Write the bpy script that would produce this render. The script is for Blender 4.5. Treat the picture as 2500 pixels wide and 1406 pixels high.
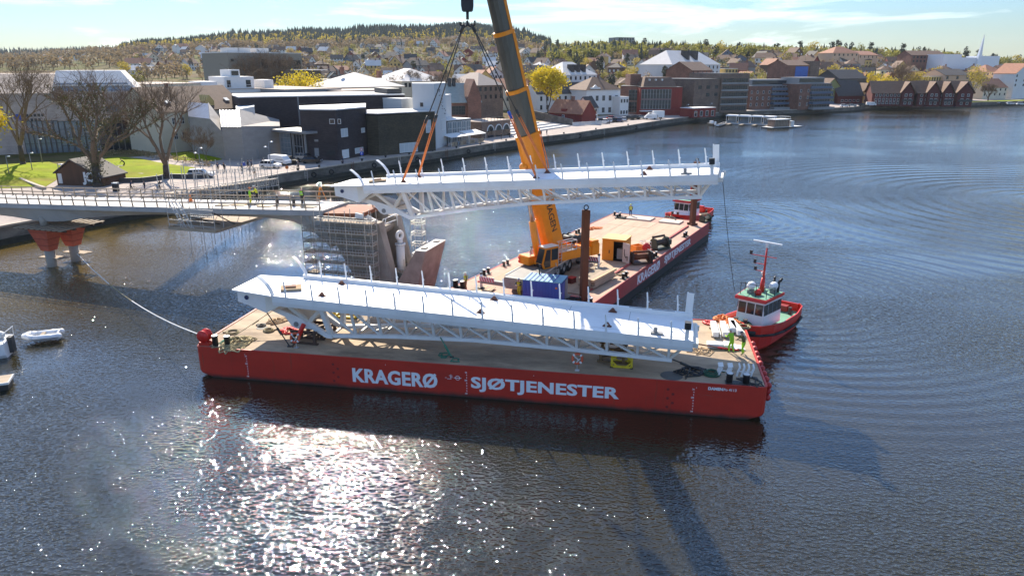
import bpy, bmesh, math, random
import numpy as np
from mathutils import Vector, Matrix, Euler
R = math.radians
rnd = random.Random(7)
scene = bpy.context.scene
COL = scene.collection
for _o in list(bpy.data.objects): bpy.data.objects.remove(_o)

# ------------------------------------------------------------ camera, sky, sun, exposure
CAMH, PITCH, FPX = 22.1, R(17.15), 1750.0        # metres above the water, tilt down, focal length in photo pixels
cam_data = bpy.data.cameras.new('camera')
cam = bpy.data.objects.new('camera', cam_data); COL.objects.link(cam)
cam_data.sensor_width = 36.0; cam_data.lens = 36.0*FPX/2500.0
cam_data.clip_start = 0.5; cam_data.clip_end = 20000
cam.location = (0, 0, CAMH); cam.rotation_euler = (R(90)-PITCH, 0, 0)
scene.camera = cam

SUN_EL, SUN_AZ = R(37), R(-16.5)                   # azimuth from the +Y axis, positive to the right
SUN_DIR = Vector((math.sin(SUN_AZ)*math.cos(SUN_EL), math.cos(SUN_AZ)*math.cos(SUN_EL), math.sin(SUN_EL)))
world = bpy.data.worlds.new('World'); scene.world = world; world.use_nodes = True
def build_world():
    nt = world.node_tree; N = nt.nodes; L = nt.links; N.clear()
    sky = N.new('ShaderNodeTexSky'); sky.sky_type = 'NISHITA'; sky.sun_disc = False
    sky.sun_elevation = SUN_EL; sky.sun_rotation = SUN_AZ
    sky.altitude = 20; sky.air_density = 1.0; sky.dust_density = 0.15; sky.ozone_density = 2.5
    tc = N.new('ShaderNodeTexCoord'); mp = N.new('ShaderNodeMapping')
    mp.inputs['Scale'].default_value = (1.0, 1.0, 9.0); mp.inputs['Rotation'].default_value = (R(6), R(-9), 0)
    no = N.new('ShaderNodeTexNoise'); no.inputs['Scale'].default_value = 2.6; no.inputs['Detail'].default_value = 7; no.inputs['Roughness'].default_value = 0.62
    no.inputs['Distortion'].default_value = 0.5
    rp = N.new('ShaderNodeValToRGB'); rp.color_ramp.elements[0].position = 0.50; rp.color_ramp.elements[0].color = (0,0,0,1)
    rp.color_ramp.elements[1].position = 0.78; rp.color_ramp.elements[1].color = (0.75,0.75,0.75,1)
    mx = N.new('ShaderNodeMix'); mx.data_type = 'RGBA'
    gr = N.new('ShaderNodeMix'); gr.data_type = 'RGBA'; gr.blend_type = 'MULTIPLY'; gr.inputs['Factor'].default_value = 1.0
    sx = N.new('ShaderNodeSeparateXYZ'); L.new(tc.outputs['Generated'], sx.inputs[0])       # greenish haze low down, clear blue higher up
    tn = N.new('ShaderNodeValToRGB'); cr = tn.color_ramp; cr.interpolation = 'EASE'
    cr.elements[0].position = 0.0; cr.elements[0].color = (0.285, 0.318, 0.330, 1)
    cr.elements[1].position = 0.75; cr.elements[1].color = (0.62, 0.75, 0.90, 1)
    e = cr.elements.new(0.20); e.color = (0.41, 0.59, 0.82, 1)
    L.new(sx.outputs['Z'], tn.inputs['Fac']); L.new(tn.outputs['Color'], gr.inputs['B'])
    bg = N.new('ShaderNodeBackground'); bg.inputs['Strength'].default_value = 0.12
    out = N.new('ShaderNodeOutputWorld')
    L.new(tc.outputs['Generated'], mp.inputs['Vector']); L.new(mp.outputs['Vector'], no.inputs['Vector'])
    L.new(no.outputs['Fac'], rp.inputs['Fac']); L.new(rp.outputs['Color'], mx.inputs['Factor'])
    L.new(sky.outputs['Color'], gr.inputs['A']); L.new(gr.outputs['Result'], mx.inputs['A'])
    mx.inputs['B'].default_value = (8.6, 9.2, 8.9, 1)
    L.new(mx.outputs['Result'], bg.inputs['Color']); L.new(bg.outputs['Background'], out.inputs['Surface'])
build_world()
sun_data = bpy.data.lights.new('sun', 'SUN'); sun_data.energy = 4.4; sun_data.angle = R(0.53); sun_data.color = (1.0, 0.90, 0.75)
sun = bpy.data.objects.new('sun', sun_data); COL.objects.link(sun)
sun.rotation_euler = SUN_DIR.to_track_quat('Z', 'Y').to_euler(); sun.location = (0, 0, 300)
scene.view_settings.view_transform = 'Standard'; scene.view_settings.look = 'None'
scene.view_settings.gamma = 1.0; scene.view_settings.use_curve_mapping = False
scene.view_settings.exposure = 1.15

# ------------------------------------------------------------ from a pixel of the photograph to a place on the ground
_c, _s = math.cos(PITCH), math.sin(PITCH)
def ray(px, py):
    u, v = (px-1250)/FPX, (703-py)/FPX
    return Vector((u, _c+v*_s, -_s+v*_c))
def at(px, py, z=0.0):
    d = ray(px, py); k = (z-CAMH)/d.z
    return Vector((0, 0, CAMH))+d*k
def at_y(px, py, y):
    d = ray(px, py); return Vector((0, 0, CAMH))+d*(y/d.y)
def top_z(p, py):
    "height above the water of a point straight above p that the photo shows at row py"
    z = 10.0
    for _ in range(12):
        zc = p[1]*_c-(z-CAMH)*_s; yc = p[1]*_s+(z-CAMH)*_c
        cur = 703-FPX*yc/zc
        z += (cur-py)*zc/FPX
    return z
def along(px, r):
    d = ray(px, 163); h = math.hypot(d.x, d.y); return Vector((d.x/h*r, d.y/h*r, 0))

# ------------------------------------------------------------ materials
MATS = {}
def _new(name):
    m = bpy.data.materials.new(name); m.use_nodes = True; nt = m.node_tree
    return m, nt, nt.nodes['Principled BSDF']
def mat(name, col, rough=0.6, metal=0.0, var=0.18, scale=1.5, col2=None, mix=(0.45, 0.65), stretch=(1, 1, 1), bump=0.0, bscale=None, spec=0.5, emit=None):
    "noise-mottled paint, plaster, wood, metal ...; col2 is dirt or wear that shows through in blotches"
    if name in MATS: return MATS[name]
    m, nt, b = _new(name); N, L = nt.nodes, nt.links
    tc = N.new('ShaderNodeTexCoord'); mp = N.new('ShaderNodeMapping'); mp.inputs['Scale'].default_value = stretch
    L.new(tc.outputs['Object'], mp.inputs['Vector'])
    n1 = N.new('ShaderNodeTexNoise'); n1.inputs['Scale'].default_value = scale; n1.inputs['Detail'].default_value = 8; n1.inputs['Roughness'].default_value = 0.65
    L.new(mp.outputs['Vector'], n1.inputs['Vector'])
    mr = N.new('ShaderNodeMapRange'); mr.inputs['From Min'].default_value = 0.3; mr.inputs['From Max'].default_value = 0.7
    mr.inputs['To Min'].default_value = 1-var; mr.inputs['To Max'].default_value = 1+var
    L.new(n1.outputs['Fac'], mr.inputs['Value'])
    src = None
    if col2 is not None:
        n2 = N.new('ShaderNodeTexNoise'); n2.inputs['Scale'].default_value = scale*0.45; n2.inputs['Detail'].default_value = 10; n2.inputs['Roughness'].default_value = 0.7
        L.new(mp.outputs['Vector'], n2.inputs['Vector'])
        rp = N.new('ShaderNodeMapRange'); rp.inputs['From Min'].default_value = mix[0]; rp.inputs['From Max'].default_value = mix[1]
        L.new(n2.outputs['Fac'], rp.inputs['Value'])
        mx = N.new('ShaderNodeMix'); mx.data_type = 'RGBA'; mx.inputs['A'].default_value = (*col, 1); mx.inputs['B'].default_value = (*col2, 1)
        L.new(rp.outputs['Result'], mx.inputs['Factor']); src = mx.outputs['Result']
    vm = N.new('ShaderNodeVectorMath'); vm.operation = 'SCALE'
    if src: L.new(src, vm.inputs[0])
    else: vm.inputs[0].default_value = col
    L.new(mr.outputs['Result'], vm.inputs['Scale']); L.new(vm.outputs['Vector'], b.inputs['Base Color'])
    b.inputs['Roughness'].default_value = rough; b.inputs['Metallic'].default_value = metal
    b.inputs['Specular IOR Level'].default_value = spec
    if bump:
        n3 = N.new('ShaderNodeTexNoise'); n3.inputs['Scale'].default_value = bscale or scale*4; n3.inputs['Detail'].default_value = 5
        L.new(mp.outputs['Vector'], n3.inputs['Vector'])
        bp = N.new('ShaderNodeBump'); bp.inputs['Strength'].default_value = 1; bp.inputs['Distance'].default_value = bump
        L.new(n3.outputs['Fac'], bp.inputs['Height']); L.new(bp.outputs['Normal'], b.inputs['Normal'])
    MATS[name] = m; return m
def brickmat(name, col, mortar, w=0.5, h=0.16, rough=0.85, var=0.25, stain=None):
    "courses of brick or boards, in the wall's own metres"
    if name in MATS: return MATS[name]
    m, nt, b = _new(name); N, L = nt.nodes, nt.links
    tc = N.new('ShaderNodeTexCoord'); sp = N.new('ShaderNodeSeparateXYZ'); L.new(tc.outputs['Object'], sp.inputs[0])
    ad = N.new('ShaderNodeMath'); ad.operation = 'ADD'; L.new(sp.outputs['X'], ad.inputs[0]); L.new(sp.outputs['Y'], ad.inputs[1])
    cb = N.new('ShaderNodeCombineXYZ'); L.new(ad.outputs[0], cb.inputs['X']); L.new(sp.outputs['Z'], cb.inputs['Y'])
    br = N.new('ShaderNodeTexBrick'); br.inputs['Scale'].default_value = 1; br.inputs['Brick Width'].default_value = w; br.inputs['Row Height'].default_value = h
    br.inputs['Mortar Size'].default_value = 0.014; br.inputs['Color1'].default_value = (*[c*(1-var) for c in col], 1); br.inputs['Color2'].default_value = (*[c*(1+var) for c in col], 1)
    br.inputs['Mortar'].default_value = (*mortar, 1); L.new(cb.outputs[0], br.inputs['Vector'])
    n1 = N.new('ShaderNodeTexNoise'); n1.inputs['Scale'].default_value = 0.35; n1.inputs['Detail'].default_value = 8; L.new(tc.outputs['Object'], n1.inputs['Vector'])
    mr = N.new('ShaderNodeMapRange'); mr.inputs['From Min'].default_value = 0.3; mr.inputs['From Max'].default_value = 0.7; mr.inputs['To Min'].default_value = 0.75; mr.inputs['To Max'].default_value = 1.2
    L.new(n1.outputs['Fac'], mr.inputs['Value'])
    vm = N.new('ShaderNodeVectorMath'); vm.operation = 'SCALE'; L.new(br.outputs['Color'], vm.inputs[0]); L.new(mr.outputs['Result'], vm.inputs['Scale'])
    L.new(vm.outputs['Vector'], b.inputs['Base Color']); b.inputs['Roughness'].default_value = rough
    MATS[name] = m; return m
def leafmat(name, c1, c2, trans=0.25, scale=0.35):
    "leaf clumps: colour varies from clump to clump, light comes through"
    if name in MATS: return MATS[name]
    m, nt, b = _new(name); N, L = nt.nodes, nt.links
    ge = N.new('ShaderNodeNewGeometry'); oi = N.new('ShaderNodeObjectInfo')
    n1 = N.new('ShaderNodeTexNoise'); n1.inputs['Scale'].default_value = scale; n1.inputs['Detail'].default_value = 3
    L.new(ge.outputs['Position'], n1.inputs['Vector'])
    ad = N.new('ShaderNodeMath'); ad.operation = 'MULTIPLY_ADD'; ad.inputs[1].default_value = 0.5; L.new(ge.outputs['Random Per Island'], ad.inputs[0])
    mr = N.new('ShaderNodeMapRange'); mr.inputs['From Min'].default_value = 0.3; mr.inputs['From Max'].default_value = 0.7; mr.inputs['To Max'].default_value = 0.35
    L.new(n1.outputs['Fac'], mr.inputs['Value']); L.new(mr.outputs['Result'], ad.inputs[2])
    a2 = N.new('ShaderNodeMath'); a2.operation = 'MULTIPLY_ADD'; a2.inputs[1].default_value = 0.3; L.new(oi.outputs['Random'], a2.inputs[0]); L.new(ad.outputs[0], a2.inputs[2])
    mx = N.new('ShaderNodeMix'); mx.data_type = 'RGBA'; mx.inputs['A'].default_value = (*c1, 1); mx.inputs['B'].default_value = (*c2, 1)
    L.new(a2.outputs[0], mx.inputs['Factor']); L.new(mx.outputs['Result'], b.inputs['Base Color']); b.inputs['Roughness'].default_value = 0.7
    tr = N.new('ShaderNodeBsdfTranslucent'); L.new(mx.outputs['Result'], tr.inputs['Color'])
    ms = N.new('ShaderNodeMixShader'); ms.inputs['Fac'].default_value = trans
    L.new(b.outputs['BSDF'], ms.inputs[1]); L.new(tr.outputs['BSDF'], ms.inputs[2]); L.new(ms.outputs['Shader'], N['Material Output'].inputs['Surface'])
    MATS[name] = m; return m

# ------------------------------------------------------------ mesh collector
class M:
    def __init__(s): s.v = []; s.f = []; s.mi = []; s.k = 0; s.X = None
    def add(s, vs, fs):
        o = len(s.v)
        if s.X is not None: vs = [s.X @ Vector(p) for p in vs]
        s.v.extend([tuple(p) for p in vs]); s.f.extend([tuple(i+o for i in f) for f in fs]); s.mi.extend([s.k]*len(fs)); return s
    BF = [(0,3,2,1),(4,5,6,7),(0,1,5,4),(1,2,6,5),(2,3,7,6),(3,0,4,7)]
    def box(s, x0, y0, z0, x1, y1, z1):
        return s.add([(x0,y0,z0),(x1,y0,z0),(x1,y1,z0),(x0,y1,z0),(x0,y0,z1),(x1,y0,z1),(x1,y1,z1),(x0,y1,z1)], M.BF)
    def hexa(s, b, t):
        "eight corners: four below, four above, both counter-clockwise"
        return s.add(list(b)+list(t), M.BF)
    def bar(s, p, q, w, h=None, up=(0,0,1), w2=None):
        p, q = Vector(p), Vector(q); h = h or w; d = (q-p)
        if d.length < 1e-6: return s
        d.normalize(); u = Vector(up)
        if abs(d.dot(u)) > 0.98: u = Vector((0,1,0)) if abs(d.y) < .9 else Vector((1,0,0))
        a = d.cross(u).normalized(); b = a.cross(d).normalized()
        k = (w2/w) if w2 else 1
        c = [(-1,-1),(1,-1),(1,1),(-1,1)]
        vs = [p+a*(w/2*i)+b*(h/2*j) for i, j in c]+[q+a*(w/2*i*k)+b*(h/2*j*k) for i, j in c]
        return s.add(vs, [(0,1,2,3),(7,6,5,4),(4,5,1,0),(5,6,2,1),(6,7,3,2),(7,4,0,3)])
    def tube(s, p, q, r, n=8, r2=None, cap=True):
        p, q = Vector(p), Vector(q); d = q-p
        if d.length < 1e-6: return s
        d.normalize(); u = Vector((0,0,1)) if abs(d.z) < .9 else Vector((1,0,0))
        a = d.cross(u).normalized(); b = d.cross(a).normalized(); r2 = r if r2 is None else r2
        vs = []
        for c, rr in ((p, r), (q, r2)):
            for i in range(n):
                t = 2*math.pi*i/n; vs.append(c+a*(math.cos(t)*rr)+b*(math.sin(t)*rr))
        fs = [(i, (i+1)%n, n+(i+1)%n, n+i) for i in range(n)]
        if cap: fs += [tuple(range(n-1, -1, -1)), tuple(range(n, 2*n))]
        return s.add(vs, fs)
    def path(s, pts, r, n=6):
        for a, b in zip(pts[:-1], pts[1:]): s.tube(a, b, r, n)
        return s
    def prism(s, poly, a, b, ax='y'):
        "polygon (two coordinates, counter-clockwise seen against the axis) drawn out from a to b"
        f = {'y': lambda p, t: (p[0], t, p[1]), 'z': lambda p, t: (p[0], p[1], t), 'x': lambda p, t: (t, p[0], p[1])}[ax]
        n = len(poly); vs = [f(p, a) for p in poly]+[f(p, b) for p in poly]
        fs = [tuple(range(n)), tuple(range(2*n-1, n-1, -1))]+[(i, n+i, n+(i+1)%n, (i+1)%n) for i in range(n)]
        return s.add(vs, fs)
    def lathe(s, prof, n=16, c=(0,0,0), X=None):
        vs = []; m = len(prof)
        for i in range(n):
            t = 2*math.pi*i/n
            for r, z in prof: vs.append(Vector((math.cos(t)*r, math.sin(t)*r, z)))
        if X is not None: vs = [X @ v for v in vs]
        vs = [v+Vector(c) for v in vs]
        fs = [(i*m+j, ((i+1)%n)*m+j, ((i+1)%n)*m+j+1, i*m+j+1) for i in range(n) for j in range(m-1)]
        return s.add(vs, fs)
    def ball(s, c, r, nu=10, nv=6, sc=(1,1,1)):
        vs = [(c[0], c[1], c[2]-r*sc[2])]
        for j in range(1, nv):
            a = -math.pi/2+math.pi*j/nv
            for i in range(nu):
                t = 2*math.pi*i/nu; vs.append((c[0]+r*sc[0]*math.cos(a)*math.cos(t), c[1]+r*sc[1]*math.cos(a)*math.sin(t), c[2]+r*sc[2]*math.sin(a)))
        vs.append((c[0], c[1], c[2]+r*sc[2])); e = len(vs)-1
        fs = [(0, 1+(i+1)%nu, 1+i) for i in range(nu)]
        for j in range(nv-2):
            for i in range(nu): a = 1+j*nu; fs.append((a+i, a+(i+1)%nu, a+nu+(i+1)%nu, a+nu+i))
        a = 1+(nv-2)*nu; fs += [(a+i, a+(i+1)%nu, e) for i in range(nu)]
        return s.add(vs, fs)
    def ring(s, c, R0, r, n=20, m=8, X=None, k=2*math.pi):
        vs = []; fs = []
        for i in range(n):
            t = k*i/(n if k > 6.2 else n-1)
            for j in range(m):
                a = 2*math.pi*j/m; vs.append(Vector(((R0+r*math.cos(a))*math.cos(t), (R0+r*math.cos(a))*math.sin(t), r*math.sin(a))))
        if X is not None: vs = [X @ v for v in vs]
        vs = [v+Vector(c) for v in vs]
        for i in range(n if k > 6.2 else n-1):
            for j in range(m): fs.append((i*m+j, ((i+1)%n)*m+j, ((i+1)%n)*m+(j+1)%m, i*m+(j+1)%m))
        return s.add(vs, fs)
    def mesh(s, name, mats, smooth=False, fix=True):
        me = bpy.data.meshes.new(name); me.from_pydata(s.v, [], s.f)
        mats = mats if isinstance(mats, (list, tuple)) else [mats]
        for m in mats: me.materials.append(m)
        if len(mats) > 1: me.polygons.foreach_set('material_index', s.mi)
        if fix:
            bm = bmesh.new(); bm.from_mesh(me); bmesh.ops.recalc_face_normals(bm, faces=bm.faces); bm.to_mesh(me); bm.free()
        if smooth: me.polygons.foreach_set('use_smooth', [True]*len(me.polygons))
        me.update(); return me
    def build(s, name, mats, parent=None, smooth=False, bevel=0, fix=True):
        me = s.mesh(name, mats, smooth, fix)
        if bevel:
            bm = bmesh.new(); bm.from_mesh(me); bmesh.ops.remove_doubles(bm, verts=bm.verts, dist=1e-4)
            bmesh.ops.bevel(bm, geom=[e for e in bm.edges if len(e.link_faces) == 2 and e.calc_face_angle(0) > .5], offset=bevel, segments=2, affect='EDGES', clamp_overlap=True)
            bm.to_mesh(me); bm.free()
        return link(name, me, parent)
def link(name, me, parent=None, X=None):
    o = bpy.data.objects.new(name, me); COL.objects.link(o)
    if parent is not None: o.parent = parent
    if X is not None: o.matrix_local = X
    return o
def tag(o, label=None, cat=None, group=None, kind=None):
    if label: o['label'] = label
    if cat: o['category'] = cat
    if group: o['group'] = group
    if kind: o['kind'] = kind
    return o
def thing(name, label, cat, loc=(0,0,0), rz=0.0, group=None, ry=0.0, rx=0.0):
    o = bpy.data.objects.new(name, None); COL.objects.link(o); o.empty_display_size = 0.3
    o.location = loc; o.rotation_euler = (rx, ry, rz)
    return tag(o, label, cat, group)
def frame(o):
    return Matrix.Translation(o.location) @ o.rotation_euler.to_matrix().to_4x4()
def copy_tree(o, parent=None):
    c = o.copy(); COL.objects.link(c)
    if parent is not None: c.parent = parent
    for ch in list(o.children): copy_tree(ch, c)
    return c
def TX(x=0, y=0, z=0, rz=0): return Matrix.Translation((x, y, z)) @ Matrix.Rotation(rz, 4, 'Z')
def textmesh(name, body, size, mt, parent=None, X=None, bold=0.0, ext=0.004, align='LEFT', space=1.0, shear=0, line=1.0):
    cu = bpy.data.curves.new(name, 'FONT'); cu.body = body; cu.size = size; cu.offset = bold*size; cu.extrude = ext; cu.align_x = align
    cu.space_character = space; cu.space_line = line; cu.resolution_u = 3
    t = bpy.data.objects.new(name, cu); COL.objects.link(t); bpy.context.view_layer.update()
    me = bpy.data.meshes.new_from_object(t.evaluated_get(bpy.context.evaluated_depsgraph_get()))
    bpy.data.objects.remove(t); me.materials.clear(); me.materials.append(mt)
    return link(name, me, parent, X)
WALL = Matrix.Rotation(R(90), 4, 'X')            # lays lettering on a wall that faces -Y

def hullpaint(name, col):
    "ship paint: long patches, rust runs down from the deck edge, scrapes, grime at the waterline"
    m, nt, b = _new(name); N, L = nt.nodes, nt.links; tc = N.new('ShaderNodeTexCoord')
    def noise(sc, st, det=8):
        mp = N.new('ShaderNodeMapping'); mp.inputs['Scale'].default_value = st; L.new(tc.outputs['Object'], mp.inputs['Vector'])
        n = N.new('ShaderNodeTexNoise'); n.inputs['Scale'].default_value = sc; n.inputs['Detail'].default_value = det; n.inputs['Roughness'].default_value = .65; L.new(mp.outputs['Vector'], n.inputs['Vector']); return n.outputs['Fac']
    def ramp(v, a, c):
        r = N.new('ShaderNodeMapRange'); r.inputs['From Min'].default_value = a; r.inputs['From Max'].default_value = c; L.new(v, r.inputs['Value']); return r.outputs['Result']
    def mix(f, A, B):
        x = N.new('ShaderNodeMix'); x.data_type = 'RGBA'; L.new(f, x.inputs['Factor'])
        for k, v in (('A', A), ('B', B)):
            if isinstance(v, tuple): x.inputs[k].default_value = (*v, 1)
            else: L.new(v, x.inputs[k])
        return x.outputs['Result']
    c = mix(ramp(noise(.35, (.5,.5,1.2)), .35, .7), col, tuple(v*.72 for v in col))
    c = mix(ramp(noise(3.0, (1,1,.07), 5), .60, .78), c, (.20,.045,.022))
    c = mix(ramp(noise(.9, (.25,1,4)), .64, .72), c, (.26,.085,.06))
    c = mix(ramp(noise(7.0, (1,1,1), 4), .70, .76), c, (.10,.03,.02))
    sp = N.new('ShaderNodeSeparateXYZ'); L.new(tc.outputs['Object'], sp.inputs[0])
    ad = N.new('ShaderNodeMath'); ad.operation = 'MULTIPLY_ADD'; L.new(noise(1.2, (.6,.6,.6), 6), ad.inputs[0]); ad.inputs[1].default_value = .5; L.new(sp.outputs['Z'], ad.inputs[2])
    c = mix(ramp(ad.outputs[0], .62, .30), c, (.045,.02,.016))
    L.new(c, b.inputs['Base Color']); b.inputs['Roughness'].default_value = .55; MATS[name] = m
    n3 = noise(.55, (1,1,.5), 3); bp = N.new('ShaderNodeBump'); bp.inputs['Distance'].default_value = .05; L.new(n3, bp.inputs['Height']); L.new(bp.outputs['Normal'], b.inputs['Normal']); return m
# palette
m_red = hullpaint('barge_red_paint', (0.52,0.026,0.011))
m_redold = mat('faded_red_paint', (0.40,0.045,0.045), 0.65, var=0.15, scale=0.8, col2=(0.30,0.085,0.075), mix=(0.45,0.7), stretch=(0.4,0.4,1))
m_black = mat('black_steel', (0.02,0.02,0.022), 0.55, var=0.3)
m_boot = mat('tarred_hull', (0.012,0.012,0.014), 0.6, var=0.3)
m_letter = mat('white_lettering', (0.72,0.73,0.76), 0.6, var=0.06)
m_white = mat('white_steel_paint', (0.76,0.76,0.755), 0.5, var=0.06, scale=0.5, col2=(0.62,0.60,0.565), mix=(0.52,0.74), stretch=(.6,1,1))
m_cream = mat('primer_steel_paint', (0.72,0.69,0.62), 0.5, var=0.04)
m_yellow = mat('crane_yellow', (0.78,0.25,0.008), 0.42, var=0.08, scale=1.2, col2=(0.5,0.17,0.01), mix=(0.6,0.85))
m_boom = mat('boom_steel_grey', (0.10,0.092,0.075), 0.35, metal=0.35, var=0.25, scale=0.8, stretch=(2,2,0.3))
m_rust = mat('rusty_steel', (0.17,0.055,0.022), 0.8, var=0.3, scale=1.2, col2=(0.09,0.032,0.018), stretch=(2,2,0.4))
m_concrete = mat('bridge_concrete', (0.40,0.39,0.37), 0.85, var=0.1, scale=0.5, col2=(0.30,0.30,0.31), mix=(0.45,0.7), bump=0.01)
m_deckconc = mat('pale_deck_concrete', (0.62,0.58,0.53), 0.85, var=0.08, scale=0.8, col2=(0.5,0.46,0.42), mix=(0.5,0.75))
m_pier = mat('weathered_pier_concrete', (0.37,0.33,0.28), 0.9, var=0.2, scale=0.9, col2=(0.23,0.20,0.17), mix=(0.42,0.68), stretch=(1,1,0.45), bump=0.02)
m_galv = mat('galvanised_tube', (0.50,0.48,0.45), 0.45, metal=0.5, var=0.15)
m_plank = mat('scaffold_plank', (0.36,0.28,0.20), 0.85, var=0.25, scale=2, stretch=(0.4,2,2))
m_wood = mat('new_timber', (0.50,0.35,0.20), 0.8, var=0.2, scale=2.5, stretch=(0.5,3,3))
m_oldwood = mat('grey_timber', (0.30,0.24,0.17), 0.85, var=0.25, scale=2, stretch=(0.4,3,3))
m_glass = mat('dark_glass', (0.018,0.022,0.028), 0.06, var=0.3, scale=0.2)
m_paleglass = mat('pale_glazing', (0.16,0.19,0.21), 0.08, var=0.4, scale=0.35)
m_tire = mat('tyre_rubber', (0.018,0.018,0.018), 0.85)
m_rope = mat('old_rope', (0.30,0.25,0.14), 0.9, var=0.3, scale=6)
m_green = mat('green_rope', (0.05,0.22,0.14), 0.85, var=0.3, scale=6)
m_wire = mat('steel_wire_rope', (0.035,0.033,0.03), 0.6, var=0.2)
m_orange = mat('orange_webbing', (0.70,0.20,0.05), 0.75, var=0.12)
m_hivis = mat('hi_vis_yellow', (0.30,0.62,0.025), 0.7, var=0.1)
m_blueb = mat('container_blue', (0.03,0.075,0.36), 0.5, var=0.1)
m_blueroof = mat('sky_blue_roof', (0.16,0.36,0.46), 0.5, var=0.1)
m_redbright = mat('signal_red', (0.62,0.02,0.015), 0.45, var=0.12)
m_wpaint = mat('boat_white', (0.75,0.76,0.77), 0.35, var=0.05)
m_grey = mat('machine_grey', (0.22,0.22,0.22), 0.55, var=0.15)
m_bollard = mat('worn_black_bollard', (0.03,0.03,0.032), 0.6, var=0.3)
m_alu = mat('light_metal', (0.6,0.6,0.6), 0.35, metal=0.6)
# ------------------------------------------------------------ water
def water_material():
    m, nt, b = _new('river_water'); N, L = nt.nodes, nt.links
    tc = N.new('ShaderNodeTexCoord')
    b.inputs['Base Color'].default_value = (0.017, 0.016, 0.011, 1); b.inputs['Roughness'].default_value = 0.016; b.inputs['IOR'].default_value = 1.45; b.inputs['Specular IOR Level'].default_value = 0.85
    def noise(scale, stretch, rot, det, rough=0.5):
        mp = N.new('ShaderNodeMapping'); mp.inputs['Scale'].default_value = stretch; mp.inputs['Rotation'].default_value = (0, 0, rot)
        L.new(tc.outputs['Object'], mp.inputs['Vector'])
        n = N.new('ShaderNodeTexNoise'); n.inputs['Scale'].default_value = scale; n.inputs['Detail'].default_value = det; n.inputs['Roughness'].default_value = rough
        L.new(mp.outputs['Vector'], n.inputs['Vector']); return n.outputs['Fac']
    calm = N.new('ShaderNodeMapRange'); calm.inputs['From Min'].default_value = 0.40; calm.inputs['From Max'].default_value = 0.58
    calm.inputs['To Min'].default_value = 0.22; calm.inputs['To Max'].default_value = 1.0
    L.new(noise(0.022, (1, 1.8, 1), R(-25), 4), calm.inputs['Value'])
    sp = N.new('ShaderNodeSeparateXYZ'); L.new(tc.outputs['Object'], sp.inputs[0])           # the upper reach lies sheltered and smoother
    sh = N.new('ShaderNodeMapRange'); sh.inputs['From Min'].default_value = 55; sh.inputs['From Max'].default_value = 230; sh.inputs['To Min'].default_value = 1.0; sh.inputs['To Max'].default_value = 0.5
    ro_ = N.new('ShaderNodeMapRange'); ro_.inputs['From Min'].default_value = 60; ro_.inputs['From Max'].default_value = 300; ro_.inputs['To Min'].default_value = 0.016; ro_.inputs['To Max'].default_value = 0.13
    L.new(sp.outputs['Y'], ro_.inputs['Value']); L.new(ro_.outputs['Result'], b.inputs['Roughness'])
    L.new(sp.outputs['Y'], sh.inputs['Value']); mu = N.new('ShaderNodeMath'); mu.operation = 'MULTIPLY'; L.new(calm.outputs['Result'], mu.inputs[0]); L.new(sh.outputs['Result'], mu.inputs[1]); calm = mu
    prev = None
    pk = N.new('ShaderNodeMapRange'); pk.interpolation_type = 'SMOOTHSTEP'; pk.inputs['From Min'].default_value = 0.36; pk.inputs['From Max'].default_value = 0.80
    L.new(noise(3.4, (1, 1.35, 1), R(10), 1), pk.inputs['Value'])                 # scattered steep wavelets that glint
    bq = N.new('ShaderNodeBump'); bq.inputs['Distance'].default_value = 0.05; L.new(calm.outputs[0], bq.inputs['Strength']); L.new(pk.outputs['Result'], bq.inputs['Height']); prev = bq.outputs['Normal']
    for sc, st, ro, de, dist in ((0.16, (1, 1.6, 1), R(-12), 2, 0.14), (1.2, (1, 1.7, 1), R(-20), 2, 0.062), (0.45, (1, 2.2, 1), R(-24), 2, 0.05)):
        bp = N.new('ShaderNodeBump'); bp.inputs['Distance'].default_value = dist
        L.new(calm.outputs[0], bp.inputs['Strength'])
        L.new(noise(sc, st, ro, de), bp.inputs['Height'])
        if prev: L.new(prev, bp.inputs['Normal'])
        prev = bp.outputs['Normal']
    # ripple rings spreading from the tug's stern
    def dist(cx, cy):
        v = N.new('ShaderNodeVectorMath'); v.operation = 'DISTANCE'; L.new(tc.outputs['Object'], v.inputs[0]); v.inputs[1].default_value = (cx, cy, 0); return v.outputs['Value']
    for cx, cy, wl, r0, r1, hh in ((27, 69, 1.5, 6, 34, .03), (96, 118, 3.4, 26, 75, .07), (33, 108, 1.8, 4, 30, .03)):
        d = dist(cx, cy); f = N.new('ShaderNodeMapRange'); f.inputs['From Min'].default_value = r1; f.inputs['From Max'].default_value = r0; L.new(d, f.inputs['Value'])
        s = N.new('ShaderNodeMath'); s.operation = 'MULTIPLY'; L.new(d, s.inputs[0]); s.inputs[1].default_value = 6.283/wl
        w = N.new('ShaderNodeMath'); w.operation = 'SINE'; L.new(s.outputs[0], w.inputs[0])
        g = N.new('ShaderNodeMath'); g.operation = 'MULTIPLY'; L.new(w.outputs[0], g.inputs[0]); L.new(f.outputs['Result'], g.inputs[1])
        bp = N.new('ShaderNodeBump'); bp.inputs['Distance'].default_value = hh; L.new(g.outputs[0], bp.inputs['Height']); L.new(prev, bp.inputs['Normal']); prev = bp.outputs['Normal']
    L.new(prev, b.inputs['Normal'])
    # brown bank reflection and shallows, put into the base colour along the left bank
    sf = N.new('ShaderNodeMapRange'); sf.interpolation_type = 'SMOOTHSTEP'; sf.inputs['From Min'].default_value = 46; sf.inputs['From Max'].default_value = 10; L.new(dist(-66, 86), sf.inputs['Value'])
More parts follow.
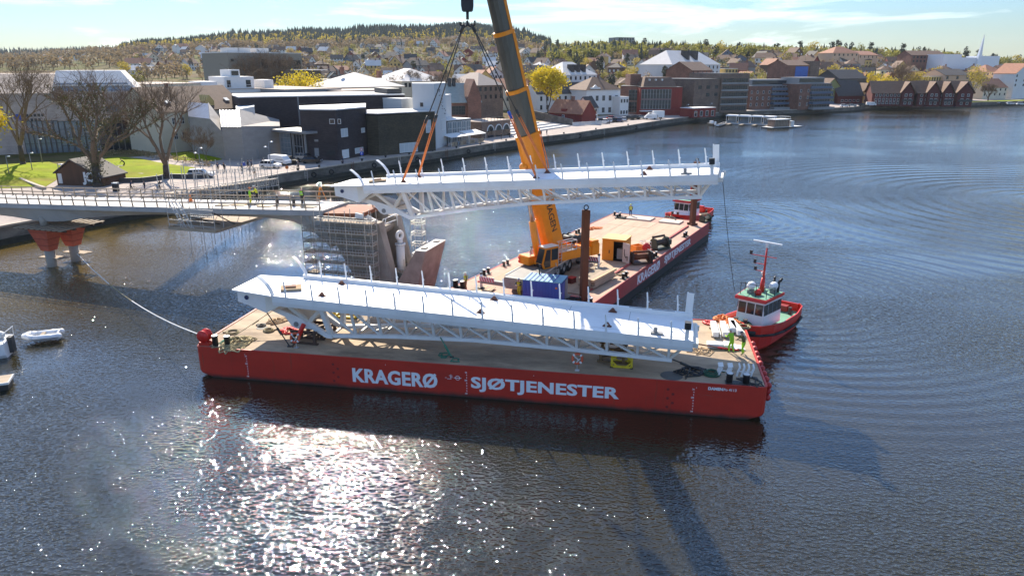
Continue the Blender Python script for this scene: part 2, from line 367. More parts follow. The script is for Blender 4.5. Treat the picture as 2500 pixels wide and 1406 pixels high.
    cm = N.new('ShaderNodeMix'); cm.data_type = 'RGBA'; cm.inputs['A'].default_value = (0.023, 0.020, 0.009, 1); cm.inputs['B'].default_value = (0.105, 0.070, 0.016, 1); L.new(sf.outputs['Result'], cm.inputs['Factor']); L.new(cm.outputs['Result'], b.inputs['Base Color'])
    return m
wm = M(); 
_g = [-6000, -400, -150, 0, 150, 400, 6000]; _h = [-400, -60, 0, 60, 130, 300, 600, 6000]
for j in range(len(_h)-1):
    for i in range(len(_g)-1): wm.add([(_g[i],_h[j],0),(_g[i+1],_h[j],0),(_g[i+1],_h[j+1],0),(_g[i],_h[j+1],0)], [(0,1,2,3)])
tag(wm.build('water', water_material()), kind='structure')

# ------------------------------------------------------------ the land: quay line, terrain heights
SHORE = [(-160,-120),(-112,-30),(-92,40),(-80,66),(-66.2,90.1),(-58.3,105.5),(-53.8,112),(-44.3,138.2),(-39.2,146.1),(-31.5,158),(-23.9,168.2),(-15.3,179.7),(2.3,206),(19.1,225.9),(40,254.6),(74.6,304),(96.5,336),(126,347),(172,374),(188,392),(226,406),(258,421),(308,444),(420,505),(640,600),(1100,740)]
_SA = np.array([math.atan2(x, y) for x, y in SHORE]); _SR = np.array([math.hypot(x, y) for x, y in SHORE])
def shore_r(a): return float(np.interp(a, _SA, _SR))
QZ = 2.3
def _az(px): return math.atan((px-1250)/FPX*1.0*(1/ (_c+ (703-163)/FPX*_s)))
# for a bearing (by photo column): distance from the camera, ground height
PROFILE = {
 -900: [(0,QZ),(120,QZ+.4),(320,8),(700,20),(1500,40),(2600,60),(3200,55)],
 0: [(0,QZ),(90,QZ+.8),(260,6),(700,17),(1200,26),(1900,40),(2500,62),(3200,55)],
 250: [(0,QZ),(80,QZ+.8),(260,6),(600,17),(1000,32),(1500,46),(2300,58),(3200,55)],
 400: [(0,QZ),(70,QZ+.6),(250,6),(600,19),(900,36),(1300,52),(1650,62),(3200,40)],
 600: [(0,QZ),(60,QZ+.3),(250,6),(550,18),(800,34),(1100,52),(1550,80),(3200,40)],
 800: [(0,QZ),(60,QZ+.2),(230,6),(500,18),(760,32),(1000,46),(1150,58),(1500,90),(3200,50)],
 1000: [(0,QZ),(60,QZ+.2),(200,6),(430,17),(680,31),(900,45),(1050,58),(1450,92),(3200,60)],
 1150: [(0,QZ),(60,QZ+.2),(180,6),(400,17),(640,32),(850,45),(1000,58),(1400,98),(3200,60)],
 1280: [(0,QZ),(60,QZ+.3),(180,7),(380,18),(600,30),(800,42),(1000,54),(1250,80),(3200,50)],
 1350: [(0,QZ),(60,QZ+.4),(170,7),(340,17),(520,27),(700,36),(900,46),(1100,52),(3200,40)],
 1500: [(0,QZ),(55,QZ+.4),(140,6),(280,16),(420,26),(540,35),(700,38),(3200,30)],
 1700: [(0,QZ),(50,QZ+.4),(110,6),(200,15),(300,24),(400,32),(520,34),(3200,28)],
 2000: [(0,QZ),(45,QZ+.4),(100,7),(190,16),(280,25),(370,31),(480,31),(3200,25)],
 2250: [(0,QZ),(45,QZ+.4),(100,7),(170,13),(240,20),(330,27),(450,28),(3200,22)],
 2500: [(0,QZ),(45,QZ+.4),(100,7),(170,12),(240,17),(320,20),(450,20),(3200,18)],
 3400: [(0,QZ),(45,QZ+.4),(100,6),(240,12),(450,14),(3200,14)]}
_PK = sorted(PROFILE); _PA = [_az(k) for k in _PK]
def ground_z(x, y):
    a = math.atan2(x, y); r = math.hypot(x, y); d = max(0.0, r-shore_r(a))
    i = 0
    while i < len(_PA)-2 and a > _PA[i+1]: i += 1
    t = min(1.0, max(0.0, (a-_PA[i])/(_PA[i+1]-_PA[i]))); t = t*t*(3-2*t)
    def h(k):
        P = PROFILE[_PK[k]]; return float(np.interp(d, [p[0] for p in P], [p[1] for p in P]))
    z = h(i)*(1-t)+h(i+1)*t
    if d > 150: z += min(1, (d-150)/400)*(1.6*math.sin(x*.021+1)*math.sin(y*.017)+1.1*math.sin(x*.05+y*.043))
    return z
def on_ground(px, py):
    "where the line of sight through a pixel meets the land"
    p = at(px, py, QZ)
    for _ in range(30):
        z = ground_z(p.x, p.y); q = at(px, py, z)
        p = p.lerp(q, .6)
    p.z = ground_z(p.x, p.y); return p
def far(px, d):
    "a place d metres inland of the quay line, on the bearing of photo column px"
    p = along(px, 100); a = math.atan2(p.x, p.y); r = shore_r(a)+d; p = Vector((math.sin(a)*r, math.cos(a)*r, 0)); p.z = ground_z(p.x, p.y); return p
m_paving = mat('pale_quay_paving', (0.40,0.34,0.30), 0.9, spec=0.15, var=0.12, scale=0.35, col2=(0.33,0.285,0.26), mix=(0.45,0.65))
m_turf = mat('town_ground', (0.085,0.095,0.022), 0.95, var=0.35, scale=0.05, col2=(0.15,0.105,0.06), mix=(0.4,0.6), spec=0.05)
m_lawn = mat('spring_grass', (0.20,0.25,0.004), 0.9, spec=0.06, var=0.25, scale=0.25, col2=(0.23,0.20,0.03), mix=(0.45,0.7), bump=0.03, bscale=9)
m_quaywall = mat('quay_wall_stone', (0.17,0.15,0.125), 0.9, var=0.35, scale=0.7, col2=(0.09,0.08,0.065), mix=(0.42,0.62), stretch=(0.6,0.6,1.2), bump=0.05)
m_tide = mat('wet_quay_footing', (0.022,0.022,0.015), 0.7, var=0.5, scale=1.5)
m_cap = mat('quay_edge_stone', (0.42,0.35,0.28), 0.85, var=0.2, scale=0.8)
def build_land():
    az = []
    for (x0, y0), (x1, y1) in zip(SHORE[:-1], SHORE[1:]):
        n = max(2, int(math.hypot(x1-x0, y1-y0)/7)); 
        az += [math.atan2(x0+(x1-x0)*k/n, y0+(y1-y0)*k/n) for k in range(n)]
    az.append(_SA[-1])
    pts = [(math.sin(a)*shore_r(a), math.cos(a)*shore_r(a)) for a in az]
    ds = [0.0, .01, 3, 8, 15, 25, 36, 48, 60, 75, 95, 120, 150, 185, 225, 270, 320, 375, 440, 510, 590, 680, 780, 890, 1010, 1140, 1290, 1450, 1630, 1850, 2150, 2500, 2900, 3400]
    m = M(); n = len(ds); vs = []; fs = []; mi = []
    for a, (x, y) in zip(az, pts):
        for d in ds:
            r = shore_r(a)+d; X, Y = math.sin(a)*r, math.cos(a)*r; vs.append((X, Y, ground_z(X, Y)))
    for i in range(len(az)-1):
        for j in range(n-1):
            fs.append((i*n+j, (i+1)*n+j, (i+1)*n+j+1, i*n+j+1)); mi.append(0 if ds[j] < 60 else 1)
    m.v, m.f, m.mi = vs, fs, mi
    tag(m.build('ground', [m_paving, m_turf]), kind='structure')
    w = M(); t = M(); c = M(); k = len(pts)
    w.add([(x, y, -2) for x, y in pts]+[(x*1.0008, y*1.0008, QZ-.02) for x, y in pts], [(i, i+1, k+i+1, k+i) for i in range(k-1)])
    f = tag(w.build('quay_wall', m_quaywall), 'long dark stone quay wall along the whole town waterfront', 'quay wall')
    def strip(mm, off0, off1, z0, z1):
        v = []
        for x, y in pts:
            r = math.hypot(x, y); a0, a1 = (r+off0)/r, (r+off1)/r
            v += [(x*a0, y*a0, z0), (x*a1, y*a1, z0), (x*a1, y*a1, z1), (x*a0, y*a0, z1)]
        fs = []
        for i in range(k-1):
            for e in range(4): fs.append((4*i+e, 4*i+(e+1)%4, 4*i+4+(e+1)%4, 4*i+4+e))
        mm.add(v, fs)
    strip(t, -.35, .3, -1.5, .75); t.build('wet_footing', m_tide, f)
    strip(c, -.12, .55, QZ-.03, QZ+.22); c.build('edge_stone', m_cap, f)
build_land()
# ------------------------------------------------------------ the two pontoon barges
def loft(m, rings, cap=True):
    n = len(rings[0]); vs = [p for r in rings for p in r]; fs = []
    for j in range(len(rings)-1):
        for i in range(n): fs.append((j*n+i, j*n+(i+1)%n, (j+1)*n+(i+1)%n, (j+1)*n+i))
    if cap: fs += [tuple(range(n-1, -1, -1)), tuple(range((len(rings)-1)*n, len(rings)*n))]
    m.add(vs, fs); return m
def roundrect(x0, y0, x1, y1, r, z, n=4):
    out = []
    for cx, cy, a in ((x1-r, y1-r, 0), (x0+r, y1-r, 90), (x0+r, y0+r, 180), (x1-r, y0+r, 270)):
        for k in range(n+1):
            t = R(a+90*k/n); out.append((cx+r*math.cos(t), cy+r*math.sin(t), z))
    return out
def bollard_pair(parent, x, y, z, rz=0, r=.17, h=.62, gap=.85):
    m = M(); m.X = TX(x, y, z, rz); m.box(-.25-gap/2, -.28, 0, gap/2+.25, .28, .05)
    o = m.build('bollard', m_bollard, parent)
    for s in (-1, 1):
        p = M(); p.X = TX(x+s*gap/2*math.cos(rz), y+s*gap/2*math.sin(rz), z+.05); p.lathe([(0,0),(r,0),(r,h-.06),(r*1.18,h-.06),(r*1.18,h),(0,h)], 14)
        p.build('post', m_bollard, o, True)
        c = M(); c.X = p.X; c.lathe([(0, h+.002),(r*1.05, h+.002),(r*1.0, h+.03),(0, h+.03)], 14); c.build('cap', m_galv, o)
def barge(label, loc, rz, L, W, fb, hullmat, deckmat, name='barge'):
    t = thing(name, label, 'barge', loc, rz, 'red pontoon barges moored in the river')
    m = M()
    lv = [(fb, 0), (.5, 0.02), (.28, .12), (-.25, 1.5), (-.75, 2.2)]
    loft(m, [roundrect(i, 0 if k else .0, L-i, W, .42, z) for k, (z, i) in enumerate(lv)][::-1])
    m.build('hull', hullmat, t)
    d = M(); loft(d, [roundrect(.16, .12, L-.16, W-.12, .35, fb-.05), roundrect(.16, .12, L-.16, W-.12, .35, fb+.02)])
    d.build('deck', deckmat, t)
    g = M(); a, b = roundrect(0, 0, L, W, .42, fb), roundrect(.14, .1, L-.14, W-.1, .36, fb)
    n = len(a); up = lambda r, z: [(p[0], p[1], z) for p in r]
    vs = a+b+up(a, fb+.07)+up(b, fb+.07)
    fs = [(i, (i+1)%n, 2*n+(i+1)%n, 2*n+i) for i in range(n)]+[(2*n+i, 2*n+(i+1)%n, 3*n+(i+1)%n, 3*n+i) for i in range(n)]+[(n+i, 3*n+i, 3*n+(i+1)%n, n+(i+1)%n) for i in range(n)]
    g.add(vs, fs); g.build('gunwale', hullmat, t)
    return t
m_deck1 = mat('sandy_steel_deck', (0.42,0.315,0.21), 0.85, var=0.24, scale=0.55, col2=(0.20,0.145,0.095), mix=(0.46,0.66), stretch=(0.6,1.6,1), bump=0.006)
m_deck2 = mat('worn_pink_deck', (0.44,0.23,0.17), 0.8, var=0.15, scale=0.7, col2=(0.42,0.30,0.21), mix=(0.4,0.6))
m_sheath = mat('beige_deck_sheathing', (0.45,0.32,0.215), 0.85, var=0.15, scale=0.5, col2=(0.32,0.225,0.15), mix=(0.48,0.72), stretch=(0.35,2.0,1))
F1 = 2.3; L1, W1 = 40.6, 12.7
barge1 = barge('red pontoon barge in front carrying the white bridge leaf', (-23.45, 49.34, 0), R(-10.18), L1, W1, F1, m_red, m_deck1)
X1 = frame(barge1); I1 = X1.inverted()
def B1(px, py, h=0.0): return I1 @ at(px, py, F1+.02+h)
F2 = 2.2; L2, W2 = 41.8, 13.6
m_red2 = mat('barge_red_over_black', (0.36,0.05,0.05), 0.6, var=0.15, scale=0.8, col2=(0.27,0.075,0.065), mix=(0.45,0.7), stretch=(0.4,0.4,1))
barge2 = barge('red crane barge with pinkish worn deck moored behind', (5.96, 57.61, 0), R(60.66), L2, W2, F2, m_red2, m_deck2)
X2 = frame(barge2); I2 = X2.inverted()
def B2(px, py, h=0.0): return I2 @ at(px, py, F2+.02+h)
# black boot-top on the second hull: a band of tar along the waterline
bt = M()
for y0, y1 in ((-.012, .0), (W2, W2+.012)): bt.prism([(.55,-.3),(L2-.55,-.3),(L2-.12,.3),(L2-.05,.78),(.05,.78),(.12,.3)], y0, y1)
bt.build('boot_top', m_boot, barge2)

# lettering, draught marks and weld discs
def hullface(x, z, L=None): return Matrix.Translation((x, -.006, z)) @ WALL
sx = lambda px, py: B1(px, py, 0).x
def fit_text(name, body, x0, x1, z0, z1, parent, mt, bold, y=-.008):
    o = textmesh(name, body, 1.0, mt, parent, None, bold, space=1.06)
    src = o.data; mm = M(); co = [v.co.copy() for v in src.vertices]; pl = [tuple(p.vertices) for p in src.polygons]
    for k, d in enumerate((-.014, 0, .014)): mm.add([(c.x+d, c.y, c.z+.0015*k) for c in co], pl)
    o.data = mm.mesh(name, mt)
    xs = [v.co.x for v in o.data.vertices]; ys = [v.co.y for v in o.data.vertices]
    a, b = (x1-x0)/(max(xs)-min(xs)), (z1-z0)/(max(ys)-min(ys))
    o.matrix_local = Matrix.Translation((x0-min(xs)*a, y, z0-min(ys)*b)) @ WALL @ Matrix.Diagonal((a, b, 1, 1))
    return o
def face_x(barge_inv, X, px, py):
    "x along the near hull side (local y=0 plane) seen at a pixel; also the height"
    o = barge_inv @ Vector((0, 0, CAMH)); d = (barge_inv.to_3x3() @ ray(px, py)); k = -o.y/d.y; q = o+d*k; return q.x, q.z
h1 = lambda px, py: face_x(I1, X1, px, py)
a0, a1 = h1(862, 934), h1(1068, 926); b0, b1 = h1(1150, 948), h1(1512, 958)
fit_text('lettering', 'KRAGERØ', a0[0], a1[0], .50, 1.62, barge1, m_letter, .028)
fit_text('lettering', 'SJØTJENESTER', b0[0], b1[0], .50, 1.62, barge1, m_letter, .028)
def draught(xc, parent, y=-.008, D=3.0, fb=F1):
    for k, s in enumerate(['26', '4', '2', '2M', '8', '6', '4', '2', '1M']):
        v = (2.6, 2.4, 2.2, 2.0, 1.8, 1.6, 1.4, 1.2, 1.0)[k]
        textmesh('draught_figure', s, .15, m_letter, parent, Matrix.Translation((xc, y, fb-D+v-.06)) @ WALL, .02, align='RIGHT')
for px in (606, 1140, 1700): draught(h1(px, 900)[0], barge1)
for px, py, s in ((597, 866, 'VOID 2'), (940, 887, 'VOID 3'), (1302, 912, 'VOID 4'), (1700, 943, 'VOID 5')):
    textmesh('frame_figure', s[-1], .1, m_letter, barge1, Matrix.Translation((h1(px, py)[0], -.008, F1-.32)) @ WALL, .02)
textmesh('lettering', 'DAMEN', .27, m_letter, barge1, Matrix.Translation((h1(1729, 945)[0], -.008, F1-.36)) @ WALL, .05)
textmesh('lettering', 'SPo 4113', .25, m_letter, barge1, Matrix.Translation((h1(1762, 948)[0], -.008, F1-.36)) @ WALL, .02)
for px in (820, 1637):
    xc = h1(px, 930)[0]; dm = M()
    for k in range(6):
        dm = M(); dm.X = Matrix.Translation((xc+(.22 if k % 2 else -.12), -.004, F1-.55-.32*k)) @ Matrix.Rotation(R(90), 4, 'X'); dm.lathe([(0,0),(.1,0),(.1,.004),(0,.004)], 12); dm.build('weld_disc', mat('dark_red_paint', (0.16,0.012,0.012), 0.5), barge1)
xc = h1(1117, 914)[0]; lm_ = M(); lm_.X = Matrix.Translation((xc, -.008, 1.42)) @ Matrix.Rotation(R(90), 4, 'X')
lm_.ring((0,0,0), .15, .018, 20, 4); lm_.box(-.27, -.02, -.004, .27, .02, .004)
for k, (x, y, w) in enumerate(((-.62,.12,.25),(-.55,.0,.2),(-.75,-.12,.3),(-.5,.2,.05),(-.9,-.05,.12))): lm_.box(x, y, -.003, x+w, y+.03, .003)
lm_.box(-.5, -.12, -.003, -.47, .2, .003); lm_.build('load_line_mark', m_letter, barge1)
h2 = lambda px, py: face_x(I2, X2, px, py)
a0, a1 = h2(1557, 672), h2(1611, 643); b0, b1 = h2(1622, 634), h2(1686, 592)
fit_text('lettering', 'KRAGERØ', a0[0], a1[0], .92, 1.95, barge2, m_letter, .028)
fit_text('lettering', 'SJØTJENESTER', b0[0], b1[0], .92, 1.95, barge2, m_letter, .028)

# deck gear that is bolted to barge 1
def b1z(px, py): p = B1(px, py); return p.x, p.y
x, y = b1z(541, 845); bollard_pair(barge1, x, max(.5, y), F1+.02, .05, .21, .75, .95)
x, y = b1z(1801, 938); bollard_pair(barge1, x, max(.5, y), F1+.02, .0, .21, .62, 1.05)
rl = M(); rl.X = TX(.55, .62, F1+.02); rl.box(-.42, -.32, 0, .42, .32, .25); rl.build('roller_base', m_red, barge1)
rl = M(); rl.X = TX(.5, .62, F1+.72) @ Matrix.Rotation(R(90), 4, 'X')
rl.lathe([(0,-.3),(.46,-.3),(.46,-.24),(.26,-.15),(.26,.15),(.46,.24),(.46,.3),(0,.3)], 20); rl.build('roller', m_redbright, barge1, True)
fd = None
for k in range(9):
    f_ = M(); yy = .9+k*.92
    for j in range(3):
        f_.ball((L1+.16, yy+.06*math.sin(j*2+k), F1-.15-.42*j), .25, 10, 6, (.8, 1.1, .9))
    f_.build('rubber_fender', mat('red_rubber', (0.40,0.022,0.018), 0.5, var=0.2), barge1, True)
for px, py, r in ((1640, 921, .75), (640, 800, .45)):
    p = B1(px, py); h_ = M(); h_.X = TX(p.x, max(p.y, .95), F1+.021); h_.lathe([(0,0),(r,0),(r*.98,.018),(0,.018)], 24); h_.build('manhole_cover', mat('manhole_grey', (0.10,0.095,0.085), 0.7), barge1)

# deck sheathing and edge beams on barge 2
sh = M(); nx, ny = 9, 5; pr = random.Random(3)
for i in range(nx):
    for j in range(ny):
        x0 = 4.1+i*3.72; y0 = 2.0+j*1.92; 
        s_ = M(); s_.box(x0+.02, y0+.02, F2+.02, x0+3.70, y0+1.90, F2+.12+pr.uniform(-.012,.012)); s_.build('deck_panel', m_sheath, barge2)
eb = M(); eb.box(3.9, 1.72, F2+.02, L2-4.0, 1.9, F2+.2); eb.build('edge_beam', m_redold, barge2)
eb = M(); eb.box(3.1, .9, F2+.02, 3.3, 12.4, F2+.14); eb.build('edge_beam', m_redbright, barge2)
for k, (u0, u1, v0, v1) in enumerate(((38.4, 40.5, 3.2, 6.0), (38.4, 40.7, 7.2, 10.6))):
    hm = M(); hm.box(u0, v0, F2+.02, u1, v1, F2+.2); hm.build('hatch_cover', mat('pale_hatch_cover', (0.55,0.45,0.36), 0.8, var=.1), barge2)
for px, py, rz in ((1235, 648, 0), (1410, 571, 0), (1507, 527, R(90)), (1510, 532, 0), (1612, 630, 0), (1677, 578, 0), (1534, 680, 0), (1180, 668, 0)):
    p = B2(px, py); bollard_pair(barge2, p.x, min(W2-.5, max(.5, p.y)), F2+.02, rz, .15, .5, .8)
for px, py in ((1110, 702), (1118, 700), (1442, 745)):
    p = B2(px, py); bollard_pair(barge2, max(.7, min(p.x, L2-1)), min(W2-.6, max(.5, p.y)), F2+.02, R(90), .2, .6, .8)

# ------------------------------------------------------------ steel spuds standing through barge 2
def spud(px, py, pytop, w, label):
    b = at(px, py, F2+.03); zt = top_z(b, pytop); t = thing('mooring_spud', label, 'steel pile', (b.x, b.y, F2), R(20), 'rusty spud piles on the crane barge')
    m = M(); m.box(-w/2, -w/2, .025, w/2, w/2, zt-F2); m.build('pile', m_rust, t, bevel=.03)
    m = M(); m.ring((0, 0, zt-F2+.22), .2, .05, 16, 6, Matrix.Rotation(R(90), 4, 'X')); m.build('lifting_eye', m_black, t, True)
    m = M(); m.box(-w*.8, -w*.8, .026, w*.8, -w*.56, .3); m.box(-w*.8, w*.56, .026, w*.8, w*.8, .3); m.build('guide', m_rust, t)
spud(1424, 741, 513, .56, 'tall rusty brown steel pile standing near the corner of the crane barge')
spud(1690, 549, 395, .62, 'tall rusty brown steel pile at the far end of the crane barge')

# ------------------------------------------------------------ bridge leaves
LEAF_L, LEAF_W = 29.85, 4.8
def leaf_chord_z(x): return float(np.interp(x, [3.7, 9, 15, 22, 30], [-3.2, -2.55, -2.05, -1.88, -1.82]))
leaf_mesh = {}
def lpart(t, key, name, m, mt, smooth=False):
    "parts of both leaves share their mesh"
    if key not in leaf_mesh: leaf_mesh[key] = m().mesh(name, mt, smooth)
    return link(name, leaf_mesh[key], t)
def bridge_leaf(label, loc, rz, pit):
    t = thing('bridge_leaf', label, 'bridge leaf', loc, rz, 'white bascule bridge leaves', ry=-pit)
    L, W = LEAF_L, LEAF_W; NO = [(-.05, -.02), (-3.55, .42), (-3.55, W-.42), (-.05, W+.02)]
    def deck():
        m = M(); m.prism([(0,.2),(L,.2),(L,W-.2),(0,W-.2)], -.12, 0, 'z'); return m
    lpart(t, 'deck', 'deck_plate', deck, m_white)
    def nose(): m = M(); m.prism(NO, -.13, -.01, 'z'); return m
    lpart(t, 'nose', 'nose_plate', nose, m_white)
    for k in range(7): lpart(t, 'seam%d' % k, 'deck_seam', lambda: M().box(.02+4.25*k, .26, .0005, .05+4.25*k, W-.3, .004), m_grey)
    lpart(t, 'seamx', 'deck_seam', lambda: M().box(0, .62, .0005, L, .645, .004), m_grey)
    def nbox():
        m = M(); y0, y1 = .55, W-.55
        m.prism([(-3.2,-.13),(-3.2,-.95),(-2.6,-1.08),(-.9,-1.62),(-.9,-.13)], y0, y0+.12); m.prism([(-3.2,-.13),(-3.2,-.95),(-2.6,-1.08),(-.9,-1.62),(-.9,-.13)], y1-.12, y1)
        m.box(-3.2, y0+.12, -.95, -3.05, y1-.12, -.13); m.box(-1.0, y0+.12, -1.6, -.9, y1-.12, -.13); return m
    lpart(t, 'nbox', 'nose_girder', nbox, m_white)
    def pins():
        m = M()
        for y in (.53, W-.53):
            m.X = Matrix.Translation((-2.45, y, -.55)) @ Matrix.Rotation(R(90), 4, 'X'); m.lathe([(0,-.03),(.17,-.03),(.17,.03),(0,.03)], 18)
        return m
    lpart(t, 'pins', 'nose_pin', pins, mat('pin_blue', (0.02,0.03,0.09), 0.4))
    for y0, k in ((-.06, 0), (W-.24, 1)):
        def beam(y0=y0, k=k):
            m = M(); top = .3 if k else .02
            pf = [(y0, top), (y0, -.46), (y0+.06, -.75), (y0+.30, -.75), (y0+.30, top)]
            if k: pf = [(y0, .3), (y0, -.75), (y0+.24, -.75), (y0+.30, -.46), (y0+.30, .3)]
            m.prism(pf, 0, L, 'x'); return m
        lpart(t, 'beam%d' % k, 'edge_beam', beam, m_white)
    for k, y in enumerate((.5, W-.56)): lpart(t, 'wedge%d' % k, 'gusset', lambda: M().prism([(-.9,-.13),(-.9,-1.6),(.6,-.74),(.05,-.13)], y, y+.05), m_cream)
    yb = lambda k, z: (.55+(-.74-z)*.36) if k == 0 else W-(.55+(-.74-z)*.36)      # the trusses lean in towards the bottom
    for k, y in enumerate((1.32, W-1.32)):
        def low():
            m = M(); a = Vector((-.95, y, -1.5)); b = Vector((2.5, y, -2.25)); c = Vector((4.45, y, -2.98))
            m.prism([(-.95,-1.25),(-.95,-1.62),(.2,-2.0),(.75,-2.7),(1.1,-2.85),(1.45,-2.8),(2.3,-2.75),(3.5,-3.33),(3.95,-3.33),(3.95,-3.0),(3.5,-2.95),(2.1,-2.15)], y-.13, y+.13); return m
        lpart(t, 'low%d' % k, 'lower_girder', low, m_white)
        def hole():
            m = M(); m.X = Matrix.Translation((1.1, y-.14 if k == 0 else y+.14, -2.5)) @ Matrix.Rotation(R(90), 4, 'X'); m.lathe([(.11,-.02),(.2,-.02),(.2,.02),(.11,.02)], 16); m.lathe([(0,-.008),(.11,-.008),(.11,.008),(0,.008)], 16); return m
        lpart(t, 'hole%d' % k, 'pin_hole', hole, m_grey)
        xs = [3.9, 6.5, 9, 12, 15, 18.5, 22, 25.5, L-1.2]
        for q, (xa, xb) in enumerate(zip(xs[:-1], xs[1:])):
            lpart(t, 'ch%d%d' % (k, q), 'bottom_chord', lambda: M().bar((xa, yb(k, leaf_chord_z(xa)), leaf_chord_z(xa)), (xb, yb(k, leaf_chord_z(xb)), leaf_chord_z(xb)), .26, .26), m_white)
        n = 12; pp = [3.8+i*2.05 for i in range(n+1)]
        for i, xv in enumerate(pp):
            w = .34 if i == 0 else .17
            lpart(t, 'v%d%d' % (k, i), 'vertical', lambda: M().bar((xv, yb(k, leaf_chord_z(xv)), leaf_chord_z(xv)), (xv-(.25 if i == 0 else 0), yb(k, -.74), -.74), w, w, (0,1,0)), m_white)
            if i < n:
                xn = pp[i+1]-.12
                lpart(t, 'd%d%d' % (k, i), 'diagonal', lambda: M().bar((xv+.1, yb(k, -.74), -.74), (xn, yb(k, leaf_chord_z(xn)), leaf_chord_z(xn)+.1), .14, .14, (0,1,0)), m_white)
        for q, (p_, q_, w) in enumerate((((2.05, y, -2.2), (.8, yb(k,-.74), -.74), .26), ((2.15, y, -2.2), (3.6, yb(k,-.74), -.74), .26), ((-.6, y, -1.45), (1.2, yb(k,-.74), -.74), .2), ((L-1.4, yb(k,leaf_chord_z(L-1.4)), leaf_chord_z(L-1.4)), (L-.6, yb(k,-.74), -.74), .16))):
            lpart(t, 's%d%d' % (k, q), 'strut', lambda: M().bar(p_, q_, w, w, (0,1,0)), m_cream)
    def pan():
        m = M(); m.add([(-.9,1.4,-1.3),(-.9,W-1.4,-1.3),(2.4,W-1.4,-2.15),(2.4,1.4,-2.15)], [(0,1,2,3)]); m.add([(-.9,1.4,-1.4),(-.9,W-1.4,-1.4),(2.4,W-1.4,-2.25),(2.4,1.4,-2.25)], [(3,2,1,0)]); return m
    lpart(t, 'pan', 'belly_plate', pan, m_cream)
    n = 12; pp = [3.8+i*2.05 for i in range(n+1)]
    for i in range(n+1):
        z = leaf_chord_z(pp[i]); lpart(t, 'x%d' % i, 'cross_member', lambda: M().bar((pp[i], yb(0,z), z), (pp[i], yb(1,z), z), .14, .14), m_cream)
        if i < n:
            y0, y1 = (yb(0,z), yb(1,z)) if i % 2 else (yb(1,z), yb(0,z))
            lpart(t, 'l%d' % i, 'lateral_brace', lambda: M().bar((pp[i], y0, z), (pp[i+1], y1, leaf_chord_z(pp[i+1])), .1, .1), m_cream)
    def post():
        m = M(); a, b, c = Vector((.06, 0, -.25)), Vector((.0, 0, .62)), Vector((-.07, 0, 1.18))
        m.bar(a, b, .055, .12, (1,0,0)); m.bar(b, c, .045, .10, (1,0,0)); m.ball((-.07, 0, 1.2), .045, 8, 5); m.bar((.03,0,.5), (.13,0,.55), .05, .05); return m
    if 'post' not in leaf_mesh: leaf_mesh['post'] = post().mesh('railing_post', m_white)
    for i in range(14):
        for y, dz in ((-.1, 0), (W-.06, .28)):
            link('railing_post', leaf_mesh['post'], t, Matrix.Translation((1.1+2.1*i+(.35 if y > 1 else 0), y, dz)))
    def horn():
        m = M(); pts = [(.05, -.05), (-.12, .42), (-.42, .85), (-.82, 1.22), (-1.05, 1.38)]
        th = .07
        for (xa, za), (xb, zb) in zip(pts[:-1], pts[1:]): m.bar((xa, 0, za), (xb, 0, zb), .34, th, (0,1,0)) if False else m.bar((xa,0,za), (xb,0,zb), .07, .36, (0,1,0))
        return m
    if 'horn' not in leaf_mesh: leaf_mesh['horn'] = horn().mesh('curved_end_plate', m_white)
    link('curved_end_plate', leaf_mesh['horn'], t, Matrix.Translation((0, .05, 0))); link('curved_end_plate', leaf_mesh['horn'], t, Matrix.Translation((.2, W-.1, .28)))
    def panel(): m = M(); m.box(0, -.03, 0, .40, .03, 1.45); m.box(-.09, -.06, -.02, .0, .06, 1.5); return m
    if 'panel' not in leaf_mesh: leaf_mesh['panel'] = panel().mesh('end_panel', m_white)
    link('end_panel', leaf_mesh['panel'], t, Matrix.Translation((L-.45, W-.08, .3)))
    def lamp():
        m = M(); m.bar((0,0,0), (0,0,.75), .24, .24); m.k = 1; m.box(-.2, -.26, .78, .2, .2, 1.22); m.k = 0; m.bar((.42,0,0), (.42,0,1.25), .05, .05); return m
    lpart(t, 'lamp', 'signal_lamp', lambda: lamp_at(lamp, L-.45), [m_white, m_black])
    for i, (xs_, ys_) in enumerate(((3.4, 1.05), (3.5, 4.1), (15.4, 1.05), (15.6, 4.1), (24.2, 1.05), (24.3, 4.1))):
        def lug():
            m = M(); m.prism([(-.28,.001),(.28,.001),(.06,.3),(-.06,.3)], -.04, .04); m.box(-.3, -.16, .001, .3, .16, .03); return m
        if 'lug' not in leaf_mesh: leaf_mesh['lug'] = lug().mesh('lifting_lug', mat('lug_brown', (0.14,0.055,0.035), 0.7))
        link('lifting_lug', leaf_mesh['lug'], t, Matrix.Translation((xs_, ys_, .0)))
    def motor(): m = M(); m.X = TX(27.4, .55, 0); m.lathe([(0,.02),(.13,.02),(.13,.42),(.1,.48),(0,.48)], 12); m.box(-.3, -.2, .005, .5, .2, .14); return m
    lpart(t, 'motor', 'lock_motor', motor, m_grey)
    def slots():
        m = M()
        for x0, x1 in ((27.9, 28.6), (28.8, 29.4)): m.box(x0, .3, .002, x1, .42, .012)
        for x0, x1 in ((25.4, 26.6), (27.0, 28.6)): m.box(x0, W-.2, .301, x1, W-.02, .306)
        return m
    lpart(t, 'slots', 'dark_slot', slots, m_grey)  # open slots drawn as flat grey plates, their inner shade put into colour
    def bumper():
        m = M(); m.box(L, .4, -.62, L+.35, W-.4, -.3); m.X = TX(L+.3, W-.9, -.55); m.lathe([(0,-.1),(.2,-.1),(.2,.25),(0,.25)], 12); return m
    lpart(t, 'bumper', 'end_bracket', bumper, m_cream)
    return t
def lamp_at(f, x):
    m = f(); m.v = [(a+x, b+.12, c) for a, b, c in m.v]; return m
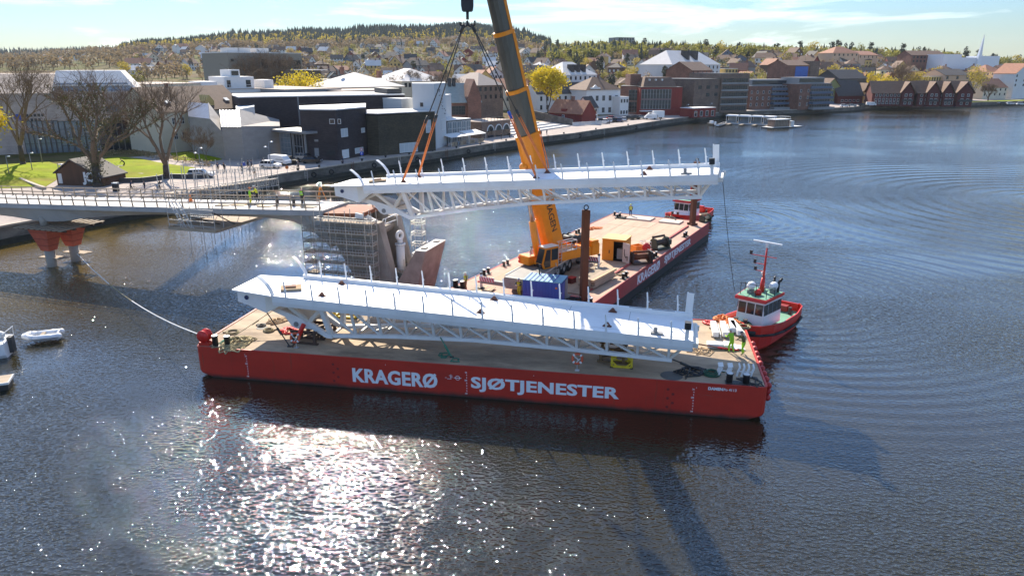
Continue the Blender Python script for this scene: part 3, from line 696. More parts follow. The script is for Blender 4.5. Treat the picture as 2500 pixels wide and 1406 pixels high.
leaf1 = bridge_leaf('white truss bridge leaf resting on the front barge', (-17.43, 49.604, 6.2), R(-12.76), R(-1.82))
leaf2 = bridge_leaf('white truss bridge leaf hanging in slings under the crane hook', (-13.031, 62.513, 12.193), -.295, .073)
XL1, XL2 = frame(leaf1), frame(leaf2)

# ------------------------------------------------------------ supports under leaf 1
def trestle(label, p, rz, w, d, h, mt, name='trestle'):
    t = thing(name, label, 'trestle', p, rz)
    for x in (-w/2, w/2):
        for y in (-d/2, d/2):
            m = M(); m.bar((x, y, .12), (x, y, h-.16), .2, .2); m.build('leg', mt, t)
    for y in (-d/2, d/2):
        m = M(); m.bar((-w/2-.25, y, .06), (w/2+.25, y, .06), .22, .11); m.build('sill_beam', mt, t)
        m = M(); m.bar((-w/2-.2, y, h-.08), (w/2+.2, y, h-.08), .24, .15); m.build('cap_beam', mt, t)
        m = M(); m.bar((-w/2, y, .2), (w/2, y, h-.2), .1, .1); m.build('brace', mt, t)
    for x in (-w/2, w/2):
        m = M(); m.bar((x, -d/2, h*.5), (x, d/2, h*.5), .14, .14); m.build('tie', mt, t)
    return t
m_tres = mat('dark_brown_steel', (0.075,0.042,0.028), 0.7, var=0.3)
pz = F1+.02
def under(xl, yl, zl): return XL1 @ Vector((xl, yl, zl))
q = under(1.9, 1.32, -2.78); trestle('dark brown steel trestle under the left end of the front leaf', (q.x, q.y, pz), R(-13), 1.7, 1.1, q.z-pz-.02, m_tres)
q = under(1.9, 3.48, -2.78); trestle('dark brown steel trestle behind, under the far girder of the front leaf', (q.x, q.y, pz), R(-13), 1.7, 1.1, q.z-pz-.02, m_tres)
q = under(24.6, 2.9, -2.0); trestle('brown steel trestle under the far truss beside the yellow frame', (q.x, q.y, pz), R(-13), 1.6, 1.2, q.z-pz-.04, mat('trestle_ochre', (0.20,0.12,0.055), 0.75, var=.25))
def yellow_frame(label, p, rz, w, h, d):
    t = thing('support_frame', label, 'steel frame', p, rz, 'yellow support frames on the front barge')
    y_ = mat('frame_yellow', (0.62,0.46,0.02), 0.5, var=0.15, col2=(0.35,0.25,0.03), mix=(.55,.8))
    for y in (-d/2, d/2):
        [M().bar((x_, y, .1), (x_, y, h), .14, .14).build('upright', y_, t) for x_ in (-w/2, w/2)]
        m = M(); m.bar((-w/2, y, .1), (w/2, y, .1), .14, .16); m.build('lower_rail', y_, t)
        m = M(); m.bar((-w/2, y, h-.07), (w/2, y, h-.07), .14, .16); m.build('upper_rail', y_, t)
        for sx_ in (-1, 1):
            for z0, z1 in ((.14, .42), (h-.12, h-.4)):
                m = M(); m.bar((sx_*(w/2-.34), y, z0), (sx_*(w/2-.04), y, z1), .1, .1); m.build('corner_brace', y_, t)
    for x in (-w/2, w/2):
        for z in (.1, h-.07): m = M(); m.bar((x, -d/2, z), (x, d/2, z), .12, .12); m.build('side_rail', y_, t)
        m = M(); m.box(x-.1, -d/2-.1, .0, x+.1, -d/2+.1, .06); m.build('foot', m_black, t)
    return t
p = at(1521, 899, pz); yellow_frame('open yellow steel frame with braced corners on the front barge near its right end', (p.x, p.y+.55, pz), R(-11), 1.35, 1.0, 1.0)
p = at(848, 772, pz); yellow_frame('low yellow steel frame on the barge deck behind the truss', (p.x, p.y, pz), R(-11), 1.9, .75, 1.0)
# ------------------------------------------------------------ the mobile crane on barge 2
CZ = F2+.13
CC = Vector((3.54, 68.32, CZ)); BOOM_AZ = R(219.5); FOOT = Vector((4.0, 68.7, 4.6)); TIP = Vector((-3.63, 62.4, 36.5))
crane = thing('mobile_crane', 'big yellow mobile crane with telescopic boom raised on the rear barge', 'crane', CC, 0)
ICR = Matrix.Translation(-CC)
CA = Matrix.Rotation(R(64), 4, 'Z'); SU = Matrix.Rotation(BOOM_AZ, 4, 'Z')
m_stripe_w = mat('board_white', (0.74,0.72,0.7), 0.5, var=0.05); m_stripe_r = mat('board_red', (0.55,0.02,0.02), 0.5, var=0.08)
m_rod = mat('chromed_rod', (0.62,0.62,0.63), 0.2, metal=0.8, var=0.05)
def cr(name, f, mt, X=None, smooth=False, par=None, bevel=0):
    m = M(); m.X = X; f(m); return m.build(name, mt, par or crane, smooth, bevel)
def chassis(m):
    m.box(-6.6, -1.4, .75, 7.2, 1.4, 1.38); m.box(-6.6, -.8, .5, 7.2, .8, .75)
cr('chassis', chassis, m_grey, CA, bevel=.03)
cr('carrier_deck', lambda m: m.box(-6.6, -1.5, 1.382, 7.2, 1.5, 1.46), mat('carrier_deck_grey', (0.19,0.18,0.165), .6), CA)
for y in (-1.52, 1.46): cr('side_rail', lambda m: m.box(-6.4, y, 1.40, 7.0, y+.07, 1.52), m_alu, CA)
cr('carrier_end', lambda m: (m.box(-7.05, -1.35, .45, -6.602, 1.35, 1.5)), mat('carrier_box_grey', (0.30,0.29,0.25), .6), CA, bevel=.05)
def wheelset():
    t = M(); t.X = Matrix.Rotation(R(90), 4, 'X'); t.lathe([(.3,-.19),(.52,-.21),(.63,-.15),(.66,0),(.63,.15),(.52,.21),(.3,.19)], 20); tm = t.mesh('tyre', m_tire, True)
    h = M(); h.X = Matrix.Rotation(R(90), 4, 'X'); h.lathe([(0,-.08),(.12,-.1),(.3,-.16),(.3,.16),(.12,.1),(0,.08)], 16); return tm, h.mesh('rim', m_alu, True)
TYRE, RIM = wheelset()
for x in (-5.2, -3.7, -.6, .9, 2.4, 5.4):
    for y in (-1.22, 1.22):
        w = link('wheel', TYRE, crane, CA @ Matrix.Translation((x, y, .66))); link('rim', RIM, w)
def stripes(name, w, h, X, parent):
    b = M(); b.X = X; b.box(0, -.02, 0, w, .02, h); o = b.build(name, m_stripe_w, parent)
    n = max(3, int(w/.24)); s = M(); s.X = X
    for i in range(n):
        x0 = i*w/n; dx = w/n*.5; sh = w/n*.75
        for y in (-.0235, .0205):
            pts = [(x0, 0), (min(w, x0+dx), 0), (min(w, x0+dx+sh), h), (min(w, x0+sh), h)]
            s.prism(pts, y, y+.003)
    s.build('red_stripe', m_stripe_r, o); return o
for k, x in enumerate((-6.45, 4.4)):
    for sgn in (-1, 1):
        e = 3.75; x = ((-5.7, -6.9) if k == 0 else (4.4, 4.4))[(sgn+1)//2]
        cr('outrigger_beam', lambda m: m.box(x-.2, min(sgn*1.42, sgn*e), .62, x+.2, max(sgn*1.42, sgn*e), .98), mat('outrigger_grey', (0.26,0.25,0.22), .6), CA)
        j = cr('outrigger_jack', lambda m: m.tube((x, sgn*e, .1), (x, sgn*e, 1.45), .13, 12), m_wpaint, CA, True)
        cr('jack_cap', lambda m: m.tube((x, sgn*e, 1.452), (x, sgn*e, 1.6), .15, 12), m_black, CA, True)
        cr('jack_pad', lambda m: m.lathe([(0,0),(.36,0),(.3,.08),(.1,.16),(0,.16)], 14, (x, sgn*e, .06)), m_black, CA, True)
        cr('spreader_mat', lambda m: m.box(x-.75, sgn*e-.75, .0, x+.75, sgn*e+.75, .058), m_oldwood, CA)
        Xs = CA @ Matrix.Translation((x-.22, (sgn*e if sgn < 0 else sgn*e-1.55), .78)) @ Matrix.Rotation(R(90), 4, 'Z')
        stripes('warning_board', 1.55, .44, CA @ Matrix.Translation((x-.26 if True else x, -e-.05 if sgn < 0 else e-1.5, .85)) @ Matrix.Rotation(R(90), 4, 'Z'), crane)
cr('ladder', lambda m: ([m.bar((-1.6+a, -1.75, 0.1), (-1.75+a, -1.56, 1.9), .05, .05) for a in (0, .38)], [m.bar((-1.62-.02*i, -1.73+.03*i, .3+.28*i), (-1.24-.02*i, -1.73+.03*i, .3+.28*i), .04, .04) for i in range(6)]), m_alu, CA)
# superstructure, turned towards the load
Z0 = 1.5
cr('turntable', lambda m: m.lathe([(0,0),(1.15,0),(1.15,.22),(0,.22)], 28, (0,0,Z0-.02)), m_black, SU, True)
cr('slew_frame', lambda m: (m.box(-3.58, -1.05, Z0+.22, 2.4, 1.05, Z0+.62), m.prism([(-2.6,Z0+.62),(.2,Z0+.62),(-.2,Z0+1.25),(-1.1,Z0+1.75),(-2.6,Z0+1.3)], -1.05, -.9), m.prism([(-2.6,Z0+.62),(.2,Z0+.62),(-.2,Z0+1.25),(-1.1,Z0+1.75),(-2.6,Z0+1.3)], .9, 1.05)), m_yellow, SU, bevel=.02)
cr('front_frame', lambda m: m.box(2.1, -.95, Z0+.1, 3.0, .55, Z0+.95), m_yellow, SU, bevel=.05)
cr('marker_lamp', lambda m: (m.box(2.99, -.85, Z0+.2, 3.1, -.65, Z0+.42), m.box(2.99, -.85, Z0+.55, 3.1, -.65, Z0+.77)), m_redbright, SU)
for k, (x0, x1, z1) in enumerate(((-5.5, -4.3, 1.35), (-4.3, -3.6, 1.05))):
    cr('counterweight', lambda m: m.box(x0, -1.75, Z0+.12, x1-.02, 1.75, Z0+z1), m_yellow, SU, bevel=.08)
for y in (-1.0, 1.0): cr('counterweight', lambda m: m.box(-5.4, y-.7, Z0+1.36, -4.4, y+.7, Z0+1.62), m_yellow, SU, bevel=.06)
cr('counterweight_stripes', lambda m: [m.prism([(1.3+.0*i, Z0+.2+.3*i), (1.68, Z0+.3+.3*i), (1.68, Z0+.44+.3*i), (1.3, Z0+.34+.3*i)], -5.505, -5.502, 'x') for i in range(3)], m_stripe_r, SU)
cr('engine_cover', lambda m: m.box(-3.55, -1.05, Z0+.622, -2.65, .2, Z0+1.5), m_yellow, SU, bevel=.06)
cr('side_cover', lambda m: m.box(-3.4, 1.055, Z0+.25, -.2, 1.75, Z0+1.15), m_yellow, SU, bevel=.05)
for x in (-3.5, -2.75): cr('winch_drum', lambda m: (m.tube((x, -.75, Z0+1.82), (x, .75, Z0+1.82), .32, 16), m.tube((x, -.8, Z0+1.82), (x, -.74, Z0+1.82), .42, 16), m.tube((x, .74, Z0+1.82), (x, .8, Z0+1.82), .42, 16)), m_wire, SU, True)
def catwalk(m):
    for z in (Z0+1.18, Z0+1.55, Z0+2.1):
        m.bar((-2.2, 1.75, z), (-.1, 1.75, z), .05, .05); m.bar((-2.2, 1.1, z), (-.1, 1.1, z), .05, .05)
        m.bar((-2.2, 1.1, z), (-2.2, 1.75, z), .05, .05); m.bar((-.1, 1.1, z), (-.1, 1.75, z), .05, .05)
    for x in (-2.2, -1.5, -.8, -.1):
        m.bar((x, 1.75, Z0+1.16), (x, 1.75, Z0+2.1), .05, .05)
    m.box(-2.2, 1.08, Z0+1.15, -.1, 1.78, Z0+1.18)
cr('catwalk_rail', catwalk, m_alu, SU)
cr('catwalk_ladder', lambda m: ([m.bar((-.12, 1.82, Z0+.1), (-.12, 1.82, Z0+2.2), .05, .05), m.bar((.3, 1.82, Z0+.1), (.3, 1.82, Z0+2.2), .05, .05)], [m.bar((-.12, 1.82, Z0+.3+.3*i), (.3, 1.82, Z0+.3+.3*i), .04, .04) for i in range(6)]), m_alu, SU)
# cab: frame with panes
cx0, cx1, cy0, cy1, cz0, cz1 = .55, 2.55, 1.1, 2.1, Z0-.05, Z0+1.95
cab = cr('cab', lambda m: (m.prism([(cx0,cz0),(cx1-.15,cz0),(cx1+.05,cz0+.55),(cx1-.35,cz1),(cx0,cz1)], cy0, cy1)), m_yellow, SU, bevel=.05)
cr('windscreen', lambda m: m.hexa([(cx1+.06,cy0+.1,cz0+.58),(cx1+.10,cy0+.1,cz0+.58),(cx1+.10,cy1-.1,cz0+.58),(cx1+.06,cy1-.1,cz0+.58)], [(cx1-.33,cy0+.1,cz1-.1),(cx1-.29,cy0+.1,cz1-.1),(cx1-.29,cy1-.1,cz1-.1),(cx1-.33,cy1-.1,cz1-.1)]), m_glass, SU, par=cab)
cr('windscreen', lambda m: m.hexa([(cx1-.11,cy0+.12,cz0+.06),(cx1-.07,cy0+.12,cz0+.06),(cx1-.07,cy1-.12,cz0+.06),(cx1-.11,cy1-.12,cz0+.06)], [(cx1+.05,cy0+.12,cz0+.5),(cx1+.09,cy0+.12,cz0+.5),(cx1+.09,cy1-.12,cz0+.5),(cx1+.05,cy1-.12,cz0+.5)]), m_glass, SU, par=cab)
cr('side_window', lambda m: m.prism([(cx0+1.05,cz0+.15),(cx1-.25,cz0+.15),(cx1-.1,cz0+.6),(cx1-.45,cz1-.15),(cx0+1.05,cz1-.15)], cy1+.001, cy1+.03), m_glass, SU, par=cab)
cr('side_window', lambda m: m.prism([(cx0+.1,cz0+.75),(cx0+.92,cz0+.75),(cx0+.92,cz1-.15),(cx0+.1,cz1-.15)], cy1+.001, cy1+.03), m_glass, SU, par=cab)
cr('cab_roof', lambda m: m.box(cx0-.02, cy0-.03, cz1+.052, cx1-.3, cy1+.03, cz1+.10), m_cream, SU, par=cab)
cr('cab_step', lambda m: m.box(cx0-.3, cy0, cz0-.14, cx1+.1, cy1+.12, cz0-.052), m_black, SU)
# boom
bd = (TIP-FOOT).normalized(); BL = (TIP-FOOT).length
bside = Vector((0,0,1)).cross(bd).normalized()      # across the boom
bup = bd.cross(bside).normalized()                 # back of the boom (upper flange)
BX = Matrix(((bside.x, bup.x, bd.x, FOOT.x), (bside.y, bup.y, bd.y, FOOT.y), (bside.z, bup.z, bd.z, FOOT.z), (0,0,0,1)))
BXL = ICR @ BX
def boom_sec(m, s0, s1, w, h):
    pf = [(-w/2, h*.5), (-w/2, -h*.12), (-w*.36, -h*.36), (-w*.14, -h*.5), (w*.14, -h*.5), (w*.36, -h*.36), (w/2, -h*.12), (w/2, h*.5)]
    m.prism(pf, s0, s1, 'z')
secs = [(-.6, 12.2, 1.62, 2.0, m_yellow), (12.2, 16.35, 1.42, 1.74, m_boom), (16.35, 21.3, 1.26, 1.54, m_boom), (21.3, 27.2, 1.12, 1.36, m_boom), (27.2, BL, .98, 1.2, m_boom)]
for k, (s0, s1, w, h, mt) in enumerate(secs):
    cr('boom_section', lambda m: boom_sec(m, s0-(.3 if k else 0), s1, w, h), mt, BXL, bevel=.03)
    cr('boom_collar', lambda m: boom_sec(m, s1-.32, s1+.02, w+.12, h+.12), m_yellow, BXL, bevel=.02)
    if k:
        cr('cable_tray', lambda m: m.box(w/2-.16, h/2+.002, s0, w/2+.02, h/2+.1, s1-.33), m_yellow, BXL)
        cr('cable_tray', lambda m: m.box(w/2+.002, h/2-.2, s0, w/2+.05, h/2-.02, s1-.33), m_yellow, BXL)
    else:
        cr('hose_rail', lambda m: (m.tube((w/2+.35, h*.45, 9.2), (w/2+.08, h*.5, 12.4), .05, 6), m.tube((w/2+.5, h*.3, 7.2), (w/2+.35, h*.45, 9.2), .05, 6)), m_orange, BXL)
cr('boom_head', lambda m: (m.box(-.6, -1.4, BL-.2, .6, .6, BL+.9)), m_yellow, BXL, bevel=.1)
for s_, sz in ((.55, .62), (.81, .3)):
    pass
tx = textmesh('lettering', 'HAGEN', .95, m_black, crane, None, .012)
side = -1 if (BX.to_3x3() @ Vector((-1,0,0))).dot(Vector((0,-1,0))) > (BX.to_3x3() @ Vector((1,0,0))).dot(Vector((0,-1,0))) else 1
wb = secs[0][2]
# on the side face that looks at the river bank camera side, reading along the boom
ex = Vector((0,0,-1)); ez = Vector((side,0,0)); ey = ez.cross(ex)
tx.matrix_local = BXL @ Matrix(((ex.x,ey.x,ez.x,side*(wb/2+.006)),(ex.y,ey.y,ez.y,.42 if ey.y < 0 else -.1),(ex.z,ey.z,ez.z,5.6),(0,0,0,1)))
# luffing cylinder under the boom
pa = Vector((CC.x, CC.y, CC.z+Z0+.55)) + Vector((math.cos(BOOM_AZ), math.sin(BOOM_AZ), 0))*1.7+Vector((.3,-.36,0))
pb = FOOT+bd*9.4-bup*1.05
mid = pa.lerp(pb, .42)
cr('luffing_cylinder', lambda m: m.tube(pa, mid, .34, 16), m_yellow, ICR, True); cr('luffing_rod', lambda m: m.tube(mid, pb, .22, 14), m_rod, ICR, True)
cr('cylinder_bracket', lambda m: m.ball(pb, .42, 12, 8), m_yellow, ICR, True); cr('cylinder_bracket', lambda m: m.ball(pa, .45, 12, 8), m_yellow, ICR, True)
cr('hydraulic_hose', lambda m: m.path([pa+Vector((-.5,-.2,1.6)), pa+Vector((-.8,-.3,.7)), pa+Vector((-.75,-.3,-.1)), pa+Vector((-.3,-.2,-.6))], .045, 6), mat('blue_black_hose', (0.02,0.025,0.06), .5), ICR, True)

# hook block, hook and slings
HK = Vector((-3.63, 62.4, 25.4))
hk = thing('hook_block', 'black hook block with a big double hook hanging from the crane', 'crane hook', HK, 0)
hm = M(); hm.prism([(-.42,.95),(.42,.95),(.5,1.4),(.5,2.6),(.3,2.95),(-.3,2.95),(-.5,2.6),(-.5,1.4)], -.3, .3); hm.build('block', m_black, hk, bevel=.06)
hm = M(); hm.tube((0,0,.35), (0,0,.98), .12, 10); hm.build('shank', m_black, hk, True)
for s in (-1, 1):
    hm = M(); hm.ring((s*.3, 0, .12), .3, .085, 14, 8, Matrix.Rotation(R(90), 4, 'X') @ Matrix.Rotation(R(170 if s > 0 else 170), 4, 'Z'), R(220)); hm.build('hook', m_black, hk, True)
for x, y in ((-.25,-.1),(-.08,.1),(.08,-.1),(.25,.1)):
    hm = M(); hm.tube((x, y, 2.9), (x*1.6, y*1.6, 12.2), .035, 5); hm.build('hoist_rope', m_wire, hk)
for k, (x, y, a, lab) in enumerate(((3.4,1.05,.60,'orange and black lifting sling to the lug at the near left of the hanging leaf'),(3.5,4.1,.60,'orange and black lifting sling to the lug at the far left of the hanging leaf'),(15.4,1.05,.60,'orange and black lifting sling to the near lug in front of the crane boom'),(15.6,4.1,.60,'orange and black lifting sling to the far lug beside the crane boom'))):
    e = XL2 @ Vector((x, y, .22)); s = HK+Vector((-.32 if k < 2 else .32, .1*(k % 2), .0))
    t = thing('lifting_sling', lab, 'sling', e, 0, 'four lifting slings'); q = s.lerp(e, a)
    off = Vector((0, 0, 0))
    m = M(); m.X = Matrix.Translation(-e); m.tube(s, q, .05, 7); m.build('wire_rope', m_wire, t, True)
    m = M(); m.X = Matrix.Translation(-e); 
    for sg in (-.09, .09): m.tube(q+Vector((sg,0,0)), e+Vector((sg*.4,0,0)), .06, 6)
    m.build('webbing', m_orange, t, True)
    m = M(); m.X = Matrix.Translation(-e); m.tube(q-(e-s).normalized()*.35, q+(e-s).normalized()*.3, .13, 8); m.build('shackle', m_blueb if k == 2 else m_wire, t, True)
    m = M(); m.X = Matrix.Translation(-e); m.tube(s, s.lerp(e, .05), .12, 8); m.build('master_link', m_wire, t, True)
# thin guide line from the end of the hanging leaf to the tug
tl = M(); a = XL2 @ Vector((LEAF_L+.3, W2*0+1.2, -.5)); b = Vector((18.4, 56.6, 4.4))
tl.path([a.lerp(b, k/8)+Vector((0,0,-.35*math.sin(math.pi*k/8))) for k in range(9)], .022, 5)
tag(tl.build('tag_line', m_wire), 'thin dark tag line running down from the hanging leaf to the tug', 'rope')

# ------------------------------------------------------------ tugs
m_tugred = mat('tug_red', (0.60,0.025,0.014), 0.4, var=0.08, col2=(0.36,0.02,0.018), mix=(.5,.8)); m_tuggreen = mat('deck_green', (0.13,0.30,0.20), 0.7, var=0.12)
def tug(label, loc, rz, L, big=True):
    t = thing('tug_boat', label, 'tug', loc, rz, 'red tugs pushing at the barges'); B = 2.12
    xs = [-L/2, -L/2+.25, -L*.3, 0, L*.2, L*.36, L*.45, L*.5]; hb = [1.55, 1.9, B, B, B*.97, B*.78, B*.5, B*.12]
    dk = [1.25, 1.2, 1.15, 1.25, 1.5, 1.75, 1.9, 2.0]; bw = [.75, .7, .55, .5, .5, .5, .5, .5]
    m = M(); rings = []
    for x, h, d, b in zip(xs, hb, dk, bw):
        rings.append([(x, -h*.55, -.6), (x+(.1 if x > 0 else 0), -h*.92, .25), (x+(.15 if x > 2 else 0), -h, d), (x+(.2 if x > 2 else 0), -h*1.02, d+b), (x+(.2 if x > 2 else 0), -h*1.02+.1, d+b), (x+(.12 if x > 2 else 0), -h+.12, d), (x, h-.12, d), (x+(.2 if x > 2 else 0), h*1.02-.1, d+b), (x+(.2 if x > 2 else 0), h*1.02, d+b), (x+(.15 if x > 2 else 0), h, d), (x+(.1 if x > 0 else 0), h*.92, .25), (x, h*.55, -.6)])
    loft(m, rings); m.build('hull', m_tugred, t)
    m = M(); m.box(-L/2-.01, -1.5, 1.2, -L/2+.12, 1.5, 1.95); m.build('stern_bulwark', m_tugred, t)
    m = M(); n = len(xs); vs = []; 
    for x, h, d in zip(xs, hb, dk): vs += [(x, -h+.13, d+.015), (x, h-.13, d+.015)]
    m.add(vs, [(2*i, 2*i+2, 2*i+3, 2*i+1) for i in range(n-1)]); m.build('deck', m_tuggreen if big else m_sheath, t)
    m = M()
    for s in (-1, 1): m.path([(x, s*(h+.05), d-.35) for x, h, d in zip(xs, hb, dk)], .11, 8)
    m.build('rubbing_strake', m_tire, t, True)
    m = M(); m.path([(L*.42, -B*.62, 1.7), (L*.5+.1, -B*.3, 1.9), (L*.5+.22, 0, 1.95), (L*.5+.1, B*.3, 1.9), (L*.42, B*.62, 1.7)], .2, 8); m.build('bow_fender', m_tire, t, True)
    # wheelhouse
    x0, x1, y0, z0, z1 = -.9, 2.35, 1.45, 1.4, 3.65
    def wh(m): m.hexa([(x0,-y0,z0),(x1,-y0*.8,z0),(x1,y0*.8,z0),(x0,y0,z0)], [(x0,-y0*.95,z1),(x1-.25,-y0*.78,z1),(x1-.25,y0*.78,z1),(x0,y0*.95,z1)])
    m = M(); wh(m); w = m.build('wheelhouse', m_wpaint, t, bevel=.06)
    def pane(a, b, c, d, nm='window'):
        m = M(); n = (Vector(b)-Vector(a)).cross(Vector(d)-Vector(a)).normalized()*.025; vs = [Vector(p) for p in (a, b, c, d)]
        m.hexa([p-n for p in vs], [p+n for p in vs]); m.build(nm, m_glass, w)
    zz0, zz1 = 2.55, 3.45
    fx = lambda z: x1-.25*(z-z0)/(z1-z0)+.012
    for i in range(3):
        ya, yb = -y0*.74+i*y0*.5+.05, -y0*.74+(i+1)*y0*.5-.05
        pane((fx(zz0), ya, zz0), (fx(zz0), yb, zz0), (fx(zz1), yb, zz1), (fx(zz1), ya, zz1))
    for s in (-1, 1):
        for i in range(4):
            xa, xb = x0+.12+i*.75, x0+.12+(i+1)*.75-.1
            yy = lambda x, z: s*((y0*(1-.05*(z-z0)/(z1-z0)))+(y0*.8-y0)*(x-x0)/(x1-x0)+.012)
            pane((xa, yy(xa, zz0), zz0), (xb, yy(xb, zz0), zz0), (xb, yy(xb, zz1), zz1), (xa, yy(xa, zz1), zz1))
    m = M(); m.hexa([(x0-.12,-y0-.1,z1+.05),(x1+.12,-y0*.86-.1,z1+.05),(x1+.12,y0*.86+.1,z1+.05),(x0-.12,y0+.1,z1+.05)], [(x0-.12,-y0-.1,z1+.3),(x1+.0,-y0*.86-.1,z1+.3),(x1+.0,y0*.86+.1,z1+.3),(x0-.12,y0+.1,z1+.3)]); m.build('roof_edge', m_tugred, t, bevel=.04)
    m = M(); m.hexa([(x0,-y0,z1+.301),(x1-.1,-y0*.84,z1+.301),(x1-.1,y0*.84,z1+.301),(x0,y0,z1+.301)], [(x0,-y0,z1+.33),(x1-.1,-y0*.84,z1+.33),(x1-.1,y0*.84,z1+.33),(x0,y0,z1+.33)]); m.build('roof_deck', m_tuggreen, t)
    m = M(); m.lathe([(0,0),(.16,0),(.16,.7),(.2,.7),(.2,.76),(0,.76)], 12, (L*.40, -.4, 1.85)); m.lathe([(0,0),(.16,0),(.16,.7),(.2,.7),(.2,.76),(0,.76)], 12, (L*.40, .4, 1.85)); m.build('bow_bitt', m_bollard, t)
    m = M(); m.lathe([(0,0),(.15,0),(.15,.65),(0,.65)], 12, (-L*.38, 1.2, 1.2)); m.build('stern_bitt', m_bollard, t)
    zr = z1+.33
    if big:
        mt = 7.75
        m = M(); m.tube((.2, 0, zr), (.05, 0, zr+1.2), .22, 12, .15); m.tube((.05, 0, zr+1.2), (-.05, 0, mt), .1, 10, .07); m.build('mast', m_tugred, t, True)
        m = M(); m.bar((-.15, -1.25, mt+.42), (.05, 1.25, mt+.42), .16, .12); m.tube((-.05, 0, mt), (-.05, 0, mt+.38), .13, 10); m.build('radar_scanner', m_wpaint, t)
        m = M()
        for z, w in ((5.7, .8), (6.3, .9), (7.0, 1.3)): m.bar((0, -w, z), (0, .9 if z > 6.8 else 0, z), .05, .05)
        m.build('mast_yard', m_tugred, t)
        for z, w in ((5.7, .8), (6.3, .9), (7.0, 1.3)):
            m = M(); m.box(-.09, -w-.08, z+.02, .09, -w+.1, z+.32); m.build('navigation_lamp', m_black, t)
        for c, r, s in (((1.1,-.55,zr+.65), .34, (1.5,1,1)), ((-.2,.85,zr+.6), .34, (1.5,1,1)), ((-.25,-.15,zr+1.5), .2, (1,1,1.1))):
            m = M(); m.ball(c, r, 14, 10, s); m.build('life_raft_canister', m_wpaint, t, True)
            m = M(); m.box(c[0]-.3, c[1]-.2, zr+.0, c[0]+.3, c[1]+.2, zr+.3); m.build('raft_cradle', m_grey, t)
        m = M(); m.lathe([(0,0),(.25,0),(.32,.3),(.1,.5),(0,.5)], 10, (1.25,.15,zr)); m.build('fire_monitor', m_redbright, t, True)
        m = M(); m.path([(-.6,1.1,zr), (-.6,1.1,zr+.9), (-.8,1.25,zr+1.15), (-1.0,1.1,zr+.9)], .1, 8); m.path([(-.6,.7,zr), (-.6,.7,zr+1.1), (-.85,.65,zr+1.2)], .1, 8); m.build('exhaust', m_black, t, True)
        m = M()
        for y in (-1.1, 1.1): 
            m.tube((1.9, y, zr), (1.9, y, zr+.7), .03, 6); m.tube((.6, y*1.15, zr), (.6, y*1.15, zr+.7), .03, 6); m.tube((1.9, y, zr+.7), (.6, y*1.15, zr+.7), .03, 6)
        m.tube((1.9,-1.1,zr+1.0), (1.9,.2,zr+1.0), .03, 6); m.tube((1.9,-1.1,zr+.7), (1.9,-1.1,zr+1.0), .03, 6); m.tube((1.9,.2,zr), (1.9,.2,zr+1.0), .03, 6); m.build('roof_rail', m_black, t)
        m = M(); 
        for k in range(4): m.ring((3.0, 0.0, 1.72+.07*k), .62-.06*k, .06, 18, 6)
        m.build('hawser_coil', mat('dark_green_hawser', (0.03,0.10,0.06), .9), t, True)
        m = M(); m.path([(-3.6+.3*math.sin(k*1.7), -.6+.5*math.cos(k*1.1), 1.28+.01*k) for k in range(16)], .055, 6); m.build('deck_rope', m_rope, t)
        m = M(); m.box(-L/2+.2, -.8, 1.25, -L/2+.9, .8, 1.75); m.build('stern_locker', mat('dark_tug_red', (0.25,0.015,0.012), .5), t)
    else:
        m = M(); m.tube((-.6, 0, zr), (-.6, 0, zr+4.4), .12, 10, .07); m.build('mast', m_tugred, t, True)
        m = M(); m.tube((-.6, -.7, zr+3.1), (-.6, .7, zr+3.1), .03, 6); m.tube((-.6, -.9, zr+2.5), (-.6, .9, zr+2.5), .03, 6); m.build('mast_yard', m_tugred, t)
        m = M(); m.box(.2, -.5, zr, 1.3, .5, zr+.4); m.build('roof_box', m_cream, t)
        m = M(); m.box(-.5, .55, zr, .2, 1.1, zr+.55); m.build('exhaust', m_black, t)
        m = M(); m.box(1.2, -1.2, 1.6, 2.7, 1.2, 2.1); m.build('foredeck_hatch', m_wpaint, t, bevel=.1)
        m = M(); m.box(-L/2+.2, -.6, 1.25, -L/2+.9, .6, 2.2); m.build('stern_winch', m_tugred, t, bevel=.15)
    return t
tug('red tug with white wheelhouse and tall red mast at the front barge corner', (21.15, 57.8, 0), R(229), 9.9)
tug('red tug with dark wheelhouse windows behind the crane barge', (25.5, 102.7, 0), R(231.5), 10.2, False)

# ------------------------------------------------------------ the new bridge: concrete approach and main pier
TH = R(-17.3); BO = Vector((-13.9, 66.8, 0))
def bridge_z(s): return float(np.interp(s, [-90, -46, -34, -23, -5, 2], [6.2, 7.3, 7.7, 8.1, 8.82, 8.95]))
bridge = thing('footbridge', 'pale concrete footbridge deck coming from the left bank', 'bridge', BO, TH)
st = [-95, -80, -66, -58, -52, -46, -43, -40.5, -38.5, -35, -31, -26, -20, -14, -11, -8.7, -6.9, -5.2, -4.6]
dd = [1.0, 1.0, .95, 1.1, 1.4, 1.75, 2.05, 2.15, 2.05, 1.55, 1.2, .98, .9, .95, 1.05, 1.35, 1.95, 3.3, 3.9]
rings = []
for s, d in zip(st, dd):
    z = bridge_z(s); rings.append([(s, 0, z), (s, 0, z-.52), (s, .35, z-.62), (s, 1.0, z-d), (s, 3.9, z-d), (s, 4.6, z-.62), (s, 4.9, z-.52), (s, 4.9, z)])
m = M(); loft(m, rings); m.build('girder', m_concrete, bridge)
m = M(); ss = st; vs = []
for s in ss: z = bridge_z(s)+.012; vs += [(s, .02, z), (s, 4.88, z)]
m.add(vs, [(2*i, 2*i+2, 2*i+3, 2*i+1) for i in range(len(ss)-1)]); m.build('walkway', m_deckconc, bridge)
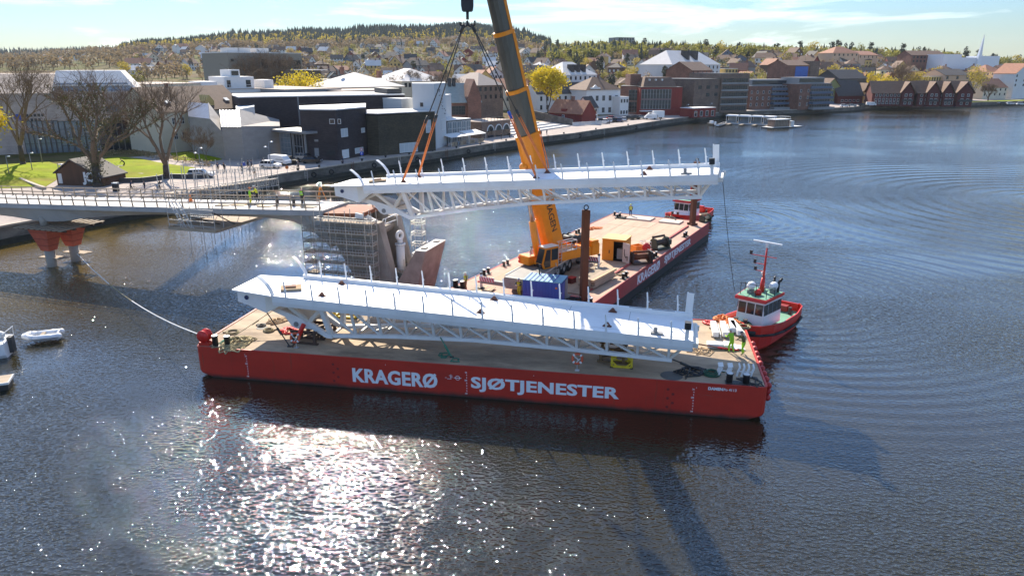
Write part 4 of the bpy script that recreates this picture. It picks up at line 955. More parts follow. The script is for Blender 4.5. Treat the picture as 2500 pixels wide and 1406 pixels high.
for y, k in ((.12, 0), (4.78, 1)):
    s = -60.0; prev = None; i = 0
    rail = M(); rail2 = M()
    while s < -4.5:
        z = bridge_z(s); p = M(); p.bar((s, y, z), (s, y, z+1.12), .055, .09); p.bar((s+.16, y, z), (s+.02, y, z+.6), .04, .05); p.build('railing_post', m_oldwood, bridge)
        if prev is not None:
            zp = bridge_z(prev)
            for h, w in ((1.08, .11), (.56, .13)): q = M(); q.bar((prev, y, zp+h), (s, y, z+h), .045, w); q.build('railing_plank', m_plank, bridge)
        prev = s; s += 1.62
for k in range(7):
    m = M(); s = -18+k*1.7; z = bridge_z(s)+.014; m.box(s, 1.2+.4*(k % 3), z, s+1.5, 2.0+.4*(k % 3), z+.12); m.build('formwork_board', m_wood if k % 2 else m_oldwood, bridge)
# red steel cone formwork on concrete piles
for px, py, y, lab, zt in ((128, 650, 79.3, 'red steel cone pier shell on a round concrete pile, nearer to the viewer', 4.6), (186, 637, 82.6, 'red steel cone pier shell on a round concrete pile, farther from the viewer', 4.55)):
    b = at(px, py, 0); t = thing('bridge_pier', lab, 'pier', (b.x, b.y, 0), TH, 'red cone piers under the approach bridge')
    m = M(); m.tube((0,0,-1.5), (0,0,2.1), .52, 18); m.build('pile', m_pier, t, True)
    rs = []
    for z, a, b_ in ((1.95, .6, .55), (3.3, 1.0, .8), (4.55, 1.45, 1.05)): rs.append([(-a,-b_,z), (a,-b_,z), (a,b_,z), (-a,b_,z)])
    m = M(); loft(m, rs); m.build('cone_shell', mat('red_formwork', (0.50,0.10,0.055), 0.6, var=.15, col2=(.36,.07,.045), mix=(.4,.7)), t)
    m = M()
    for z, a, b_ in ((2.6, .8, .68), (3.4, 1.05, .84), (4.2, 1.3, .98)):
        for q0, q1 in (((-a,-b_),(a,-b_)), ((a,-b_),(a,b_)), ((a,b_),(-a,b_)), ((-a,b_),(-a,-b_))): m.bar((*q0,z), (*q1,z), .07, .07)
    m.build('shell_rib', mat('dark_formwork_red', (0.28,0.05,0.035), .7), t)
    m = M(); m.tube((0,0,4.75), (0,0,5.9), .42, 16); m.build('column_head', m_pier, t, True)
    m = M(); m.box(-1.6,-.2,.95, 1.6,.5,1.05); m.box(-1.6,.7,.9,1.6,1.1,1.0); m.build('float_plank', m_plank, t)
gp = at_y(150, 548, 80.7)
t = thing('pier_platform', 'dark timber working platform on top of the red cones', 'platform', (gp.x, gp.y, 4.62), TH)
for k in range(5): m = M(); m.box(-3.4, -2.6+1.25*k, .0, 3.4, -2.35+1.25*k, .16); m.build('bearer', m_tres, t)
for k in range(9): m = M(); m.box(-3.6+.8*k, -3.0, .16, -3.2+.8*k, 3.0, .24); m.build('plank', m_oldwood, t)

pier = thing('bascule_pier', 'dark weathered concrete bascule pier with leaning arms', 'bridge pier', BO, TH)
leg = [(-4.53,8.25),(-4.4,7.4),(-.7,.9),(-.9,-1.5),(2.6,-1.5),(2.65,2.0),(1.35,7.95),(.6,7.98),(-.3,8.45),(-1.2,8.3)]
for y0, y1 in ((0, 1.15), (3.75, 4.9)):
    m = M(); m.prism(leg, y0, y1); m.build('leg', m_pier, pier, bevel=.03)
m = M(); m.prism([(-4.4,8.0),(-4.3,7.4),(-.6,.9),(-.8,-1.5),(1.2,-1.5),(.9,2.5),(-.35,6.4),(-.5,7.6)], 1.151, 3.749); m.build('cross_wall', m_pier, pier)
m = M(); m.prism([(-.35,6.2),(.9,6.6),(1.15,7.0),(1.1,7.3),(-.45,7.3)], 1.152, 3.748); m.build('landing', m_pier, pier)
m = M(); m.prism([(-4.53,8.26),(-1.3,8.31),(-.4,8.46),(-.4,8.8),(-4.5,8.6)], .05, 4.85); m.build('deck_end', mat('rust_brown_formwork', (.24,.085,.04), .8, var=.25), pier)
lobe = [(2.35,.4),(2.2,-1.5),(4.2,-1.5),(6.1,5.55),(5.05,5.55),(2.95,2.2)]
m = M(); m.prism(lobe, 0, 4.9); m.build('rest_arm', mat('brown_pier_concrete', (0.36,0.275,0.22), .9, var=.2, scale=.9, col2=(.24,.18,.145), mix=(.42,.68), bump=.02), pier, bevel=.03)
m = M(); m.box(5.0, .0, 5.552, 6.12, 4.9, 5.62); m.build('rest_top', m_deckconc, pier)
for y in (1.0, 3.9): m = M(); m.box(5.3, y-.28, 5.622, 5.8, y+.28, 5.72); m.build('bearing', m_black, pier)
m = M(); m.tube((2.3, 2.45, 1.0), (2.3, 2.45, 5.5), .42, 20); m.build('lift_cylinder', m_white, pier, True)
m = M(); m.tube((2.3, 2.45, 5.5), (2.3, 2.45, 5.95), .26, 16); m.lathe([(.42,0),(.52,0),(.52,.16),(.42,.16)], 18, (2.3,2.45,5.4)); m.build('lift_rod', m_white, pier, True)
m = M(); m.X = Matrix.Translation((2.3,2.45,6.35)); m.ring((0,0,0), .36, .17, 22, 10, Matrix.Rotation(R(70), 4, 'Z') @ Matrix.Rotation(R(90), 4, 'X')); m.build('rod_eye', m_white, pier, True)
m = M(); m.path([(1.0,1.1,7.0),(1.3,1.1,8.15),(1.35,1.2,8.15),(1.5,3.6,8.2),(1.5,3.7,7.0)], .05, 8); m.path([(1.2,1.15,7.6),(1.4,3.6,7.6)], .05, 8); m.path([(1.45,1.35,8.15),(1.2,1.35,7.0)], .05, 8); m.build('safety_rail', m_wpaint, pier, True)
m = M(); m.bar((.2,-.05,8.5), (1.2,-.05,8.02), .14, .5); m.bar((-1.0,-.05,8.62),(-.2,-.05,8.5),.14,.5); m.build('edge_board', m_wpaint, pier)
# ------------------------------------------------------------ scaffolds
LAD = {}
def lattice(m, a, b, h=.36, n=8, w=.07):
    a, b = Vector(a), Vector(b); u = Vector((0,0,h)); m.bar(a, b, w, w); m.bar(a+u, b+u, w, w)
    for i in range(n+1): p = a.lerp(b, i/n); m.bar(p, p+u, w*.8, w*.8)
def truss(m, a, b, h=.5, n=8, w=.05):
    a, b = Vector(a), Vector(b); u = Vector((0,0,h)); m.bar(a, b, w, w); m.bar(a+u, b+u, w, w)
    for i in range(n):
        p, q, c = a.lerp(b, i/n), a.lerp(b, (i+1)/n), a.lerp(b, (i+.5)/n); m.bar(p, c+u, w*.8, w*.8); m.bar(c+u, q, w*.8, w*.8)
m_dtube = mat('weathered_scaffold_tube', (0.30,0.26,0.22), .5, metal=.4, var=.3)
def scaffold(label, X, xs, ys, levels, tops, decks=True, mt=None, toe=True, skip=()):
    mt = mt or m_galv
    t = thing('scaffold', label, 'scaffold', X.to_translation(), X.to_euler().z)
    for x in xs:
        for y in ys:
            m = M(); m.tube((x, y, tops[0]), (x, y, tops[1]), .034, 6); m.build('standard', mt, t)
    for z in levels:
        for y in ys:
            m = M(); lattice(m, (xs[0], y, z), (xs[-1], y, z), .30, max(4, int((xs[-1]-xs[0])/.3)), .05); m.build('ledger', mt, t)
        for x in (xs[0], xs[-1]):
            m = M(); lattice(m, (x, ys[0], z), (x, ys[-1], z), .30, 4, .05); m.build('transom', mt, t)
        if decks:
            m = M(); m.box(xs[0], ys[0]+.03, z+.02, xs[-1], ys[-1]-.03, z+.07); m.build('deck', m_plank, t)
    return t
XB = Matrix.Translation(BO) @ Matrix.Rotation(TH, 4, 'Z')
lv = [8.1-1.02*i for i in range(7)]
scaffold('tube scaffold standing along the near side of the concrete bascule pier', XB, [-4.7, -3.1, -1.4, .6, 1.35], [-1.35, -.35], lv, (0.1, 9.3))
scaffold('narrow scaffold tower at the left corner of the bascule pier', XB, [-6.2, -5.0], [-1.2, .2], [7.0-1.05*i for i in range(6)], (0.1, 8.4), mt=m_dtube)
scaffold('scaffold tower on the far side of the bascule pier beside the cylinder', XB, [2.3, 3.5], [5.0, 5.9], [6.9-1.1*i for i in range(4)], (1.0, 7.6), decks=False)
scaffold('small scaffold platform between the pier legs under the cylinder', XB, [1.6, 3.2], [1.3, 3.5], [2.9], (2.8, 4.3))
# hanging scaffold under the approach deck
def hang():
    t = thing('hanging_scaffold', 'hanging scaffold platform with ladders below the approach bridge', 'scaffold', BO, TH)
    a = Vector((-22.4, -1.3, 4.9)); 
    for x in (-21.8, -19, -16.2):
        for y in (-1.3, .0): m = M(); m.tube((x, y, 6.2), (x, y, 11.8), .034, 6); m.build('standard', m_galv, t)
        m = M(); m.tube((x, 6.1, 6.2), (x, 6.1, 11.2), .034, 6); m.build('standard', m_galv, t)
    m = M(); m.box(-21.9, -1.35, 6.2, -16.1, 6.2, 6.3); m.build('deck', m_plank, t)
    for y in (-1.4, 6.22): m = M(); m.box(-21.9, y, 6.15, -16.1, y+.05, 6.45); m.build('toe_board', m_plank, t)
    for x in (-21.95, -16.1): m = M(); m.box(x, -1.35, 6.15, x+.05, 6.2, 6.45); m.build('toe_board', m_plank, t)
    for z in (6.7, 7.2, 7.9, 8.4): m = M(); m.tube((-21.8, -1.3, z), (-16.2, -1.3, z), .03, 6); m.build('ledger', m_galv, t)
    m = M(); lattice(m, (-19, -1.32, 7.7), (-16.2, -1.32, 7.7), .3, 11); m.build('lattice_beam', m_galv, t)
    for x in (-21.6, -20.7):
        m = M(); 
        for o in (0, .42): m.bar((x+o, -1.2, 9.0), (x+1.5+o, -1.2, 6.3), .06, .06)
        for k in range(11): q = k/11; m.bar((x+1.5*q, -1.2, 9.0-2.7*q), (x+1.5*q+.42, -1.2, 9.0-2.7*q), .04, .04)
        m.build('ladder', m_alu, t)
    for q in ((-19, -1.3, 7.6, -18, 6.3), (-16.4, -1.2, 8.2, -16.2, 6.4)): m = M(); m.bar((q[0], q[1], q[2]), (q[3], q[1]+3, q[4]), .09, .09); m.build('brace', m_black, t)
    for x in (-21.8, -20.4, -19, -17.6, -16.2):
        for y in (-1.3, 6.1): m = M(); m.tube((x, y, 6.3), (x, y, 7.3), .03, 6); m.build('guard_post', m_galv, t)
    m = M(); lattice(m, (-16.2, 5.2, 6.6), (-10, 5.2, 6.6), .32, 20); m.build('lattice_beam', m_dtube, t)
hang()
# scaffold stairway climbing to the bridge deck on the far side, over the water's edge
def stair():
    t = thing('scaffold_stair', 'long lattice scaffold footway climbing from the quay to the bridge', 'scaffold', BO, TH)
    o = [XB.inverted() @ at(668, 452, 3.2), Vector((-28.0, 5.6, 7.4))]
    a, b = o; d = (b-a).normalized(); n = Vector((-d.y, d.x, 0)).normalized()*.85
    for s in (-1, 1):
        m = M(); truss(m, a+n*s, b+n*s, 1.2, 30, .08); m.build('truss_girder', m_galv, t)
        m = M(); m.bar(a+n*s+Vector((0,0,2.0)), b+n*s+Vector((0,0,2.0)), .05, .05); m.build('handrail', m_galv, t)
        m = M(); lattice(m, a+n*s+Vector((0,0,2.7)), a.lerp(b, .75)+n*s+Vector((0,0,2.7)), .4, 26, .045); m.build('lattice_beam', m_galv, t)
    m = M(); m.add([a+n*.9+Vector((0,0,1.0)), a-n*.9+Vector((0,0,1.0)), b-n*.9+Vector((0,0,1.0)), b+n*.9+Vector((0,0,1.0)), a+n*.9+Vector((0,0,1.06)), a-n*.9+Vector((0,0,1.06)), b-n*.9+Vector((0,0,1.06)), b+n*.9+Vector((0,0,1.06))], M.BF); m.build('walkway', m_plank, t)
    for k in range(13):
        p = a.lerp(b, k/12)
        for s in (-1, 1): m = M(); m.tube(p+n*s+Vector((0,0,-.8 if k < 2 else (-3.2-4*k/12 if k < 11 else -.5))), p+n*s+Vector((0,0,3.2+(k % 3)*.7)), .042, 6); m.build('standard', m_galv, t)
    for k in range(1, 11):
        p, q = a.lerp(b, k/12), a.lerp(b, (k+1)/12)
        m = M(); m.bar(p+n+Vector((0,0,-3.4)), q+n+Vector((0,0,.0)), .05, .05); m.build('brace', m_galv, t)
        m = M(); m.bar(p+n+Vector((0,0,-1.6)), q+n+Vector((0,0,-1.6)), .05, .05); m.build('ledger', m_galv, t)
stair()
# ------------------------------------------------------------ trees
m_bark = mat('tree_bark', (0.075,0.055,0.04), 0.9, var=0.3, scale=3)
m_twig = mat('bare_twigs', (0.17,0.115,0.07), 0.9, var=0.25, scale=.5)
m_yel = leafmat('yellow_spring_leaves', (0.52,0.38,0.012), (0.70,0.55,0.03), .35)
m_gold = leafmat('golden_green_leaves', (0.32,0.25,0.03), (0.54,0.41,0.06), .35)
m_spring = leafmat('fresh_green_leaves', (0.15,0.16,0.025), (0.36,0.31,0.06), .35)
m_brownc = leafmat('budding_brown_twigs', (0.22,0.15,0.08), (0.36,0.27,0.14), .3)
m_conif = leafmat('conifer_needles', (0.026,0.038,0.026), (0.085,0.095,0.05), .08)
m_ivy = leafmat('ivy_leaves', (0.045,0.05,0.012), (0.12,0.11,0.03), .15)
def grow(p, d, L, r, dep, rng, spread, up, segs, tips):
    n = 3 if dep > 1 else 2
    for i in range(n):
        d2 = (d+Vector((rng.gauss(0,.13), rng.gauss(0,.13), rng.gauss(0,.10)+up))).normalized(); q = p+d2*(L/n)
        segs.append((p.copy(), q.copy(), r*(1-.28*i/n), r*(1-.28*(i+1)/n))); p, d = q, d2
        if dep > 0 and i == n-2 and rng.random() < .6:
            a = Vector((rng.gauss(0,1), rng.gauss(0,1), rng.gauss(.2,.5))).normalized()
            grow(p, (d+a*spread).normalized(), L*rng.uniform(.5,.7), r*.5, dep-1, rng, spread, up, segs, tips)
    if dep == 0: tips.append((p.copy(), d.copy())); return
    k = 3 if rng.random() < .55 else 2
    for _ in range(k):
        a = Vector((rng.gauss(0,1), rng.gauss(0,1), rng.gauss(.1,.45))).normalized()
        grow(p, (d+a*spread).normalized(), L*rng.uniform(.62,.84), r*.6, dep-1, rng, spread, up, segs, tips)
def tree_mesh(seed, h, r0, fork=.18, dep=5, spread=.62, up=.05, limbs=4, fine=0.012):
    rng = random.Random(seed); segs = []; tips = []
    p = Vector((0,0,-.2)); hh = h*fork
    q = Vector((rng.uniform(-.2,.2), rng.uniform(-.2,.2), hh)); tr = M(); tr.tube(p, p.lerp(q,.25), r0*1.35, 10, r0); tr.tube(p.lerp(q,.25), q, r0, 10, r0*.85)
    for i in range(limbs):
        a = 2*math.pi*(i+rng.uniform(-.25,.25))/limbs; d = Vector((math.cos(a)*.42, math.sin(a)*.42, 1)).normalized()
        grow(q-Vector((0,0,rng.uniform(0,.5))), d, h*.27, r0*.55, dep-1, rng, spread, up, segs, tips)
    return tr, segs, tips
def branch_mesh(segs, tips, seed, twigs=5, tl=.9, tr=.02):
    rng = random.Random(seed); m = M()
    for p, q, a, b in segs:
        if a > .018: m.tube(p, q, max(a,.02), 5 if a > .1 else 4 if a > .05 else 3, max(b,.016), False)
        else: m.tube(p, q, .02, 3, .014, False)
    for p, d in tips:
        for _ in range(twigs):
            a = (d*.7+Vector((rng.gauss(0,.6), rng.gauss(0,.6), rng.gauss(.15,.5)))).normalized()*tl*rng.uniform(.5,1.2)
            c = p+a*.55; m.tube(p, c, tr*.8, 3, tr*.6, False); m.tube(c, p+a+Vector((rng.gauss(0,.12),rng.gauss(0,.12),.08)), tr*.6, 3, tr*.3, False)
    return m
def quads(pts, size, rng, m=None, flat=0.0):
    m = m or M()
    vs = []; fs = []
    for p in pts:
        u = Vector((rng.gauss(0,1), rng.gauss(0,1), rng.gauss(0,1)*(1-flat))).normalized(); w = Vector((rng.gauss(0,1), rng.gauss(0,1), rng.gauss(0,1))); v = u.cross(w).normalized()
        s = size*rng.uniform(.6,1.3); a, b = u*s, v*s*.7; i = len(vs)
        vs += [p-a-b*.3, p-b, p+a*.9, p+b]; fs.append((i, i+1, i+2, i+3))
    return m.add(vs, fs)
def lump_points(n, rx, rz, cz, rng, lumps=9, fill=.6):
    L = []
    for i in range(lumps):
        a = rng.uniform(0, 2*math.pi); e = rng.uniform(-.75, 1.0); k = rng.uniform(.35,.72)
        L.append((Vector((math.cos(a)*rx*k*(1-.35*abs(e)), math.sin(a)*rx*k*(1-.35*abs(e)), cz+e*rz*.62)), rng.uniform(.30,.46)))
    out = []
    for _ in range(n):
        c, s = rng.choice(L); d = Vector((rng.gauss(0,1), rng.gauss(0,1), rng.gauss(0,1))).normalized()*(rng.uniform(fill,1)**.5)
        out.append(c+Vector((d.x*rx*s*1.15, d.y*rx*s*1.15, d.z*rz*s*1.1)))
    return out
TREES = {}
def tree_proto(kind, k):
    key = (kind, k)
    if key in TREES: return TREES[key]
    rng = random.Random(hash((len(kind)*31+k*7))); seed = 100+k*13+len(kind)
    if kind == 'conifer':
        h = 13; tr = M(); tr.tube((0,0,-.3), (0,0,h*.95), .17, 6, .03); c = M(); pts = []
        vs = []; fs = []
        for lv in range(15):
            z = h*.1+(h*.9)*(lv/15)**.95; R0 = 2.7*(1-lv/15.5)**.85*rng.uniform(.8,1.15); n = max(4, int(9-lv*.35))
            for i in range(n):
                a = 2*math.pi*(i+rng.uniform(-.35,.35))/n; d = Vector((math.cos(a), math.sin(a), 0)); w = Vector((-d.y, d.x, 0))*R0*.36; j = len(vs); r = R0*rng.uniform(.7,1.15)
                vs += [Vector((0,0,z+.5)), d*r*.55+w+Vector((0,0,z+.05)), d*r+Vector((0,0,z-r*.38)), d*r*.55-w+Vector((0,0,z+.05))]; fs.append((j, j+1, j+2, j+3))
        c.add(vs, fs); mats = (m_bark, m_conif)
    elif kind == 'pine':
        h = 14; tr = M(); tr.tube((0,0,-.3), (rng.uniform(-.4,.4),0,h*.85), .2, 6, .07); c = quads(lump_points(230, 2.9, 4.2, h*.72, rng, 8, .4), .62, rng); mats = (mat('pine_trunk', (.16,.085,.05), .9), m_conif)
    else:
        h = {'spring': 10, 'gold': 11, 'yellow': 8.5, 'brown': 10.5}[kind]; t_, segs, tips = tree_mesh(seed, h*.9, .2, .22, 3, .6, .05, 4); tr = t_
        for p, q, a, b in segs: tr.tube(p, q, max(a,.04), 4, max(b,.03), False)
        n = {'spring': 420, 'gold': 430, 'yellow': 520, 'brown': 300}[kind]
        c = quads(lump_points(n, h*.40, h*.42, h*.60, rng, 11, .45), .40 if kind != 'brown' else .34, rng)
        mats = (m_bark, {'spring': m_spring, 'gold': m_gold, 'yellow': m_yel, 'brown': m_brownc}[kind])
    TREES[key] = (tr.mesh('trunk', mats[0]), c.mesh('crown', mats[1], False, False)); return TREES[key]
TREE_WORDS = {'conifer': ('dark narrow spruce', 'spruce_tree'), 'pine': ('dark round-topped pine', 'pine_tree'), 'spring': ('fresh green leafing tree', 'leafy_tree'), 'gold': ('golden green leafing tree', 'leafy_tree'), 'yellow': ('bright yellow blossoming tree', 'yellow_tree'), 'brown': ('brown budding tree with bare twigs', 'bare_tree')}
def plant_tree(kind, p, s, where, group, k=None, rng=rnd, label=None):
    k = rng.randrange(4) if k is None else k; a, b = tree_proto(kind, k)
    t = thing(TREE_WORDS[kind][1], label or (TREE_WORDS[kind][0]+' '+where), 'tree', p, rng.uniform(0, 6.28), group); t.scale = (s*rng.uniform(.9,1.15), s*rng.uniform(.9,1.15), s*rng.uniform(.85,1.15))
    link('trunk', a, t); link('crown', b, t); return t

# ------------------------------------------------------------ buildings
m_wwall = mat('white_render', (0.66,0.65,0.62), 0.8, var=0.05, scale=.3); m_cream_w = mat('cream_render', (0.60,0.53,0.40), 0.8, var=.06, scale=.3)
m_yellow_w = mat('yellow_boards', (0.55,0.38,0.13), 0.8, var=.08, scale=.4); m_red_w = mat('red_boards', (0.20,0.028,0.02), 0.8, var=.12, scale=.5, stretch=(3,3,.4))
m_dred = mat('dark_red_boards', (0.105,0.018,0.016), 0.8, var=.12, scale=.5, stretch=(3,3,.4)); m_blue_w = mat('blue_grey_boards', (0.11,0.14,0.19), 0.8, var=.08)
m_brown_w = mat('brown_boards', (0.13,0.075,0.045), 0.8, var=.1); m_grey_w = mat('grey_boards', (0.26,0.255,0.25), 0.8, var=.08); m_green_w = mat('olive_green_boards', (0.21,0.22,0.075), 0.8, var=.08); m_peach = mat('peach_render', (0.55,0.38,0.25), .8, var=.06)
m_brick = brickmat('red_brick', (0.20,0.075,0.045), (0.25,0.2,0.16)); m_bbrick = brickmat('brown_brick', (0.185,0.115,0.08), (0.2,0.17,0.14)); m_dbrick = brickmat('black_brown_brick', (0.040,0.030,0.032), (0.032,0.027,0.028), .6, .2)
m_obrick = brickmat('olive_dark_brick', (0.062,0.050,0.030), (0.045,0.038,0.026), .6, .2); m_pbrick = brickmat('pale_pink_brick', (0.43,0.345,0.30), (0.40,0.33,0.29), .9, .3, var=.08)
m_pconc = mat('board_marked_concrete', (0.32,0.295,0.27), .85, var=.1, scale=.4, col2=(.26,.24,.225), mix=(.45,.7), stretch=(1,1,2.5)); m_wtower = mat('pale_grey_cladding', (0.52,0.53,0.53), .7, var=.05, scale=.4)
m_tile = mat('dark_roof_tile', (0.06,0.052,0.048), .8, var=.2, scale=.8); m_btile = mat('brown_roof_tile', (0.145,0.085,0.055), .85, var=.2, scale=.8); m_otile = mat('orange_roof_tile', (0.32,0.145,0.085), .85, var=.2, scale=.8)
m_wroof = mat('pale_roof_felt', (0.62,0.58,0.54), .85, var=.08, scale=.2); m_zinc = mat('zinc_roof', (0.20,0.205,0.23), .4, metal=.5, var=.15, scale=.8); m_gravel = mat('pink_gravel_roof', (0.45,0.36,0.29), .9, var=.1); m_copper = mat('grey_green_copper', (.28,.31,.28), .6, var=.15)
m_trim = mat('white_trim', (0.68,0.67,0.65), .6, var=.04); m_dtrim = mat('dark_trim', (0.05,0.048,0.046), .6); m_blind = mat('white_blind', (.5,.52,.52), .6, var=.05)
WIN = {}
def win_mesh(w, h, f, g, bars, ft):
    key = (round(w,2), round(h,2), f.name, g.name, bars, ft)
    if key not in WIN:
        m = M()
        for x0, z0, x1, z1 in ((0,0,w,ft), (0,h-ft,w,h), (0,ft,ft,h-ft), (w-ft,ft,w,h-ft)): m.box(x0, -.05, z0, x1, .05, z1)
        for i in range(1, bars[0]): x = w*i/bars[0]; m.box(x-ft*.35, -.045, ft, x+ft*.35, .045, h-ft)
        for i in range(1, bars[1]): z = h*i/bars[1]; m.box(ft, -.04, z-ft*.35, w-ft, .04, z+ft*.35)
        m.k = 1; m.box(ft*.5, -.02, ft*.5, w-ft*.5, .03, h-ft*.5)
        WIN[key] = m.mesh('window', [f, g])
    return WIN[key]
def face_X(side, L, D):
    return {'f': Matrix.Identity(4), 'r': TX(L, 0, 0, R(90)), 'l': TX(0, D, 0, R(-90)), 'b': TX(L, D, 0, R(180))}[side]
def wins(t, side, L, D, x0, x1, cols, zs, w, h, f=None, g=None, bars=(1,1), ft=.1, name='window', skip=()):
    me = win_mesh(w, h, f or m_trim, g or m_glass, bars, ft); X = face_X(side, L, D)
    for j, z in enumerate(zs):
        for i in range(cols):
            if (i, j) in skip: continue
            x = (x0+x1-w)/2 if cols == 1 else x0+(x1-x0-w)*i/(cols-1)
            link(name, me, t, X @ Matrix.Translation((x, -.035, z)))
def roof(t, kind, L, D, h, rh, mt, ov=.35, th=.16, y0=0, x0=0, gable=None):
    m = M()
    if kind == 'flat':
        m.box(x0-.06, y0-.06, h, x0+L+.06, y0+D+.06, h+.22); m.build('roof', mt, t); 
        return
    if kind == 'gx':            # ridge along the facade
        pf = [(y0-ov, h-ov*rh/(D/2)), (y0+D/2, h+rh), (y0+D+ov, h-ov*rh/(D/2)), (y0+D+ov, h-ov*rh/(D/2)+th), (y0+D/2, h+rh+th), (y0-ov, h-ov*rh/(D/2)+th)]
        m.prism(pf, x0-ov, x0+L+ov, 'x')
        if gable:
            g = M(); g.prism([(y0+.01, h), (y0+D-.01, h), (y0+D/2, h+rh-.01)], x0+.0, x0+L, 'x'); g.build('gable', gable, t)
    elif kind == 'gy':          # gable end faces the viewer
        pf = [(x0-ov, h-ov*rh/(L/2)), (x0+L/2, h+rh), (x0+L+ov, h-ov*rh/(L/2)), (x0+L+ov, h-ov*rh/(L/2)+th), (x0+L/2, h+rh+th), (x0-ov, h-ov*rh/(L/2)+th)]
        m.prism(pf, y0-ov, y0+D+ov, 'y')
        if gable:
            g = M(); g.prism([(x0+.01, h), (x0+L-.01, h), (x0+L/2, h+rh-.01)], y0, y0+D, 'y'); g.build('gable', gable, t)
    elif kind == 'hip':
        k = min(L, D)/2; a, b = ((x0+k, y0+D/2), (x0+L-k, y0+D/2)) if L >= D else ((x0+L/2, y0+k), (x0+L/2, y0+D-k))
        B = [(x0-ov,y0-ov,h),(x0+L+ov,y0-ov,h),(x0+L+ov,y0+D+ov,h),(x0-ov,y0+D+ov,h)]; T = [(*a,h+rh),(*b,h+rh)]
        vs = B+T; fs = [(0,1,5,4),(1,2,5),(2,3,4,5),(3,0,4),(3,2,1,0)] if L >= D else [(0,1,4),(1,2,5,4),(2,3,5),(3,0,4,5),(3,2,1,0)]
        m.add(vs, fs)
    elif kind == 'mono':        # rises towards the back
        m.prism([(y0-ov,h),(y0+D+ov,h+rh),(y0+D+ov,h+rh+th),(y0-ov,h+th)], x0-ov, x0+L+ov, 'x')
        g = M(); g.prism([(y0,h),(y0+D,h),(y0+D,h+rh)], x0, x0+L, 'x'); g.build('upper_wall', gable or mt, t)
    m.build('roof', mt, t)
def bld(name, label, cat, p0, p1, D, h, wall, rk='flat', rh=0, rmat=None, group=None, ov=.35, z=None, par=None, gable=True):
    p0, p1 = Vector(p0), Vector(p1); d = p1-p0; L = math.hypot(d.x, d.y); z = min(p0.z, p1.z)-.15 if z is None else z
    t = thing(name, label, cat, (p0.x, p0.y, z), math.atan2(d.y, d.x), group)
    m = M(); m.box(0, 0, 0, L, D, h); m.build('wall', wall, t)
    roof(t, rk, L, D, h, rh, rmat or m_wroof, ov, gable=wall if gable else None)
    return t, L
def hgt(p, py): return top_z(p, py)-p.z+.15
def chimney(t, x, y, z, h=1.2, w=.6, mt=None):
    m = M(); m.box(x-w/2, y-w/2, z, x+w/2, y+w/2, z+h); m.box(x-w/2-.06, y-w/2-.06, z+h+.001, x+w/2+.06, y+w/2+.06, z+h+.12); m.build('chimney', mt or m_brick, t)
def band(t, side, L, D, x0, x1, z0, z1, n, f=None, g=None):
    "a ribbon of windows: one long recess with n panes"
    w = (x1-x0)/n; wins(t, side, L, D, x0, x1, n, [z0], w-.06, z1-z0, f or m_dtrim, g or m_glass, (1,1), .08)

# pale library hall on the left
a, b = on_ground(-120, 384), on_ground(394, 364); t, L = bld('library_hall', 'large pale pink brick hall with sloping roof behind the bare trees', 'hall', a, b, 30, hgt(on_ground(150, 372), 226), m_pbrick, 'flat', 0, m_gravel, z=2.6)
H = hgt(on_ground(150, 372), 226); K = L/514.0
xa = lambda px: (px+120)*K
m = M(); m.hexa([(xa(-120),.4,H+.2),(xa(352),.4,H+.2),(xa(352),29,H+.2),(xa(-120),29,H+.2)], [(xa(-120),9,H+4.3),(xa(140),9,H+4.3),(xa(140),29,H+4.3),(xa(-120),29,H+4.3)]); m.build('roof_slope', m_gravel, t)
m = M(); m.hexa([(xa(138),.6,H+.22),(xa(357),.6,H+.22),(xa(357),28,H+.22),(xa(138),28,H+.22)], [(xa(148),7.5,H+5.0),(xa(312),7.5,H+5.0),(xa(312),28,H+5.0),(xa(148),28,H+5.0)]); m.build('lantern_roof', m_wroof, t)
m = M(); m.hexa([(xa(146),.9,H+.55),(xa(345),.9,H+.55),(xa(345),1.1,H+.55),(xa(146),1.1,H+.55)], [(xa(150),4.3,H+2.75),(xa(322),4.3,H+2.75),(xa(322),4.7,H+2.85),(xa(150),4.7,H+2.85)]); m.build('lantern_glazing', m_paleglass, t)
m = M(); m.bar((xa(146),2.3,H+1.75), (xa(336),2.3,H+1.75), .2, .2); m.build('glazing_bar', m_trim, t)
for x0, x1, z0, z1, n, r_ in ((54,142,.15,7.6,7,3), (142,235,.15,7.4,6,4), (238,316,.3,7.6,5,3)):
    w = (xa(x1)-xa(x0))/n; wins(t, 'f', L, 30, xa(x0), xa(x1), n, [z0], w-.05, z1, m_dtrim, m_paleglass if x0 < 200 else m_glass, (1, r_), .12)
wins(t, 'f', L, 30, xa(264), xa(303), 1, [H-4.4], xa(301)-xa(266), 1.6, m_dtrim, m_paleglass, (3,1), .12)
for o_ in t.children[:2]:
    for v in o_.data.vertices:
        if v.co.x > L-1 and v.co.z > H-.5: v.co.x -= 30*K
m = M(); m.X = Matrix.Translation((xa(50), -.02, H-5.0)) @ Matrix.Rotation(R(90),4,'X'); m.lathe([(0,0),(.75,0),(.75,.05),(0,.05)], 20); m.build('round_emblem', m_blueb, t)
for k in range(2):
    for q in range(6-k): m = M(); m.box(xa(60)+q*.75, -.08, H-4.9-1.0*k, xa(60)+q*.75+.5, -.02, H-4.3-1.0*k); m.build('sign_letter_block', m_dtrim, t)
